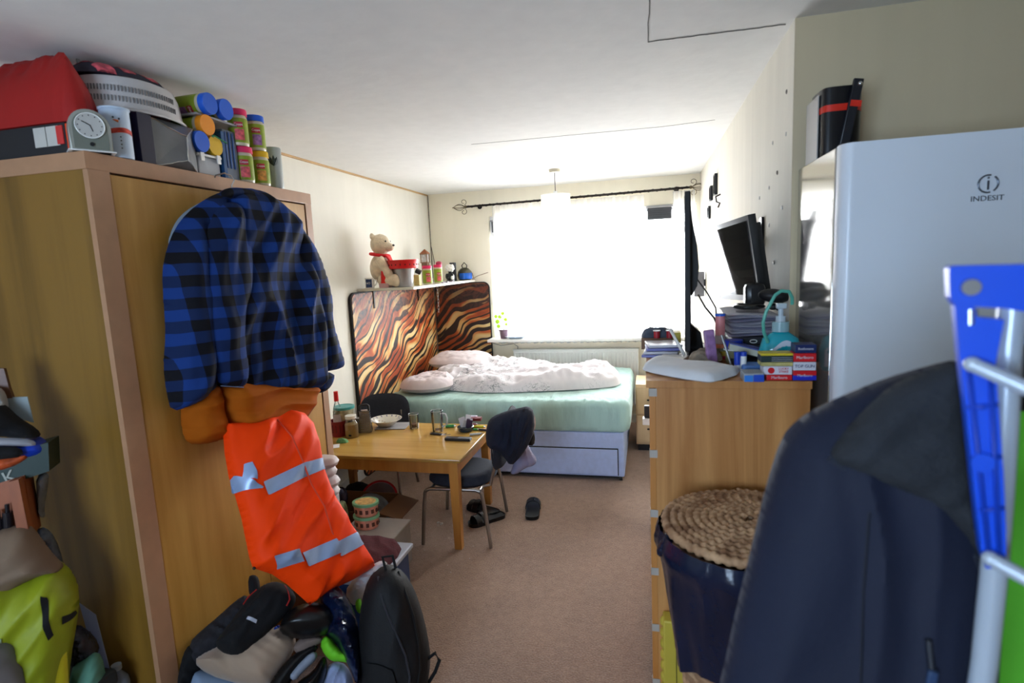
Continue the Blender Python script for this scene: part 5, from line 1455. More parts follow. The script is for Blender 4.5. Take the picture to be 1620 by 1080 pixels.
# grater
c0 = on_t(577, 684, .02)
t = thing('box_grater', 'tall steel box grater with black handle on the table', 'grater', c0, .35)
b_ = MB()
r = bmesh.ops.create_cone(b_.bm, cap_ends=False, segments=4, radius1=.048 * 1.3, radius2=.036 * 1.3, depth=.15, matrix=Matrix.Translation((0, 0, .077)) @ Matrix.Diagonal((1, .72, 1, 1)) @ Matrix.Rotation(PI / 4, 4, 'Z'))
b_.bb(-.037, .037, -.026, .026, .15, .155, bev=.002)
b_.build('grater_body', mSteelG, t, world=False)
s = MB()
for i in range(5):
    for j in range(9):
        s.ball((-.024 + i * .012, -.0315 + j * .0008, .02 + j * .014), (.003, .0016, .0022), seg=6)
        s.ball((.0425 - j * .0009, -.016 + i * .008, .02 + j * .014), (.0016, .002, .0035), seg=6)
s.build('grating_teeth', M('teeth_dark', (90, 92, 96), .3, .8), t, world=False)
MB().tube([(-.03, 0, .15), (-.03, 0, .185), (-.02, 0, .193), (.02, 0, .193), (.03, 0, .185), (.03, 0, .15)], .008, 10).build('handle', mBlack, t, world=False)
# jar of yellow spread
mWhitePl = M('white_plastic', (226, 224, 216), .35)
def glassjar(px, py, r, h, fill, fm, label, cap=None, nm='glass_jar', neck=.72):
    c0 = on_t(px, py, r * .8)
    t = thing(nm, label, 'jar', c0)
    MB().lathe([(0, 0), (r * .92, 0), (r, .008), (r, h * .66), (r * neck, h * .78), (r * neck, h * .9)], c0, 26).build('glass', mDrink, t)
    MB().lathe([(0, .003), (r * .95, .003), (r * .96, .01), (r * .96, h * fill), (0, h * fill)], c0, 26).build('contents', fm, t)
    MB().cyl(c0 + Vector((0, 0, h * .86)), c0 + Vector((0, 0, h)), r * neck * 1.12, seg=26).build('lid', cap or mWhitePl, t)
    return t, c0
mMust = M('mustard_fill', (196, 158, 84), .5, var=.1)
t, c0 = glassjar(553, 693, .046, .150, .6, mMust, 'clear jar half full of yellow spread with whitish lid at the table edge')
MB().box((c0.x + .012, c0.y - .0475, c0.z + .022), (.02, .001, .012)).build('label', mBlack, t)
glassjar(566, 684, .024, .10, .7, M('grey_fill', (110, 104, 100), .6), 'small darker jar squeezed between the yellow jar and the grater', M('lid_grey', (150, 150, 150), .4, .5), neck=.95)
# red bowl / colander with bottle in it
mRedP = M('red_translucent', (150, 44, 54), .35, var=.15)
c0 = on_t(531, 692, .05)
t = thing('red_basket', 'dark red plastic container holding a bottle at the far left of the table', 'container', c0)
MB().lathe([(0, 0), (.046, 0), (.052, .02), (.058, .10), (.062, .105), (.062, .11), (.054, .108), (.047, .01), (0, .01)], c0, 28).build('container_body', mRedP, t)
s = MB()
for k in range(14):
    a_ = 2 * PI * k / 14
    s.box(c0 + Vector((.0575 * math.cos(a_), .0575 * math.sin(a_), .06)), (.004, .006, .055), (0, 0, a_))
s.build('ribs', M('red_dark', (110, 26, 36), .4), t)
b0 = on_t(533, 680, .075); b0.z += .012; b0 = c0 + Vector((.0, .0, .012))
t = thing('glass_bottle', 'clear glass bottle with bright red cap standing in the red container', 'bottle', b0)
MB().lathe([(0, 0), (.027, 0), (.028, .01), (.028, .13), (.024, .15), (.011, .185), (.011, .20)], b0, 24).build('bottle_glass', mDrink, t)
MB().lathe([(.0285, .05), (.029, .052), (.029, .115), (.0285, .117)], b0, 24).build('bottle_label', M('bottle_label', (186, 178, 184), .6, var=.2, scale=40), t)
MB().cyl(b0 + Vector((0, 0, .19)), b0 + Vector((0, 0, .245)), .0145, .013, 18).build('bottle_cap', M('cap_red', (214, 30, 34), .35), t)
t.scale = (1.1, 1.1, 1.22)
# tub with teal lid on bed side of chair (stands on the stack by the wall)
c0 = Vector((-2.06, 3.40, TZ + .0005))
t = thing('lidded_bowl', 'clear round bowl of noodles with teal lid at the back left of the table', 'bowl', c0)
MB().lathe([(0, 0), (.05, 0), (.058, .01), (.066, .085), (0, .085)], c0, 28).build('bowl_body', M('bowl_noodle', (186, 178, 148), .25, var=.3, scale=30), t)
MB().lathe([(.064, .082), (.071, .082), (.071, .098), (.06, .10), (.056, .096), (0, .097)], c0, 28).build('bowl_lid', M('lid_teal', (70, 160, 156), .4), t)
c1 = c0 + Vector((0, .0, 0))
for o in [t]: o.location.z += .098
kk = tag(MB().lathe([(0, 0), (.05, 0), (.05, .095), (.045, .0975), (0, .0975)], c0, 24).build('round_tin', M('tin_dark', (70, 62, 60), .4, .4)), 'dark round tin under the teal lidded bowl', 'tin')
# plate on grey mat
mt_ = [on_t(*p) for p in ((590, 678), (628, 683), (648, 668), (612, 664))]
cM = on_t(622, 674)
tag(MB().box((cM.x, cM.y, TZ + .003), (.22, .17, .004), (0, 0, .15)).build('place_mat', M('mat_grey', (150, 146, 146), .7)), 'grey square mat under the patterned soup plate', 'mat')
pc = Vector((cM.x - .055, cM.y + .005, TZ + .006))
mPlate = M('plate_china', (226, 220, 206), .15, coat=.4)
t = thing('soup_plate', 'patterned soup plate with food leftovers on the grey mat', 'plate', pc)
MB().lathe([(0, 0), (.055, 0), (.06, .004), (.085, .03), (.112, .046), (.114, .049), (.110, .050), (.083, .035), (.06, .010), (0, .008)], pc, 40).build('plate_body', mPlate, t)
s = MB()
for k in range(16):
    a_ = 2 * PI * k / 16
    s.box(pc + Vector((.098 * math.cos(a_), .098 * math.sin(a_), .0445)), (.016, .007, .001), (0, -.45, a_ + .3))
s.build('rim_pattern', M('plate_blue', (60, 62, 110), .4), t)
s = MB(); random.seed(3)
for k in range(26):
    a_ = random.uniform(0, 2 * PI); q = random.uniform(.02, .075)
    s.ball(pc + Vector((q * math.cos(a_), q * math.sin(a_), .010 + max(0, q - .055) * .9)), (.008, .004, .002), seg=6, rot=(0, 0, a_))
s.build('food_scraps', M('scraps', (150, 110, 60), .8, var=.4, scale=50), t)
# drinking glass with dregs
def tumbler(px, py, r, h, label, handle=False, drink=None):
    c0 = on_t(px, py, r * .8)
    t = thing('beer_mug' if handle else 'tumbler', label, 'mug' if handle else 'glass', c0)
    MB().lathe([(0, 0), (r * .86, 0), (r * .9, .006), (r, h), (r * .94, h), (r * .84, .014), (0, .012)], c0, 30).build('glass_body', mDrink, t)
    MB().lathe([(0, .001), (r * .84, .001), (r * .86, .011), (0, .011)], c0, 24).build('thick_base', mDrink, t)
    M('glass_base', (196, 204, 206), .08, var=.3)
    if drink: MB().lathe([(0, .0125), (r * .8, .0125), (r * .84, .034), (0, .034)], c0, 24).build('drink', drink, t)
    if handle: MB().tube([c0 + Vector((r * .95 * 1, -.002, h * .88)), c0 + Vector((r * 1.5, -.002, h * .85)), c0 + Vector((r * 1.75, -.002, h * .65)), c0 + Vector((r * 1.65, -.002, h * .35)), c0 + Vector((r * .9, -.002, h * .22))], .006, 10).build('handle', M('glass_base', (196, 204, 206)), t)
    MB().tube([c0 + Vector((r * .97 * math.cos(a_), r * .97 * math.sin(a_), h)) for a_ in np.linspace(0, 2 * PI, 31)[:-1]], .0012, 6, closed=True).build('rim', M('glass_rim', (220, 226, 228), .05), t)
tumbler(653, 679, .036, .105, 'small glass tumbler with dark dregs behind the place mat', False, M('dregs', (60, 20, 40), .3))
tumbler(690, 684, .042, .145, 'large empty clear glass beer mug with handle on the table', True)
# pens, remote, phone, ashtray, papers, lighters
def bar(px, py, L_, w_, h_, rz, name, mat, label, cat, sub=None, cyl=False, z=0):
    c0 = on_t(px, py); c0.z += z
    t = thing(name, label, cat, c0, rz)
    if cyl: MB().cyl((-L_ / 2, 0, w_), (L_ / 2, 0, w_), w_, seg=14).build('barrel', mat, t, world=False)
    else: MB().bb(-L_ / 2, L_ / 2, -w_ / 2, w_ / 2, 0, h_, bev=.003).build('body', mat, t, world=False)
    return t
t = bar(725, 696, .175, .042, .018, -.03, 'remote_control', M('remote_black', (26, 27, 32), .4), 'black television remote control lying near the table corner', 'remote control')
s = MB()
for i in range(9):
    for j in range(3): s.box((.005 + i * .009, -.012 + j * .012, .0185), (.006, .007, .002))
s.build('buttons', M('button_grey', (120, 122, 130), .5), t, world=False)
t = bar(690, 687, .085, .03, .008, -.2, 'lighter_case', M('case_dark', (32, 32, 38), .3), 'flat black case lying left of the remote control', 'case')
t = bar(712, 676, .06, .011, .0, .15, 'green_lighter', M('lighter_green', (28, 120, 50), .3), 'green cylinder lighter lying right of the beer mug', 'lighter', cyl=True)
MB().cyl((.03, 0, .011), (.042, 0, .011), .009, seg=12).build('lighter_top', M('chrome', (220, 220, 222)), t, world=False)
mKey = M('chrome', (220, 220, 222))
k0 = on_t(702, 688)
s = MB().tube([k0 + Vector((.014 * math.cos(a_), .014 * math.sin(a_), .004)) for a_ in np.linspace(0, 2 * PI, 17)[:-1]], .002, 6, closed=True)
for a_ in (.3, 1.4, 2.9): s.box(k0 + Vector((.03 * math.cos(a_), .02 * math.sin(a_), .003)), (.035, .008, .003), (0, 0, a_))
tag(s.build('keys', mKey), 'small bunch of shiny keys beside the remote control', 'keys')
ac = on_t(734, 684, .04)
t = thing('ashtray', 'dark glass ashtray filled with folded papers on the table', 'ashtray', ac)
MB().lathe([(0, 0), (.045, 0), (.055, .012), (.058, .032), (.052, .034), (.045, .014), (0, .012)], ac, 28).build('ashtray_body', M('ashtray_glass', (34, 50, 60), .1, coat=.5), t)
s = MB()
for k, (dx, dy, a_, b2, hh) in enumerate(((-.02, 0, .5, .3, .07), (.015, .012, -.4, -.25, .08), (.0, -.02, 1.2, .2, .05))):
    s.box(ac + Vector((dx, dy, .03 + hh / 2)), (.045, .002, hh), (b2, .25 * (k - 1), a_))
s.build('folded_paper', M('paper_white', (224, 220, 222), .7), t)
s = MB().box(ac + Vector((.028, .0, .052)), (.04, .018, .06), (.1, .2, .2))
s.build('cigarette_packet', M('pack_dark', (60, 36, 60), .5), t)
for k, (px, py, c_, lab) in enumerate(((748, 680, (30, 140, 60), 'green lighter on the right side of the table'), (757, 676, (210, 200, 40), 'yellow lighter behind the green one'), (752, 688, (196, 196, 190), 'pale lighter near the table edge'), (762, 681, (30, 34, 44), 'black pen lying at the right table edge'), (745, 672, (170, 120, 150), 'pinkish pen behind the lighters'))):
    t = bar(px, py, .075, .007, 0, .1 + .3 * (k % 3) - .3, 'pen' if 'pen' in lab else 'lighter', M('stick_%d' % k, c_, .35), lab, 'pen' if 'pen' in lab else 'lighter', cyl=True)
    MB().cyl((.0376, 0, .007), (.048, 0, .007), .0055, seg=10).build('tip', mKey, t, world=False)
for k, (px, py, c_, rz, lab) in enumerate(((752, 666, (116, 40, 54), .1, 'dark red booklet at the back edge of the table'), (738, 668, (60, 40, 52), .3, 'dark packet behind the ashtray'), (745, 664, (176, 172, 190), .0, 'striped pale box beside the dark red booklet'))):
    p = on_t(px, py)
    tag(MB().box((p.x, p.y + .02, p.z + .012), (.08, .05, .022), (0, 0, rz), bev=.002).build('small_packet', M('packet_%d' % k, c_, .5, var=.2, scale=60)), lab, 'packet', 'packets on the table')
# things at left end by wardrobe
p = on_t(541, 699)
lump('folded_wipe', 'green and white folded wipe at the left end of the table', 'cloth', [(p.x - .045, p.y - .02), (p.x + .04, p.y - .03), (p.x + .05, p.y + .02), (p.x - .03, p.y + .035)], floor_place(TZ + .001), .02, .3, crumple(81, .006), M('sponge_green', (90, 140, 90), .8, var=.5, scale=30), 0, 18)
p = on_t(531, 707)
tag(MB().box((p.x - .03, p.y, TZ + .0025), (.10, .08, .002), (0, 0, .5)).build('paper_sheet', M('paper_white', (224, 220, 222))), 'white paper sheet at the near left corner of the table', 'paper')

# clothes over the chair back
t = thing('navy_hoodie', 'dark navy hoodie draped over the chair back nearest the bed', 'hoodie', (-.9, 3.3, .6))
pC = (-.93, 3.04, .6); nC = Vector((.25, -.96, .05))
hd = Cloth([(771, 668), (780, 658), (800, 650), (822, 645), (836, 642), (845, 650), (846, 680), (838, 700), (826, 720), (808, 738), (795, 720), (785, 712), (771, 708), (768, 690)], plane_place(pC, nC), .08, .3, folds(91, .03, 1.3, 7), .9, 1, 48)
hd.mb().build('hoodie_body', M('hoodie_navy', (22, 28, 46), .9, var=.15, bump=.15), t)
MB().tube([hd.at(u, v, .002) for u, v in ((828, 646), (830, 665), (824, 690), (815, 715))], .006, 8).build('sleeve_seam', mNavy, t)
lump('black_shorts', 'black shorts with a white printed mark hanging over the chair back', 'shorts', [(832, 676), (842, 674), (847, 690), (845, 705), (834, 704), (828, 690)], plane_place((-.80, 3.14, .6), nC), .03, .3, None, mBlk, .8, 18)
q = MB().box(plane_place((-.785, 3.10, .6), nC)(836, 688, .012), (.014, .003, .04), (0, .1, 0)); tag(q.build('belt_clip', mWhitePl), 'small white clip hanging on the black shorts', 'clip')
lump('pink_scarf', 'pale pink fluffy cloth on the right of the navy hoodie', 'cloth', [(838, 650), (846, 655), (848, 672), (844, 684), (836, 680), (836, 664)], plane_place((-.78, 3.18, .6), nC), .025, .3, crumple(93, .008), M('fluff_pink', (190, 172, 170), .95), .8, 18)
lump('lilac_cloth', 'lilac grey cloth hanging down below the hoodie beside the bed', 'cloth', [(812, 735), (822, 705), (834, 700), (842, 716), (850, 726), (846, 736), (830, 740), (818, 750), (806, 750)], plane_place((-.82, 3.30, .5), nC), .04, .3, folds(94, .012, 1.4, 6), M('lilac', (140, 138, 166), .85), .8, 28)

# ================================================================== ON THE SHELF
SZ = 1.546
def on_s(px, y): 
    p = ony(px, 450, y); return Vector((p.x, y, SZ))
def on_sx(px, x):
    p = onx(px, 447, x); return Vector((x, p.y, SZ))
mFur = M('teddy_fur', (232, 214, 184), .95, var=.12, scale=30, bump=.6, bscale=90, sheen=.6)
tx, ty = -2.14, 4.27
t = thing('teddy_bear', 'cream teddy bear with red neckerchief sitting at the near end of the shelf', 'teddy bear', (tx, ty, SZ))
b_ = MB()
b_.ball((tx, ty, SZ + .155), (.085, .085, .12), seg=24)
b_.ball((tx + .02, ty - .005, SZ + .35), (.085, .078, .085), seg=24)
b_.ball((tx + .092, ty - .012, SZ + .325), (.05, .042, .036), seg=18)
b_.ball((tx - .02, ty - .065, SZ + .415), (.016, .03, .03), seg=14); b_.ball((tx - .01, ty + .06, SZ + .415), (.016, .03, .03), seg=14)
b_.cyl((tx + .03, ty - .07, SZ + .24), (tx + .10, ty - .08, SZ + .13), .036, .034, 16).ball((tx + .105, ty - .08, SZ + .12), .04)
b_.cyl((tx + .03, ty + .07, SZ + .24), (tx + .10, ty + .08, SZ + .13), .036, .034, 16).ball((tx + .105, ty + .08, SZ + .12), .04)
b_.cyl((tx + .02, ty - .05, SZ + .055), (tx + .16, ty - .075, SZ + .05), .045, .042, 16).ball((tx + .165, ty - .075, SZ + .055), (.038, .045, .055))
b_.cyl((tx + .02, ty + .05, SZ + .055), (tx + .16, ty + .075, SZ + .05), .045, .042, 16).ball((tx + .165, ty + .075, SZ + .055), (.038, .045, .055))
o = b_.build('bear_body', mFur, t)
rm = o.modifiers.new('remesh', 'REMESH'); rm.mode = 'VOXEL'; rm.voxel_size = .008; rm.use_smooth_shade = True
sm = o.modifiers.new('smooth', 'SMOOTH'); sm.iterations = 5
MB().ball((tx + .138, ty - .014, SZ + .338), (.010, .012, .009)).build('nose', mBlack, t)
MB().ball((tx + .088, ty - .048, SZ + .372), .007).ball((tx + .094, ty + .018, SZ + .372), .007).build('eyes', mBlack, t)
mScarf = M('scarf_bright_red', (220, 28, 34), .7, var=.1)
MB().tube([(tx + .005 + .074 * math.cos(a_), ty + .074 * math.sin(a_), SZ + .268 - .012 * math.cos(a_)) for a_ in np.linspace(0, 2 * PI, 25)[:-1]], .013, 8, closed=True).build('scarf', mScarf, t)
sc = MB(); pts = [(tx + .085, ty - .05, SZ + .262), (tx + .085, ty + .03, SZ + .262), (tx + .15, ty + .0, SZ + .13), (tx + .165, ty - .05, SZ + .15)]
a = [sc.bm.verts.new(p) for p in pts]; b2 = [sc.bm.verts.new(Vector(p) + Vector((-.012, 0, -.006))) for p in pts]
sc.bm.faces.new(a); sc.bm.faces.new(b2[::-1])
for i in range(4): sc.bm.faces.new((a[i], a[(i + 1) % 4], b2[(i + 1) % 4], b2[i]))
sc.build('scarf_end', mScarf, t)
# mugs
def mug(px, y, label, r, h, mat, band=None, name='mug'):
    c0 = on_s(px, y)
    t = thing(name, label, 'mug', c0)
    MB().lathe([(0, 0), (r * .95, 0), (r, .006), (r, h), (r * .92, h), (r * .9, .008), (0, .008)], c0, 26).tube([c0 + Vector((r * .95, 0, h * .8)), c0 + Vector((r * 1.6, 0, h * .75)), c0 + Vector((r * 1.7, 0, h * .4)), c0 + Vector((r * .95, 0, h * .2))], .006, 8).build('mug_body', mat, t)
    if band:
        s = arcpatch(c0, r, -.9, .5, h * .1, h * .88, 8); s.build('print', band, t)
        text('lettering', 'NO 1', h * .28, mWht, TM(onc(c0, r + .002, -.1, h * .5), (-math.sin(va - .1), math.cos(va - .1), 0), (0, 0, 1)), t)
va = math.atan2(-4.2, 2.1)
mug(585, 4.17, 'white mug with dark blue printed panel at the near end of the shelf', .037, .085, mWht, M('print_navy', (34, 62, 104), .5))
mug(622, 4.36, 'blue patterned mug standing behind the red cup', .036, .13, M('mug_blue', (86, 112, 158), .4, var=.5, scale=40), None, 'tall_mug')
# red cup on transparent box
c0 = on_s(610, 4.20)
t = thing('box_tray', 'small pinkish clear box under the red cup', 'box', c0)
MB().box(c0 + Vector((0, 0, .018)), (.085, .07, .036), bev=.004).build('box_body', M('pinkish_clear', (200, 160, 160), .3), t)
t = thing('red_cup', 'bright red tapered cup upside down on the pinkish box', 'cup', c0 + Vector((0, 0, .037)))
MB().lathe([(.036, .037), (.038, .037), (.038, .041), (.028, .135), (0, .135)], c0, 26).build('cup_body', M('cup_red', (222, 30, 26), .35), t)
# big bucket: silver with red rim
c0 = on_sx(640, -1.93)
t = thing('party_bucket', 'silver tapered bucket with wide red rim and small printed marks on the shelf', 'bucket', c0)
MB().lathe([(0, 0), (.062, 0), (.065, .004), (.085, .15), (0, .15)], c0, 36).build('bucket_body', M('bucket_silver', (168, 168, 172), .3, .6), t)
MB().lathe([(.085, .145), (.118, .15), (.124, .205), (.128, .21), (.128, .217), (.118, .217), (.112, .16), (0, .156)], c0, 36).build('red_rim', M('rim_red', (222, 26, 30), .35), t)
s = MB()
for k in range(9):
    a_ = va - 1.2 + k * .32
    s.ball(c0 + Vector((.1215 * math.cos(a_), .1215 * math.sin(a_), .178)), (.004, .004, .008) if k % 2 else (.006, .006, .005), seg=8)
s.build('rim_marks', M('mark_dark', (60, 24, 24), .5), t)
# yellowish box
c0 = on_sx(661, -1.90)
tag(MB().box(c0 + Vector((.0, 0, .045)), (.05, .05, .09), bev=.002).build('tea_box', M('tea_box', (196, 182, 110), .6, var=.15, scale=40)), 'small pale yellow box right of the silver bucket', 'box')
c0 = on_sx(663, -1.895) + Vector((0, 0, .092))
tag(MB().box(c0 + Vector((.0, 0, .025)), (.05, .035, .035), (.3, .5, .3), bev=.003).build('black_gadget', mBlack), 'small black gadget tilted on the pale yellow box', 'gadget')
# two snack jars with pink lids
SJ = 'snack jars on the shelf'
c0 = on_sx(677, -1.88); j5 = jar('pink', c0, 'pink lidded snack jar nearest the silver bucket on the shelf', SJ, r=.042, h=.165, face=va)
c1 = on_sx(694, -1.90); jar('pink', c1, 'pink lidded snack jar next to the white headed figurine', SJ, r=.040, h=.172, face=va)
c0 = on_sx(696, -2.02)
t = thing('red_knob_jar', 'jar with a dark pink rounded stopper behind the snack jars', 'jar', c0)
MB().lathe([(0, 0), (.03, 0), (.03, .17), (0, .172)], c0, 18).build('jar_body', mWht, t)
MB().ball(c0 + Vector((0, 0, .185)), (.032, .032, .022)).build('stopper', M('stopper_pink', (170, 50, 76), .5), t)
# wooden lantern house on wall shelf edge
c0 = on_sx(675, -2.14)
t = thing('lantern', 'small brown wooden lantern house standing tall at the back of the shelf', 'lantern', c0)
mLW = M('lantern_wood', (140, 108, 84), .6)
b_ = MB().bb(c0.x - .03, c0.x + .03, c0.y - .03, c0.y + .03, SZ, SZ + .20)
b_.build('pedestal', mLW, t)
b_ = MB()
for sx_ in (-1, 1):
    for sy in (-1, 1): b_.bb(c0.x + sx_ * .032 - .004, c0.x + sx_ * .032 + .004, c0.y + sy * .032 - .004, c0.y + sy * .032 + .004, SZ + .20, SZ + .28)
b_.bb(c0.x - .038, c0.x + .038, c0.y - .038, c0.y + .038, SZ + .195, SZ + .203).bb(c0.x - .038, c0.x + .038, c0.y - .038, c0.y + .038, SZ + .278, SZ + .286)
b_.build('lantern_frame', mLW, t)
MB().bb(c0.x - .026, c0.x + .026, c0.y - .026, c0.y + .026, SZ + .204, SZ + .276).build('lantern_panel', M('lantern_pale', (200, 196, 196), .5, var=.4, scale=40), t)
b_ = MB(); bmesh.ops.create_cone(b_.bm, cap_ends=True, segments=4, radius1=.058, radius2=.002, depth=.045, matrix=Matrix.Translation((c0.x, c0.y, SZ + .3085)) @ Matrix.Rotation(PI / 4, 4, 'Z')); b_.build('lantern_roof', M('roof_brown', (150, 92, 60), .6), t)
# reed
c0 = on_s(691, 5.3)
t = tag(MB().tube([c0 + Vector((0, 0, 0)), c0 + Vector((-.01, 0, .2)), c0 + Vector((-.035, 0, .36))], .003, 6).build('incense_stick', mWire), 'thin dark stick standing up behind the jars on the shelf', 'stick')
# figurine: white head, black body
c0 = on_sx(713, -1.87)
t = thing('figurine', 'black ceramic figurine with white curly head holding something white', 'figurine', c0)
b_ = MB().ball(c0 + Vector((0, 0, .045)), (.042, .036, .046)).cyl(c0, c0 + Vector((0, 0, .02)), .04, .036, 20).ball(c0 + Vector((-.028, -.02, .055)), (.014, .014, .028)).ball(c0 + Vector((.028, -.02, .055)), (.014, .014, .028)).ball(c0 + Vector((0, 0, .10)), (.018, .018, .02))
b_.build('figure_body', M('ceramic_black', (24, 24, 26), .2), t)
s = MB()
hc = c0 + Vector((0, 0, .135))
s.ball(hc, (.042, .038, .036), seg=20)
for k in range(22):
    a_ = k * 2.4; z_ = -.8 + 1.6 * k / 22; r_ = math.sqrt(1 - z_ * z_)
    s.ball(hc + Vector((.036 * r_ * math.cos(a_), .033 * r_ * math.sin(a_), .032 * z_)), .013, seg=8)
s.build('curly_head', mWht, t)
MB().ball(c0 + Vector((.030, -.030, .04)), (.013, .012, .02)).build('white_patch', mWht, t)
# dark upright box
c0 = on_sx(718, -1.98)
tag(MB().box((c0.x, c0.y, SZ + .095), (.055, .05, .19), bev=.002).build('black_speaker', M('speaker_black', (44, 46, 50), .6)), 'tall dark grey box standing behind the white headed figurine', 'box')
# round handled lamp / helmet shape, blue
c0 = on_sx(736, -1.888)
t = thing('dome_lantern', 'round dark dome lantern with blue glow panel and looped handle at the shelf end', 'lantern', c0)
MB().lathe([(0, 0), (.06, 0), (.075, .02), (.082, .05), (.072, .09), (.045, .12), (.018, .132), (0, .134)], c0, 32).build('dome', M('dome_dark', (74, 72, 58), .25, .4, var=.3), t)
arcpatch(c0 + Vector((0, 0, 0)), .084, -.85, 1.0, .012, .075, 10).build('blue_panel', M('panel_blue', (30, 92, 190), .15, var=.5, scale=18), t)
MB().tube([c0 + Vector((-.022, 0, .128)), c0 + Vector((-.028, 0, .155)), c0 + Vector((0, 0, .185)), c0 + Vector((.028, 0, .155)), c0 + Vector((.022, 0, .128))], .006, 8).build('loop_handle', M('handle_brown', (70, 54, 38), .4), t)
tag(MB().tube([c0 + Vector((.05, 0, .1)), c0 + Vector((.085, 0, .07)), c0 + Vector((.095, 0, .02)), c0 + Vector((.09, .05, .006)), (-1.78, 5.60, SZ + .01), (-1.74, 5.7, SZ + .04), (-1.64, 5.74, SZ + .07)], .003, 6).build('lantern_cable', M('cable_brown', (120, 88, 60), .5)), 'thin brown cable curling off the window end of the shelf', 'cable')
s = MB()
for k in range(7): q = on_sx(700 + k * 2.5, -1.825); s.box((q.x, q.y, SZ + .006), (.02, .014, .011), (0, 0, k))
for k in range(1): pass
tag(s.build('trinkets', M('trinket_grey', (150, 140, 150), .4, .3, var=.5, scale=40)), 'scatter of tiny grey trinkets on the front edge of the shelf', 'trinkets', None, 'stuff')

# ================================================================== WINDOW SILL
c0 = Vector((-1.49, BY - .10, WZ0 + .0005))
t = thing('potted_plant', 'small pot with round yellow green leaves on the window sill', 'plant', c0)
MB().lathe([(0, 0), (.035, 0), (.045, .075), (.05, .08), (.05, .095), (.043, .095), (.04, .08), (0, .078)], c0, 24).build('pot', M('pot_mauve', (112, 86, 100), .5), t)
MB().tube([c0 + Vector((0, 0, .08)), c0 + Vector((.01, 0, .14)), c0 + Vector((.0, 0, .2)), c0 + Vector((-.005, 0, .25))], .004, 8).build('stem', M('stem_green', (70, 80, 40), .6), t)
mLeaf = M('leaf_yellow_green', (176, 220, 40), .5, var=.1)
for k, (dx, dz, r_) in enumerate(((-.05, .13, .02), (-.06, .18, .024), (-.03, .23, .022), (.03, .2, .022), (-.075, .235, .018), (.035, .15, .018), (0, .265, .02))):
    MB().cyl(c0 + Vector((dx, -.01, dz)), c0 + Vector((dx + .002, -.014, dz + .002)), r_, seg=14).tube([c0 + Vector((0, 0, dz * .85)), c0 + Vector((dx, -.01, dz))], .0015, 5).build('leaf', mLeaf, t)
c0 = Vector((-1.36, BY - .115, WZ0 + .0005))
tag(MB().lathe([(0, 0), (.05, 0), (.085, .022), (.088, .026), (.082, .026), (.048, .006), (0, .006)], c0, 32, mat=Matrix.Diagonal((1.35, .85, 1, 1))).build('oval_dish', M('dish_pale_blue', (190, 206, 224), .35)), 'pale blue oval dish on the window sill right of the plant', 'dish')
tag(MB().tube([(-1.60, BY - .19, WZ0 - .035), (-1.5, BY - .2, WZ0 - .06), (-1.38, BY - .12, WZ0 - .055), (-1.36, BY - .03, WZ0 - .1), (-1.38, BY - .015, .72), (-1.44, BY - .012, .55)], .004, 6).build('sill_cable', M('cable_grey', (140, 134, 122), .5)), 'grey cable looping down below the window sill', 'cable')

# ================================================================== ON THE CHEST OF DRAWERS
CTZ = CT + .0005
def on_c(px, py, dy=0):
    p = onz(px, py, CTZ); p.y += dy; return p
# folded grey white cloth
lump('folded_cloth', 'folded pale grey cloth lying on the near left corner of the chest of drawers', 'cloth', [(-.022, 2.02), (-.02, 1.95), (.08, 1.84), (.165, 1.775), (.20, 1.775), (.30, 1.92), (.26, 1.99), (.15, 2.04), (.06, 2.16), (.01, 2.14)],
     floor_place(CTZ + .006), .026, .12, folds(101, .004, 2.4, 4), M('dishcloth', (228, 230, 234), .9, var=.04), .2, 44)
# television seen edge-on
mTV = M('tv_black', (16, 17, 20), .35)
mScr = M('tv_screen', (10, 12, 16), .08, coat=.5)
TVx, TVy0, TVy1 = .135, 2.20, 3.02
t = thing('television', 'large flat television standing edge-on on the chest of drawers', 'television', (.17, 2.5, CTZ))
aT = math.atan2(.012, .7)
def tvp(x, y, z): return Vector((x + (y - 2.2) * .055, y, z))
b_ = MB()
for (xa, xb, ya, yb, za, zb, bv) in ((TVx, TVx + .022, TVy0, TVy1, CTZ + .03, 1.92, .004),):
    b_.bb(xa, xb, ya, yb, za, zb, bev=bv)
for v in b_.bm.verts: v.co.x += (v.co.y - 2.2) * .055
b_.build('panel', mTV, t)
b_ = MB().bb(TVx - .001, TVx + .001, TVy0 + .015, TVy1 - .015, CTZ + .05, 1.905)
for v in b_.bm.verts: v.co.x += (v.co.y - 2.2) * .055
b_.build('screen', mScr, t)
prof = [(TVx + .022, 1.88), (TVx + .030, 1.80), (TVx + .046, 1.72), (TVx + .052, 1.64), (TVx + .046, 1.57), (TVx + .024, 1.53)]
b_ = MB().prism(prof, .70, Matrix.Translation((0, 2.25, 0)))
for v in b_.bm.verts: v.co.x += (v.co.y - 2.2) * .055
b_.build('back_housing', mTV, t)
b_ = MB().prism([(TVx + .018, 1.36), (TVx + .022, 1.42), (TVx + .075, 1.37), (TVx + .085, CTZ + .012), (TVx + .018, CTZ + .012)], .12, Matrix.Translation((0, 2.40, 0)))
b_.build('stand_neck', mTV, t)
MB().bb(TVx - .03, TVx + .10, 2.24, 2.62, CTZ, CTZ + .012, bev=.004).build('stand_base', mTV, t)
MB().tube([(TVx + .06, 2.35, 1.53), (TVx + .085, 2.33, 1.48), (TVx + .115, 2.30, 1.44), (TVx + .13, 2.28, 1.40)], .0035, 6).build('power_cable', mWire, t)
MB().tube([(TVx + .05, 2.35, 1.60), (TVx + .09, 2.32, 1.54), (TVx + .12, 2.29, 1.48), (TVx + .125, 2.28, 1.39)], .0028, 6).build('signal_cable', mWire, t)
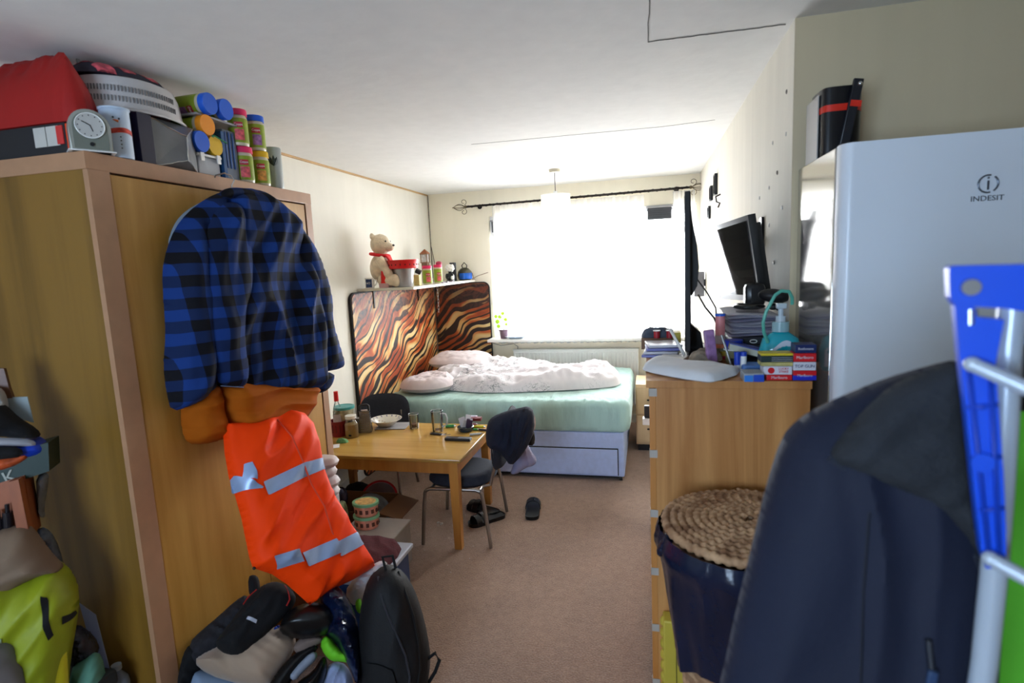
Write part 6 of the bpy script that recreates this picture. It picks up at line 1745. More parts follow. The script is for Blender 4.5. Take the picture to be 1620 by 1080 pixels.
# low brown box at the far end, with dark cloth and red cans
tag(MB().bb(-.03, .10, 2.46, 2.63, CTZ, CTZ + .048, bev=.002).build('flat_box', M('brown_box', (128, 100, 78), .7)), 'flat brown box at the window end of the chest left of the television', 'box')
zb2 = CTZ + .049
lump('dark_cables', 'tangle of dark grey cloth heaped on the flat brown box', 'cloth', [(-.035, 2.48), (.02, 2.47), (.10, 2.48), (.105, 2.60), (.05, 2.62), (-.02, 2.60)], floor_place(zb2), .03, .3, crumple(103, .014, 7), M('grey_tangle', (74, 82, 96), .8, var=.3, scale=30), 0, 26)
for k, (x, lab) in enumerate(((.035, 'small red can standing on the flat brown box'), (.088, 'red pot half hidden behind the white stick by the television'))):
    t = thing('red_can', lab, 'can', (x, 2.465, CTZ + .049), 0, 'red cans by the television')
    MB().cyl((0, 0, 0), (0, 0, .03), .013, seg=16).build('can_body', M('can_red', (176, 40, 50), .4), t, world=False)
    MB().cyl((0, 0, .03), (0, 0, .034), .016, seg=16).build('can_lid', mWht, t, world=False)
# stack of sleeves/papers
mSl = M('plastic_sleeve', (206, 206, 214), .3, var=.05)
for k in range(4):
    tag(MB().box((.045 + .004 * k, 2.31 + .005 * k, CTZ + .006 + k * .0125), (.13, .14, .011), (0, 0, .08 * (k - 1.5)), bev=.003).build('document_sleeve', mSl if k % 2 else M('sleeve_blue', (120, 124, 184), .4)),
        ['lowest blue edged document sleeve left of the television', 'pale document sleeve second from the bottom of the sleeve stack', 'blue edged document sleeve third from the bottom of the sleeve stack', 'topmost pale document sleeve of the stack by the television'][k], 'document sleeve', 'document sleeves left of the television')
tag(MB().box((.09, 2.19, CTZ + .008), (.10, .09, .014), (0, 0, -.3), bev=.001).build('white_notepad', mWht), 'bright white notepad lying before the television edge', 'notepad')
a, b2 = ony(1060, 520, 2.235), ony(1083, 562, 2.19)
b2.z = CTZ + .018
tag(MB().tube([a, b2], .006, 6).build('white_stick', mWht), 'white plastic stick leaning against the television', 'stick')
tag(MB().box((.112, 2.435, CTZ + .085), (.03, .02, .012)).build('x', mWht), 'x', 'x') if False else None
tag(MB().bb(.10, .135, 2.47, 2.55, CTZ + .0, CTZ + .07, bev=.002).build('yellow_box', M('yellow_carton', (206, 184, 70), .6, var=.3, scale=40)), 'small yellow printed box between the sleeves and the television foot', 'box')
# crumpled leaflets behind the tv foot
mLf = M('leaflet_grey', (146, 134, 118), .7, var=.3, scale=30)
lump('crumpled_leaflets', 'crumpled beige papers at the foot of the television', 'papers', [(.135, 2.08), (.20, 2.05), (.255, 2.09), (.27, 2.20), (.22, 2.23), (.15, 2.18)], floor_place(CTZ + .013), .03, .3, crumple(104, .012, 7), mLf, .0, 26)
# purple packet standing, pink tube
p = on_c(1126, 580, .02)
t = tag(MB().box((p.x - .002, p.y, p.z + .065), (.036, .02, .13), (.0, -.12, .2), bev=.005).build('purple_packet', M('packet_purple', (150, 112, 158), .4, var=.35, scale=40)), 'purple foil packet standing behind the pink tube', 'packet')
p = on_c(1141, 568, .02)
zs = p.z + .03
tag(MB().box((p.x + .006, p.y, p.z + .006), (.075, .05, .011), (0, 0, .1), bev=.001).build('red_blue_box', M('box_redblue', (190, 50, 80), .5, var=.4, scale=30)), 'flat red and blue packet under the yellow packet', 'packet')
tag(MB().box((p.x + .004, p.y, p.z + .0215), (.075, .048, .018), (0, 0, .03), bev=.001).build('yellow_packet', M('packet_yellow', (204, 172, 60), .5, var=.15, scale=30)), 'flat yellow packet beneath the orange rimmed tub', 'packet')
t = thing('orange_rim_tub', 'small clear tub with orange rim at the base of the pink tube', 'tub', (p.x + .002, p.y, p.z + .031))
MB().cyl((0, 0, 0), (0, 0, .012), .028, seg=24).build('tub_body', M('tub_olive', (130, 128, 96), .3), t, world=False)
MB().cyl((0, 0, .012), (0, 0, .026), .031, seg=24).build('tub_rim', M('rim_orange', (214, 120, 80), .4), t, world=False)
t = thing('pink_tube', 'tall pink tablet tube with blue cap on the chest of drawers', 'tube', (p.x - .002, p.y, p.z + .0575))
MB().cyl((0, 0, 0), (0, 0, .105), .0175, seg=24).build('tube_body', M('tube_pink', (222, 140, 140), .4, var=.15, scale=40), t, world=False)
MB().cyl((0, 0, .0), (0, 0, .032), .0185, seg=24).build('clear_cup', M('cup_greyclear', (176, 160, 156), .2), t, world=False)
MB().cyl((0, 0, .105), (0, 0, .113), .0185, seg=24).build('tube_cap', LID['blue'], t, world=False)
# jars with blue and orange lid
p = on_c(1160, 574, .0)
t = thing('blue_lid_jar', 'squat olive jar with wide royal blue lid beside the tilted blue box', 'jar', p)
MB().lathe([(0, 0), (.024, 0), (.027, .01), (.027, .05), (0, .052)], (0, 0, 0), 24).build('jar_body', M('jar_olive', (150, 146, 108), .3, var=.3, scale=30), t, world=False)
MB().cyl((0, 0, .053), (0, 0, .085), .032, seg=28).build('lid', M('lid_royal', (30, 50, 160), .35), t, world=False)
MB().cyl((0, 0, .049), (0, 0, .0535), .034, seg=28).build('lid_ring', mWht, t, world=False)
p2 = on_c(1155, 548, .07)
t = thing('orange_lid_jar', 'taller jar with orange lid behind the blue lidded jar', 'jar', p2)
MB().lathe([(0, 0), (.03, 0), (.03, .06), (0, .06)], (0, 0, 0), 24).build('jar_body', M('jar_grey', (156, 150, 130), .3), t, world=False)
MB().cyl((0, 0, .06), (0, 0, .098), .037, seg=28).build('lid', M('lid_burnt_orange', (206, 118, 44), .4), t, world=False)
# metal tool leaning
p = on_c(1160, 586, .03)
tag(MB().tube([p + Vector((0, 0, .003)), p + Vector((-.012, .01, .05)), p + Vector((-.032, .02, .115))], .004, 8).build('metal_tweezers', M('tool_steel', (150, 150, 150), .3, .8)), 'thin steel tool leaning between the pink tube and the blue sticks', 'tool')
# two blue glue sticks
for k, (px, lab) in enumerate(((1167, 'left one of two blue capped glue sticks, all blue'), (1177, 'right one of two blue capped glue sticks, with white label'))):
    p = on_c(px, 588, .012)
    t = thing('glue_stick', lab, 'glue stick', p, 0, 'two glue sticks on the chest')
    MB().cyl((0, 0, 0), (0, 0, .022), .0095, seg=18).build('foot', mWht, t, world=False)
    MB().cyl((0, 0, .022), (0, 0, .052), .0098, seg=18).build('label_wrap', M('glue_blue', (30, 66, 184), .35) if k == 0 else mWht, t, world=False)
    MB().cyl((0, 0, .052), (0, 0, .066), .0102, seg=18).build('cap', M('glue_blue', (30, 66, 184)), t, world=False)

# books and boxes behind
tag(MB().bb(.285, .47, 2.14, 2.60, CTZ, CTZ + .062, bev=.003).build('black_box', mBlack), 'large flat black box under the stack of white papers', 'box')
tag(MB().bb(.30, .462, 2.16, 2.56, CTZ + .063, CTZ + .085, bev=.002).build('black_card_box', M('card_black', (28, 28, 34), .4)), 'thin black card box with white mark under the teal hose', 'box')
tag(MB().tube([(.37 + .012 * math.cos(a_), 2.158, CTZ + .074 + .006 * math.sin(a_)) for a_ in np.linspace(0, 2 * PI, 13)[:-1]], .0014, 5, closed=True).build('badge', mWht), 'white round mark on the thin black box', 'badge')
t = thing('blue_box', 'tilted blue topped cream box leaning on the black box', 'box', (.33, 2.05, CTZ))
Tb2 = Matrix.Translation((.335, 2.085, CTZ + .058)) @ Matrix.Rotation(.26, 4, 'Y') @ Matrix.Rotation(-.08, 4, 'Z')
b_ = MB().bb(-.06, .06, -.045, .045, -.012, .008); bmesh.ops.transform(b_.bm, matrix=Tb2, verts=b_.bm.verts); b_.build('box_side', M('box_cream', (190, 188, 168), .6), t)
b_ = MB().bb(-.061, .061, -.046, .046, .008, .012); bmesh.ops.transform(b_.bm, matrix=Tb2, verts=b_.bm.verts); b_.build('blue_top', M('top_blue', (60, 74, 150), .4), t)
tag(MB().bb(.285, .372, 2.02, 2.135, CTZ, CTZ + .022, bev=.002).build('dark_booklet', M('booklet_dark', (36, 38, 50), .5, var=.5, scale=50)), 'dark booklet with fine white print under the tilted blue box', 'booklet')
tag(MB().bb(.30, .365, 1.93, 2.012, CTZ, CTZ + .026, bev=.008).build('blue_sponge_pack', M('pack_skyblue', (70, 120, 190), .4, var=.15, scale=20)), 'sky blue soft pack behind the cigarette packs', 'pack')
# stack of white papers with black devices on top
for k in range(9):
    z = CTZ + .087 + k * .0095
    c = Cloth([(.30, 2.20), (.485, 2.20), (.485, 2.54), (.30, 2.54)], (lambda z_, dx, a_: (lambda u, v, d: Vector((u + dx + a_ * (v - 2.37), v - a_ * (u - .39), z_ + d + .004 * math.sin(u * 18 + k)))))(z, random.uniform(-.010, .0), random.uniform(-.04, .04)), .0045, .04, None, .9, 0, 14)
    tag(c.mb().build('magazine', M('magazine_white', (212, 210, 218), .6, var=.06, scale=20) if k % 3 else M('magazine_lilac', (170, 168, 190), .6)), ['lowest', 'second lowest', 'third lowest', 'fourth lowest', 'middle', 'fourth highest', 'third highest', 'second highest', 'topmost'][k] + (' white' if k % 3 else ' lilac') + ' magazine in the thick stack beside the fridge', 'magazine', 'white magazines stacked beside the fridge')
zt = CTZ + .087 + 9 * .0095 + .006
t = thing('router', 'flat glossy black router on the near edge of the magazine stack', 'router', (.375, 2.28, zt))
MB().ball((.372, 2.27, zt + .013), (.058, .045, .013), seg=24).bb(.33, .415, 2.27, 2.34, zt + .002, zt + .022, bev=.006).build('router_body', M('router_black', (30, 29, 28), .22), t)
t = thing('barcode_scanner', 'black handheld scanner lying against the fridge on the magazines', 'scanner', (.455, 2.26, zt))
MB().ball((.455, 2.25, zt + .052), (.056, .045, .026), rot=(0, .15, 0), seg=20).box((.476, 2.25, zt + .02), (.018, .024, .05), (0, .25, 0), bev=.006).ball((.452, 2.25, zt + .012), (.018, .02, .013)).build('scanner_body', mBlack, t)
t = thing('desk_speaker', 'small black speaker standing behind the router below the tilted monitor', 'speaker', (.42, 2.42, zt))
MB().bb(.375, .450, 2.36, 2.44, zt, zt + .095, bev=.02).build('speaker_body', M('spk', (34, 32, 32), .3), t)
# teal bottle with trigger hose
c0 = Vector((.425, 1.995, CTZ))
mTeal = M('teal_liquid', (24, 160, 176), .12, var=.06, coat=.5)
t = thing('cleaner_bottle', 'wide teal cleaner bottle with white label and clear pump behind the cigarette packs', 'bottle', c0)
MB().lathe([(0, 0), (.048, 0), (.054, .012), (.056, .05), (.046, .082), (.022, .098), (.018, .10), (0, .10)], (0, 0, 0), 32, mat=Matrix.Translation(c0) @ Matrix.Diagonal((1, .6, 1, 1))).build('bottle_body', mTeal, t)
MB().cyl(c0 + Vector((0, 0, .10)), c0 + Vector((0, 0, .125)), .022, seg=20).build('collar', M('pump_clear', (150, 184, 190), .2), t)
MB().cyl(c0 + Vector((0, 0, .125)), c0 + Vector((0, 0, .14)), .013, seg=16).cyl(c0 + Vector((0, 0, .14)), c0 + Vector((0, 0, .16)), .007, seg=12).bb(c0.x - .012, c0.x + .014, c0.y - .01, c0.y + .01, c0.z + .158, c0.z + .172, bev=.003).build('pump', M('pump_pale', (186, 200, 208), .3), t)
lb = MB(); 
vs_ = []
for i in range(15):
    a_ = -PI / 2 - .55 + 1.5 * i / 14
    for z in (.012, .052 + .028 * math.sin(PI * i / 14)):
        rr = 1.015 * (.056 - max(0, z - .05) * .3)
        vs_.append(lb.bm.verts.new(c0 + Vector((rr * math.cos(a_), .6 * rr * math.sin(a_) - .0008, z))))
for i in range(14): f = lb.bm.faces.new((vs_[2 * i], vs_[2 * i + 2], vs_[2 * i + 3], vs_[2 * i + 1])); f.smooth = True
lb.build('label', M('label_white', (206, 214, 226), .5), t)
t.scale = (1.2, 1.1, 1.3)
hose = [(1218, 552, 1.97), (1213, 540, 1.955), (1212, 528, 1.95), (1216, 515, 1.95), (1222, 505, 1.95), (1228, 495, 1.95), (1236, 490, 1.95), (1246, 491, 1.95), (1250, 498, 1.96), (1250, 506, 1.965)]
MB().tube([ony(*q) for q in hose], .0045, 8).build('hose', M('hose_teal', (90, 180, 160), .35), t)
# cigarette packs
def pack(x0, x1, y0, z0, h, cols, word, wcol, name, label, wsz=.013, dy=.055):
    t = thing(name, label, 'packet', ((x0 + x1) / 2, y0 + dy / 2, z0), 0, 'cigarette packs on the chest')
    n = len(cols); zz = z0
    for i, (c_, fr) in enumerate(cols):
        MB().bb(x0, x1, y0, y0 + dy, zz + .0002, zz + h * fr - .0002, bev=.0012).build('pack_body' if i == 0 else 'pack_band', c_, t)
        zz += h * fr
    if word: text('lettering', word, wsz, wcol, TM(((x0 + x1) / 2, y0 - .0006, z0 + h * .5), (1, 0, 0), (0, 0, 1)), t)
    return t
cR = M('pack_red', (212, 30, 40), .35, var=.03); cW = M('pack_white', (218, 216, 226), .4, var=.02); cN = M('pack_navy', (24, 40, 92), .35); cB = M('pack_blue', (34, 44, 190), .35)
cY = M('pack_yellow', (214, 190, 40), .4); cO = M('pack_olive', (186, 176, 110), .5, var=.3, scale=30); cK = M('pack_green_black', (34, 52, 54), .4)
h_ = .0262; zA = CTZ + .0005; yA = 1.826
def flatpack(x0, x1, z, h, cols, word, wc, label, sz, y=yA): return pack(x0, x1, y, z, h, cols, word, wc, 'cigarette_pack', label, sz)
flatpack(.352, .424, zA, .017, [(cR, 1)], 'Marlboro', cW, 'thin red cigarette pack at the bottom of the left stack', .012)
t = flatpack(.343, .424, zA + .0175, .0262, [(cW, 1)], '', cR, 'white cigarette pack with red disc in the left stack', .007)
MB().cyl((.365, yA - .001, zA + .0305), (.365, yA + .002, zA + .0305), .0095, seg=24).build('red_disc', cR, t)
text('lettering', 'LUCKY\nSTRIKE', .009, cR, TM((.400, yA - .0008, zA + .0315), (1, 0, 0), (0, 0, 1)), t)
t = flatpack(.335, .426, zA + .0442, .012, [(cO, 1)], '', cW, 'mottled olive packet on the white pack in the left stack', .007)
t = pack(.335, .426, yA, zA + .0566, .027, [(cK, .72), (cY, .28)], '', cW, 'tobacco_box', 'dark green box with yellow stripe on top of the left stack')
for k in range(3): MB().bb(.366, .424, yA - .0006, yA + .001, zA + .0595 + k * .0055, zA + .0603 + k * .0055).build('print_line', cW, t)
flatpack(.427, .492, zA, .030, [(cB, .5), (cR, .5)], 'Marlboro', cW, 'red over blue cigarette pack at the bottom of the right stack', .011)
flatpack(.427, .490, zA + .0305, .0262, [(cW, 1)], 'TOP GUN', cN, 'white pack with dark capital letters in the right stack', .0125)
flatpack(.427, .490, zA + .0572, .0262, [(cR, 1)], 'Marlboro', cW, 'bright red cigarette pack second from the top of the right stack', .0125)
flatpack(.431, .490, zA + .0839, .026, [(cN, 1)], 'Rothmans', cW, 'navy cigarette pack on top of the right stack', .0105)
t = thing('tobacco_tin', 'blue and grey tobacco pouch box at the front edge left of the cigarette packs', 'packet', (.31, 1.82, CTZ))
MB().bb(.283, .340, 1.805, 1.875, CTZ, CTZ + .026, bev=.002).build('pouch_body', M('pouch_grey', (150, 156, 164), .4), t)
MB().bb(.285, .310, 1.803, 1.806, CTZ + .0, CTZ + .02, bev=.0008).build('light_blue_side', M('pouch_sky', (50, 130, 220), .4), t)
MB().bb(.311, .341, 1.803, 1.806, CTZ + .0, CTZ + .022, bev=.0008).build('deep_blue_side', M('pouch_blue', (26, 74, 190), .4), t)

# ================================================================== RIGHT WALL
# tilted monitor on a wall bracket
t = thing('wall_monitor', 'black monitor on a wall bracket tilted down over the chest of drawers', 'monitor', (.43, 2.75, 1.5))
def mp_(s_, w_, d_):   # along wall (0..1), across panel height, depth behind the face
    y = 2.42 + .50 * s_
    x = .388 + (.440 - .388) * (1 - w_) - .095 * s_
    z = 1.49 + (1.835 - 1.49) * w_ - .02 * s_
    n_ = Vector((-1, -.19, -.151)).normalized()
    return Vector((x, y, z)) - n_ * d_
def slab4(s0, s1, w0, w1, d0, d1):
    b_ = MB(); V = []
    for d in (d0, d1):
        for s_, w_ in ((s0, w0), (s1, w0), (s1, w1), (s0, w1)): V.append(b_.bm.verts.new(mp_(s_, w_, d)))
    for f in ((0, 1, 2, 3), (7, 6, 5, 4), (0, 4, 5, 1), (1, 5, 6, 2), (2, 6, 7, 3), (3, 7, 4, 0)): b_.bm.faces.new([V[i] for i in f])
    return b_
slab4(0, 1, 0, 1, 0, .030).build('panel', mTV, t)
slab4(.05, .97, .07, .94, -.0012, .001).build('screen', M('monitor_screen', (40, 37, 35), .05), t)
slab4(.06, .8, .0, .90, .030, .058).build('back_housing', M('monitor_back', (34, 32, 32), .5), t)
b_ = MB().cyl(mp_(.6, .6, .06), (RX - .012, 2.72, 1.74), .014, seg=12).bb(RX - .012, RX - .001, 2.69, 2.75, 1.64, 1.84, bev=.003)
b_.build('wall_bracket', M('bracket_black', (30, 30, 34), .35, .5), t)
MB().tube([mp_(.35, .1, .04), mp_(.35, .0, .05), Vector((.42, 2.5, 1.48)), Vector((.43, 2.45, 1.44))], .003, 6).build('monitor_cable', mWire, t)
# small black things fixed to the wall, seen nearly edge-on
mFrm = M('frame_black', (20, 20, 24), .4)
for y0, z0, z1, lab in ((4.40, 2.12, 2.27, 'tallest narrow black picture frame high on the right wall'), (4.70, 2.11, 2.22, 'narrow black frame left of the tallest one on the right wall'), (4.85, 1.98, 2.08, 'lowest small black frame on the right wall nearest the window')):
    t = thing('picture_frame', lab, 'picture frame', (RX - .01, y0, z0), 0, 'small frames on the right wall')
    b_ = MB(); y1 = y0 + .10
    b_.bb(RX - .02, RX - .0005, y0, y0 + .01, z0, z1).bb(RX - .02, RX - .0005, y1 - .01, y1, z0, z1).bb(RX - .02, RX - .0005, y0 + .01, y1 - .01, z0, z0 + .01).bb(RX - .02, RX - .0005, y0 + .01, y1 - .01, z1 - .01, z1)
    b_.build('frame', mFrm, t)
    MB().bb(RX - .012, RX - .001, y0 + .01, y1 - .01, z0 + .01, z1 - .01).build('picture', M('picture_grey', (90, 90, 96), .3), t)
tag(MB().tube([(RX - .004, 4.20, 2.10), (RX - .035, 4.20, 2.085), (RX - .03, 4.20, 2.05), (RX - .008, 4.20, 2.04), (RX - .02, 4.20, 2.01)], .006, 6).build('wall_hook', mIron), 'curly black iron hook on the right wall below the frames', 'hook')
t = thing('corner_speaker', 'small grey speaker fixed high by the window behind the television', 'speaker', (.44, 5.3, 1.25))
q = ony(1111, 447, 5.3)
MB().bb(.40, RX - .012, 5.24, 5.34, q.z - .12, q.z + .10, bev=.008).build('speaker_body', M('speaker_grey', (120, 120, 126), .5), t)
MB().bb(RX - .012, RX - .0005, 5.27, 5.31, q.z - .03, q.z + .03).build('wall_mount', mBlack, t)
# screws and filler spots
k = 0
for px, py in ((1230, 273), (1217, 297), (1202, 313), (1245, 145), (1244, 212), (1238, 328), (1225, 415), (1243, 433), (1217, 356), (1223, 226)):
    p = onx(px, py, RX)
    if p.y < 2.3: continue
    t = tag(MB().cyl((RX - .004, p.y, p.z), (RX - .0005, p.y, p.z), .006, .009, 10).build('wall_plug', M('plug_white', (206, 200, 190), .5) if k % 3 else M('plug_dark', (110, 100, 90), .6)), ['highest %s screw plug on the right wall', 'plug just above the middle of the right wall, %s', '%s screw plug left of the monitor bracket top', 'tiny %s screw plug near the wall corner', '%s screw plug next to the fridge corner', 'lowest %s screw plug beside the monitor', '%s screw plug by the bracket foot', '%s screw plug above the tilted monitor', '%s screw plug highest near the ceiling crack', '%s plug by itself'][k] % ('pale' if k % 3 else 'dark'), 'screw', 'screw plugs dotted over the right wall')
    k += 1

# ================================================================== FAR RIGHT, BEYOND THE CHEST
mPale = woodm('bedside_birch', (206, 172, 126), (228, 198, 156), (5, 5, .6), .45)
t = thing('bedside_cabinet', 'low pale wood cabinet between the bed and the right wall', 'cabinet', (.19, 5.1, 0))
MB().bb(-.115, RX - .02, 4.90, 5.30, .06, .60, bev=.003).build('cabinet_body', mPale, t)
MB().bb(-.10, RX - .03, 4.92, 5.28, 0, .06).build('plinth', mBlack, t)
for k in range(2):
    d = MB().bb(-.105, RX - .03, 4.885, 4.90, .08 + k * .26, .33 + k * .26 - .01, bev=.002).build('drawer', mPale, t)
    MB().bb(-.02, .04, 4.870, 4.885, .2 + k * .26, .212 + k * .26, bev=.002).build('handle', mBlack, d)
t = thing('extension_socket', 'white multi socket with black plug lying on a stool beyond the chest', 'socket', (-.0, 3.4, .5))
tag(MB().bb(.005, .30, 3.28, 3.56, 0, .705, bev=.004).build('side_stool', M('stool_white', (196, 200, 214), .5)), 'small pale stool half hidden behind the chest of drawers', 'stool')
t.location = (-.0, 3.32, .706)
MB().bb(-.04, .10, 3.30, 3.36, .706, .745, bev=.004).build('socket_body', mWht, t)
MB().bb(-.03, .01, 3.31, 3.345, .746, .82, bev=.006).build('plug', mBlack, t)

# ================================================================== SEAGRASS BASKET WITH BIN LINER
m, nt, b, N, L = nodes_of('seagrass')
tc = N.new('ShaderNodeTexCoord')
nz = N.new('ShaderNodeTexNoise'); nz.inputs['Scale'].default_value = 22; nz.inputs['Detail'].default_value = 3; L.new(tc.outputs['Object'], nz.inputs['Vector'])
rp = N.new('ShaderNodeValToRGB'); e = rp.color_ramp.elements
e[0].position = .3; e[0].color = lin((128, 88, 58)); e[1].position = .7; e[1].color = lin((206, 166, 126))
L.new(nz.outputs['Fac'], rp.inputs[0]); L.new(rp.outputs[0], b.inputs['Base Color']); b.inputs['Roughness'].default_value = .75
mSea = m
bc = Vector((.248, 1.535, 0)); LZ = .955
def rope(path, r, twist=40, amp=.28, seg=8):
    """braided rope: a tube whose radius pulses along its length"""
    mb = MB(); pts = [Vector(p) for p in path]; n = len(pts); rings = []
    for i, p in enumerate(pts):
        a = pts[max(0, i - 1)]; c = pts[min(n - 1, i + 1)]
        t_ = (c - a).normalized(); x = t_.cross(Vector((0, 0, 1)));
        x = x.normalized() if x.length > 1e-4 else Vector((1, 0, 0)); y = x.cross(t_)
        ring = []
        for k in range(seg):
            an = 2 * PI * k / seg
            rr = r * (1 + amp * math.sin(i * PI * .5 + (an if k % 2 else an)))
            ring.append(mb.bm.verts.new(p + (x * math.cos(an) + y * math.sin(an)) * rr))
        rings.append(ring)
    for a, c in zip(rings, rings[1:]):
        for k in range(seg):
            f = mb.bm.faces.new((a[k], a[(k + 1) % seg], c[(k + 1) % seg], c[k])); f.smooth = True
    return mb
t = thing('woven_basket', 'tall seagrass basket with coiled round lid standing before the chest of drawers', 'basket', bc)
pts = []; rr = .012; th = 0; R_ = .222; step = .0042
while rr < R_:
    pts.append((bc.x + rr * math.cos(th), bc.y + rr * math.sin(th), LZ + .012 * (1 - (rr / R_) ** 2)))
    ds = .0062
    th += ds / rr; rr += .0205 * ds / rr / (2 * PI)
ld = rope(pts, .0122, amp=.22)
ld.build('lid', mSea, t)
MB().cyl((bc.x, bc.y, LZ - .004), (bc.x, bc.y, LZ + .001), .215, seg=48).build('lid_disc', M('seagrass_dark', (92, 64, 42), .9), t)
# body: coils
bodyp = [(.118, 0.0), (.135, .15), (.150, .35), (.168, .55), (.195, .75), (.212, .93)]
def brad(z):
    for (r0, z0), (r1, z1) in zip(bodyp, bodyp[1:]):
        if z <= z1: return r0 + (r1 - r0) * (z - z0) / (z1 - z0)
    return bodyp[-1][0]
bm_ = MB()
for k in range(50):
    z = .012 + k * .0186
    if z > .93: break
    r_ = brad(z) - .006
    n_ = 96
    ring = []
    bm_.tube([(bc.x + (r_ + .0012 * math.sin(i * 2.1 + k)) * math.cos(2 * PI * i / n_), bc.y + (r_ + .0012 * math.sin(i * 2.1 + k)) * math.sin(2 * PI * i / n_), z + .002 * math.sin(i * 1.7)) for i in range(n_)], .0098, 6, closed=True)
bm_.build('basket_body', mSea, t)
# liner
mLin = M('bin_liner', (20, 28, 52), .2, var=.3, scale=6, bump=.35, bscale=14)
ln = MB(); g = []
na, nz_ = 96, 22
for i in range(na):
    a_ = 2 * PI * i / na; col = []
    # the liner hangs lower at the left, lifting in a notch at the front right
    low = .60 + .05 * math.sin(a_ * 3 + 1) + .26 * math.exp(-((math.atan2(math.sin(a_ + 1.35), math.cos(a_ + 1.35))) / .28) ** 2) * .7 - .05 * math.exp(-((math.atan2(math.sin(a_ + 2.0), math.cos(a_ + 2.0))) / .35) ** 2)
    for j in range(nz_ + 1):
        q = j / nz_; z = .944 + (low - .944) * q
        w_ = noise.noise(Vector((math.cos(a_) * 3, math.sin(a_) * 3, z * 2.5))); w2 = noise.noise(Vector((math.cos(a_) * 9, math.sin(a_) * 9, z * 4)))
        r_ = brad(z) + .010 + .020 * (w_ + .3) * min(1, q * 3 + .3) + .008 * w2 + .012 * math.exp(-((z - .90) / .03) ** 2)
        col.append(ln.bm.verts.new((bc.x + r_ * math.cos(a_), bc.y + r_ * math.sin(a_), z)))
    g.append(col)
for i in range(na):
    for j in range(nz_):
        f = ln.bm.faces.new((g[i][j], g[(i + 1) % na][j], g[(i + 1) % na][j + 1], g[i][j + 1])); f.smooth = True
ln.build('bin_liner', mLin, t)
o = t.children[-1]; so = o.modifiers.new('thickness', 'SOLIDIFY'); so.thickness = .0015
# puffed corner of the liner
lc = Cloth([(1038, 868), (1046, 850), (1056, 838), (1068, 850), (1085, 868), (1075, 885), (1052, 882), (1040, 878)], plane_place((.06, 1.47, .9), (-.2, -1, .1)), .02, .3, crumple(111, .008, 6), .8, 1, 24)
lc.mb().build('liner_corner', mLin, t)
# yellow container
t = thing('yellow_container', 'yellow ribbed container printed with black digits behind the basket foot', 'container', (.07, 1.72, 0))
mYel = M('yellow_ribbed', (206, 186, 70), .5, var=.06)
b_ = MB().bb(.035, .17, 1.755, 1.815, 0, .50, bev=.006)
for k in range(12): b_.ball((.037, 1.785, .04 + k * .04), (.012, .02, .016), seg=10)
b_.build('container_body', mYel, t)
MB().bb(.075, .078, 1.7535, 1.756, .02, .48).bb(.100, .103, 1.7535, 1.756, .02, .48).build('line_print', M('olive_line', (90, 84, 30), .6), t)
text('lettering', '2020', .034, M('digit_black', (24, 22, 20), .6), TM((.120, 1.7535, .43), (0, 0, -1), (1, 0, 0)), t)

# ================================================================== ON THE FRIDGE
t = thing('black_bag', 'upright black bag with bright red stripe and grey side on top of the fridge', 'bag', (.58, 2.03, FH))
x0, x1, y0, y1, z0, z1 = .53, .655, 1.98, 2.16, FH + .001, 2.175
mBg = M('bag_black_gloss', (20, 21, 26), .3, var=.1)
b_ = MB()
P = chaikin([(x0, y0 + .02), (x0 + .02, y0), (x1, y0 + .01), (x1, y1), (x0, y1)], 2)
def pillar(P, za, zb, name, mat, off=0):
    mb = MB(); cx = sum(p[0] for p in P) / len(P); cy = sum(p[1] for p in P) / len(P)
    Q = [(cx + (p[0] - cx) * (1 + off), cy + (p[1] - cy) * (1 + off)) for p in P]
    a = [mb.bm.verts.new((p[0], p[1], za)) for p in Q]; c = [mb.bm.verts.new((p[0], p[1], zb)) for p in Q]
    mb.bm.faces.new(a); mb.bm.faces.new(c[::-1])
    for i in range(len(Q)):
        f = mb.bm.faces.new((a[i], a[(i + 1) % len(Q)], c[(i + 1) % len(Q)], c[i])); f.smooth = True
    return mb.build(name, mat, t)
pillar(P, z0, z1, 'bag_body', mBg)
mRS = M('stripe_red', (226, 48, 30), .4)
pillar(P, z1 - .072, z1 - .052, 'red_stripe', mRS, .012)
q = MB().bb(x0 - .004, x0 - .0005, y0 + .04, y1 - .01, z0, z1 - .012).build('grey_side', M('side_grey', (170, 168, 164), .4), t)
b_ = MB().box((x0 + .078, y0 - .002, (z0 + z1) / 2 + .02), (.028, .012, .20), (0, .18, 0), bev=.003); s_ = b_.build('strap', M('strap_black', (30, 32, 38), .4), t)
MB().box((x0 + .088, y0 - .009, z1 - .058), (.030, .002, .018), (0, .18, 0)).build('strap_stripe', mRS, s_)
MB().ball((x0 + .098, y0 - .008, z1 - .002), .007).build('rivet', M('chrome', (220, 220, 222)), s_)

# ================================================================== NEAR RIGHT: CLOTHES AIRER AND JACKETS
mBlueP = M('airer_blue', (16, 84, 228), .35, var=.03)
mTubeW = M('airer_tube', (196, 208, 222), .25, .2, var=.02)
mShell = M('softshell_navy', (13, 22, 46), .75, var=.10, scale=5, bump=.08, bscale=120, sheen=.05)
mShell2 = M('fleece_collar', (44, 47, 52), .95, var=.18, scale=30, bump=.3, bscale=160)
pA = plane_place((.32, .66, 1.5), (-.25, -1, 0))
def solid(poly, place, d0, d1, name, mat, parent, bev=0):
    return quad_prism(poly, place, d0, d1, name, mat, parent)
t = thing('clothes_airer', 'clothes airer with bright blue plastic joints and white tubes at the right edge', 'clothes airer', (.45, .66, 0))
solid([(1497, 424), (1503, 420), (1640, 417), (1700, 420), (1700, 492), (1620, 492), (1582, 486), (1506, 482), (1499, 470)], pA, -.012, .012, 'joint_bar', mBlueP, t)
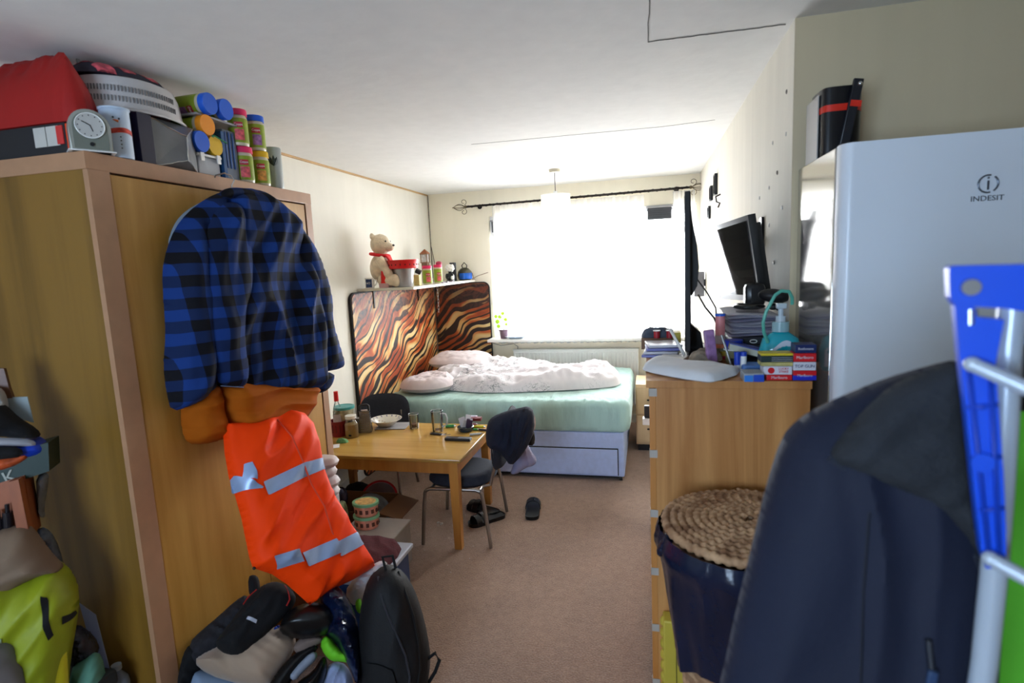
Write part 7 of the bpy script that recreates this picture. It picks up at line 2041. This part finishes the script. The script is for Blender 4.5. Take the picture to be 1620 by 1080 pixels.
jl = solid([(1507, 482), (1538, 484), (1541, 500), (1584, 504), (1576, 545), (1571, 570), (1576, 650), (1583, 740), (1587, 830), (1587, 880), (1578, 890), (1556, 892), (1549, 868), (1537, 770), (1524, 640), (1514, 560)], pA, -.010, .010, 'joint_leg', mBlueP, t)
rib = MB()
for (a, b2) in (((1528, 580), (1560, 875)), ((1560, 575), (1576, 875)), ((1545, 640), (1552, 640)), ((1526, 640), (1574, 636)), ((1534, 720), (1580, 716)), ((1545, 800), (1584, 796))):
    rib.tube([pA(a[0], a[1], .012), pA(b2[0], b2[1], .012)], .0022, 6)
rib.build('joint_ribs', M('airer_blue_dark', (22, 66, 190), .4), jl)
MB().cyl(pA(1549, 725, .008), pA(1549, 725, .015), .010, seg=20).build('joint_boss', mBlueP, jl)
MB().cyl(pA(1531, 453, .010), pA(1531, 453, .016), .0095, .008, 20).build('rivet', M('rivet_steel', (170, 176, 184), .25, .9), t)
MB().cyl(pA(1533, 488, .004), pA(1533, 512, .004), .0065, seg=14).build('pin', M('rivet_steel', (170, 176, 184)), t)
# rods
dR = Vector((.55, -.16, -.02))
for (px, py) in ((1532, 572), (1560, 872)):
    a = pA(px, py, .016)
    e = pA(1700, py + (1700 - px) * .42, .05)
    MB().tube([a, a + (e - a) * .5, e], .0075, 12).ball(a, .008).build('cross_rod', mTubeW, t)
up = [pA(1622, 470, -.035), pA(1612, 560, -.035), pA(1606, 680, -.035), pA(1598, 800, -.035), pA(1588, 930, -.035), pA(1572, 1080, -.035), pA(1535, 1300, -.03)]
MB().tube(up, .0125, 16).build('upright_tube', mTubeW, t)
ft = up[-1]
MB().tube([ft, Vector((ft.x - .01, ft.y - .01, .6)), Vector((ft.x - .03, ft.y - .02, .02))], .0125, 12).build('leg_tube', mTubeW, t)
MB().tube([Vector((.95, .74, .02)), Vector((.95, .72, 1.6))], .0125, 12).build('leg_tube', mTubeW, t)
MB().ball((ft.x - .03, ft.y - .02, .018), (.02, .02, .018)).build('foot_cap', mBlueP, t)
MB().ball((.95, .74, .018), (.02, .02, .018)).build('foot_cap', mBlueP, t)
# jacket
nJ = Vector((-.1, -1, .12))
pJ = plane_place((.25, .80, 1.4), nJ)
t = thing('softshell_jacket', 'dark navy softshell jacket with fleece lined collar hanging on the airer', 'jacket', (.28, .8, .85))
jk = Cloth([(1090, 1250), (1120, 1150), (1144, 1060), (1165, 960), (1190, 860), (1212, 765), (1236, 690), (1262, 662), (1300, 640), (1350, 618), (1400, 598), (1460, 580), (1520, 566), (1545, 600), (1560, 700), (1572, 800), (1584, 900), (1580, 1000), (1572, 1100), (1560, 1250)],
           pJ, .065, .22, folds(121, .012, 1.45, 5, warp=.5), back=.5, n=96, smooth=1)
jk.mb().build('jacket_body', mShell, t)
cl = Cloth([(1312, 716), (1326, 695), (1348, 668), (1375, 640), (1402, 614), (1440, 594), (1480, 580), (1508, 568), (1518, 590), (1524, 650), (1530, 720), (1540, 790), (1550, 860), (1558, 900), (1535, 862), (1500, 825), (1470, 800), (1440, 782), (1400, 766), (1350, 744), (1316, 730)],
           plane_place((.25, .745, 1.4), nJ), .028, .14, folds(122, .007, .8, 5), back=.4, n=60, smooth=1)
cl.mb().build('collar', mShell2, t)
zp = [(1311, 722), (1330, 738), (1360, 752), (1400, 772), (1440, 788), (1470, 806), (1500, 832), (1530, 864), (1552, 900)]
MB().tube([cl.at(u, v, .003) if k < 99 else None for k, (u, v) in enumerate(zp)], .0045, 8).build('collar_zip', M('zip_dark', (40, 46, 58), .4), t)
MB().tube([jk.at(u, v, .003) for u, v in ((1436, 965), (1440, 1010), (1434, 1060), (1424, 1110))], .004, 8).build('pocket_zip', M('zip_navy', (16, 20, 34), .4), t)
MB().box(jk.at(1437, 1025, .006), (.010, .006, .035), (0, .1, 0), bev=.002).build('zip_puller', M('puller_blue', (52, 74, 110), .4), t)
MB().tube([jk.at(u, v, .001) for u, v in ((1405, 640), (1370, 700), (1352, 790), (1345, 900), (1340, 1040))], .0015, 5).build('shoulder_seam', M('seam_navy', (14, 18, 32), .7), t)
# green garment and black garment behind the joint
pG = plane_place((.35, .93, 1.4), nJ)
gn = Cloth([(1505, 640), (1530, 590), (1570, 570), (1620, 560), (1700, 560), (1720, 1250), (1540, 1250), (1548, 1000), (1535, 860), (1520, 740)], pG, .04, .2, folds(123, .012, 1.4, 5), back=.3, n=56, smooth=1)
tag(gn.mb().build('green_garment', M('lime_garment', (96, 196, 40), .7, var=.06)), 'lime green garment hanging behind the blue airer joint', 'garment')
bk_ = Cloth([(1560, 560), (1572, 540), (1600, 530), (1680, 520), (1700, 560), (1700, 650), (1640, 652), (1590, 648), (1560, 600)], plane_place((.35, .86, 1.4), nJ), .025, .2, None, back=.6, n=34, smooth=1)
tag(bk_.mb().build('black_garment', mBlk), 'black garment shoulder showing behind the blue airer joint above the green', 'garment')
tag(MB().tube([plane_place((.35, .70, 1.4), nJ)(u, v, 0) for u, v in ((1577, 568), (1590, 556), (1606, 545), (1625, 540), (1660, 540))], .0028, 8).build('coat_hanger', M('hanger_blue', (110, 160, 220), .3)), 'pale blue wire coat hanger arm beside the airer joint', 'hanger')
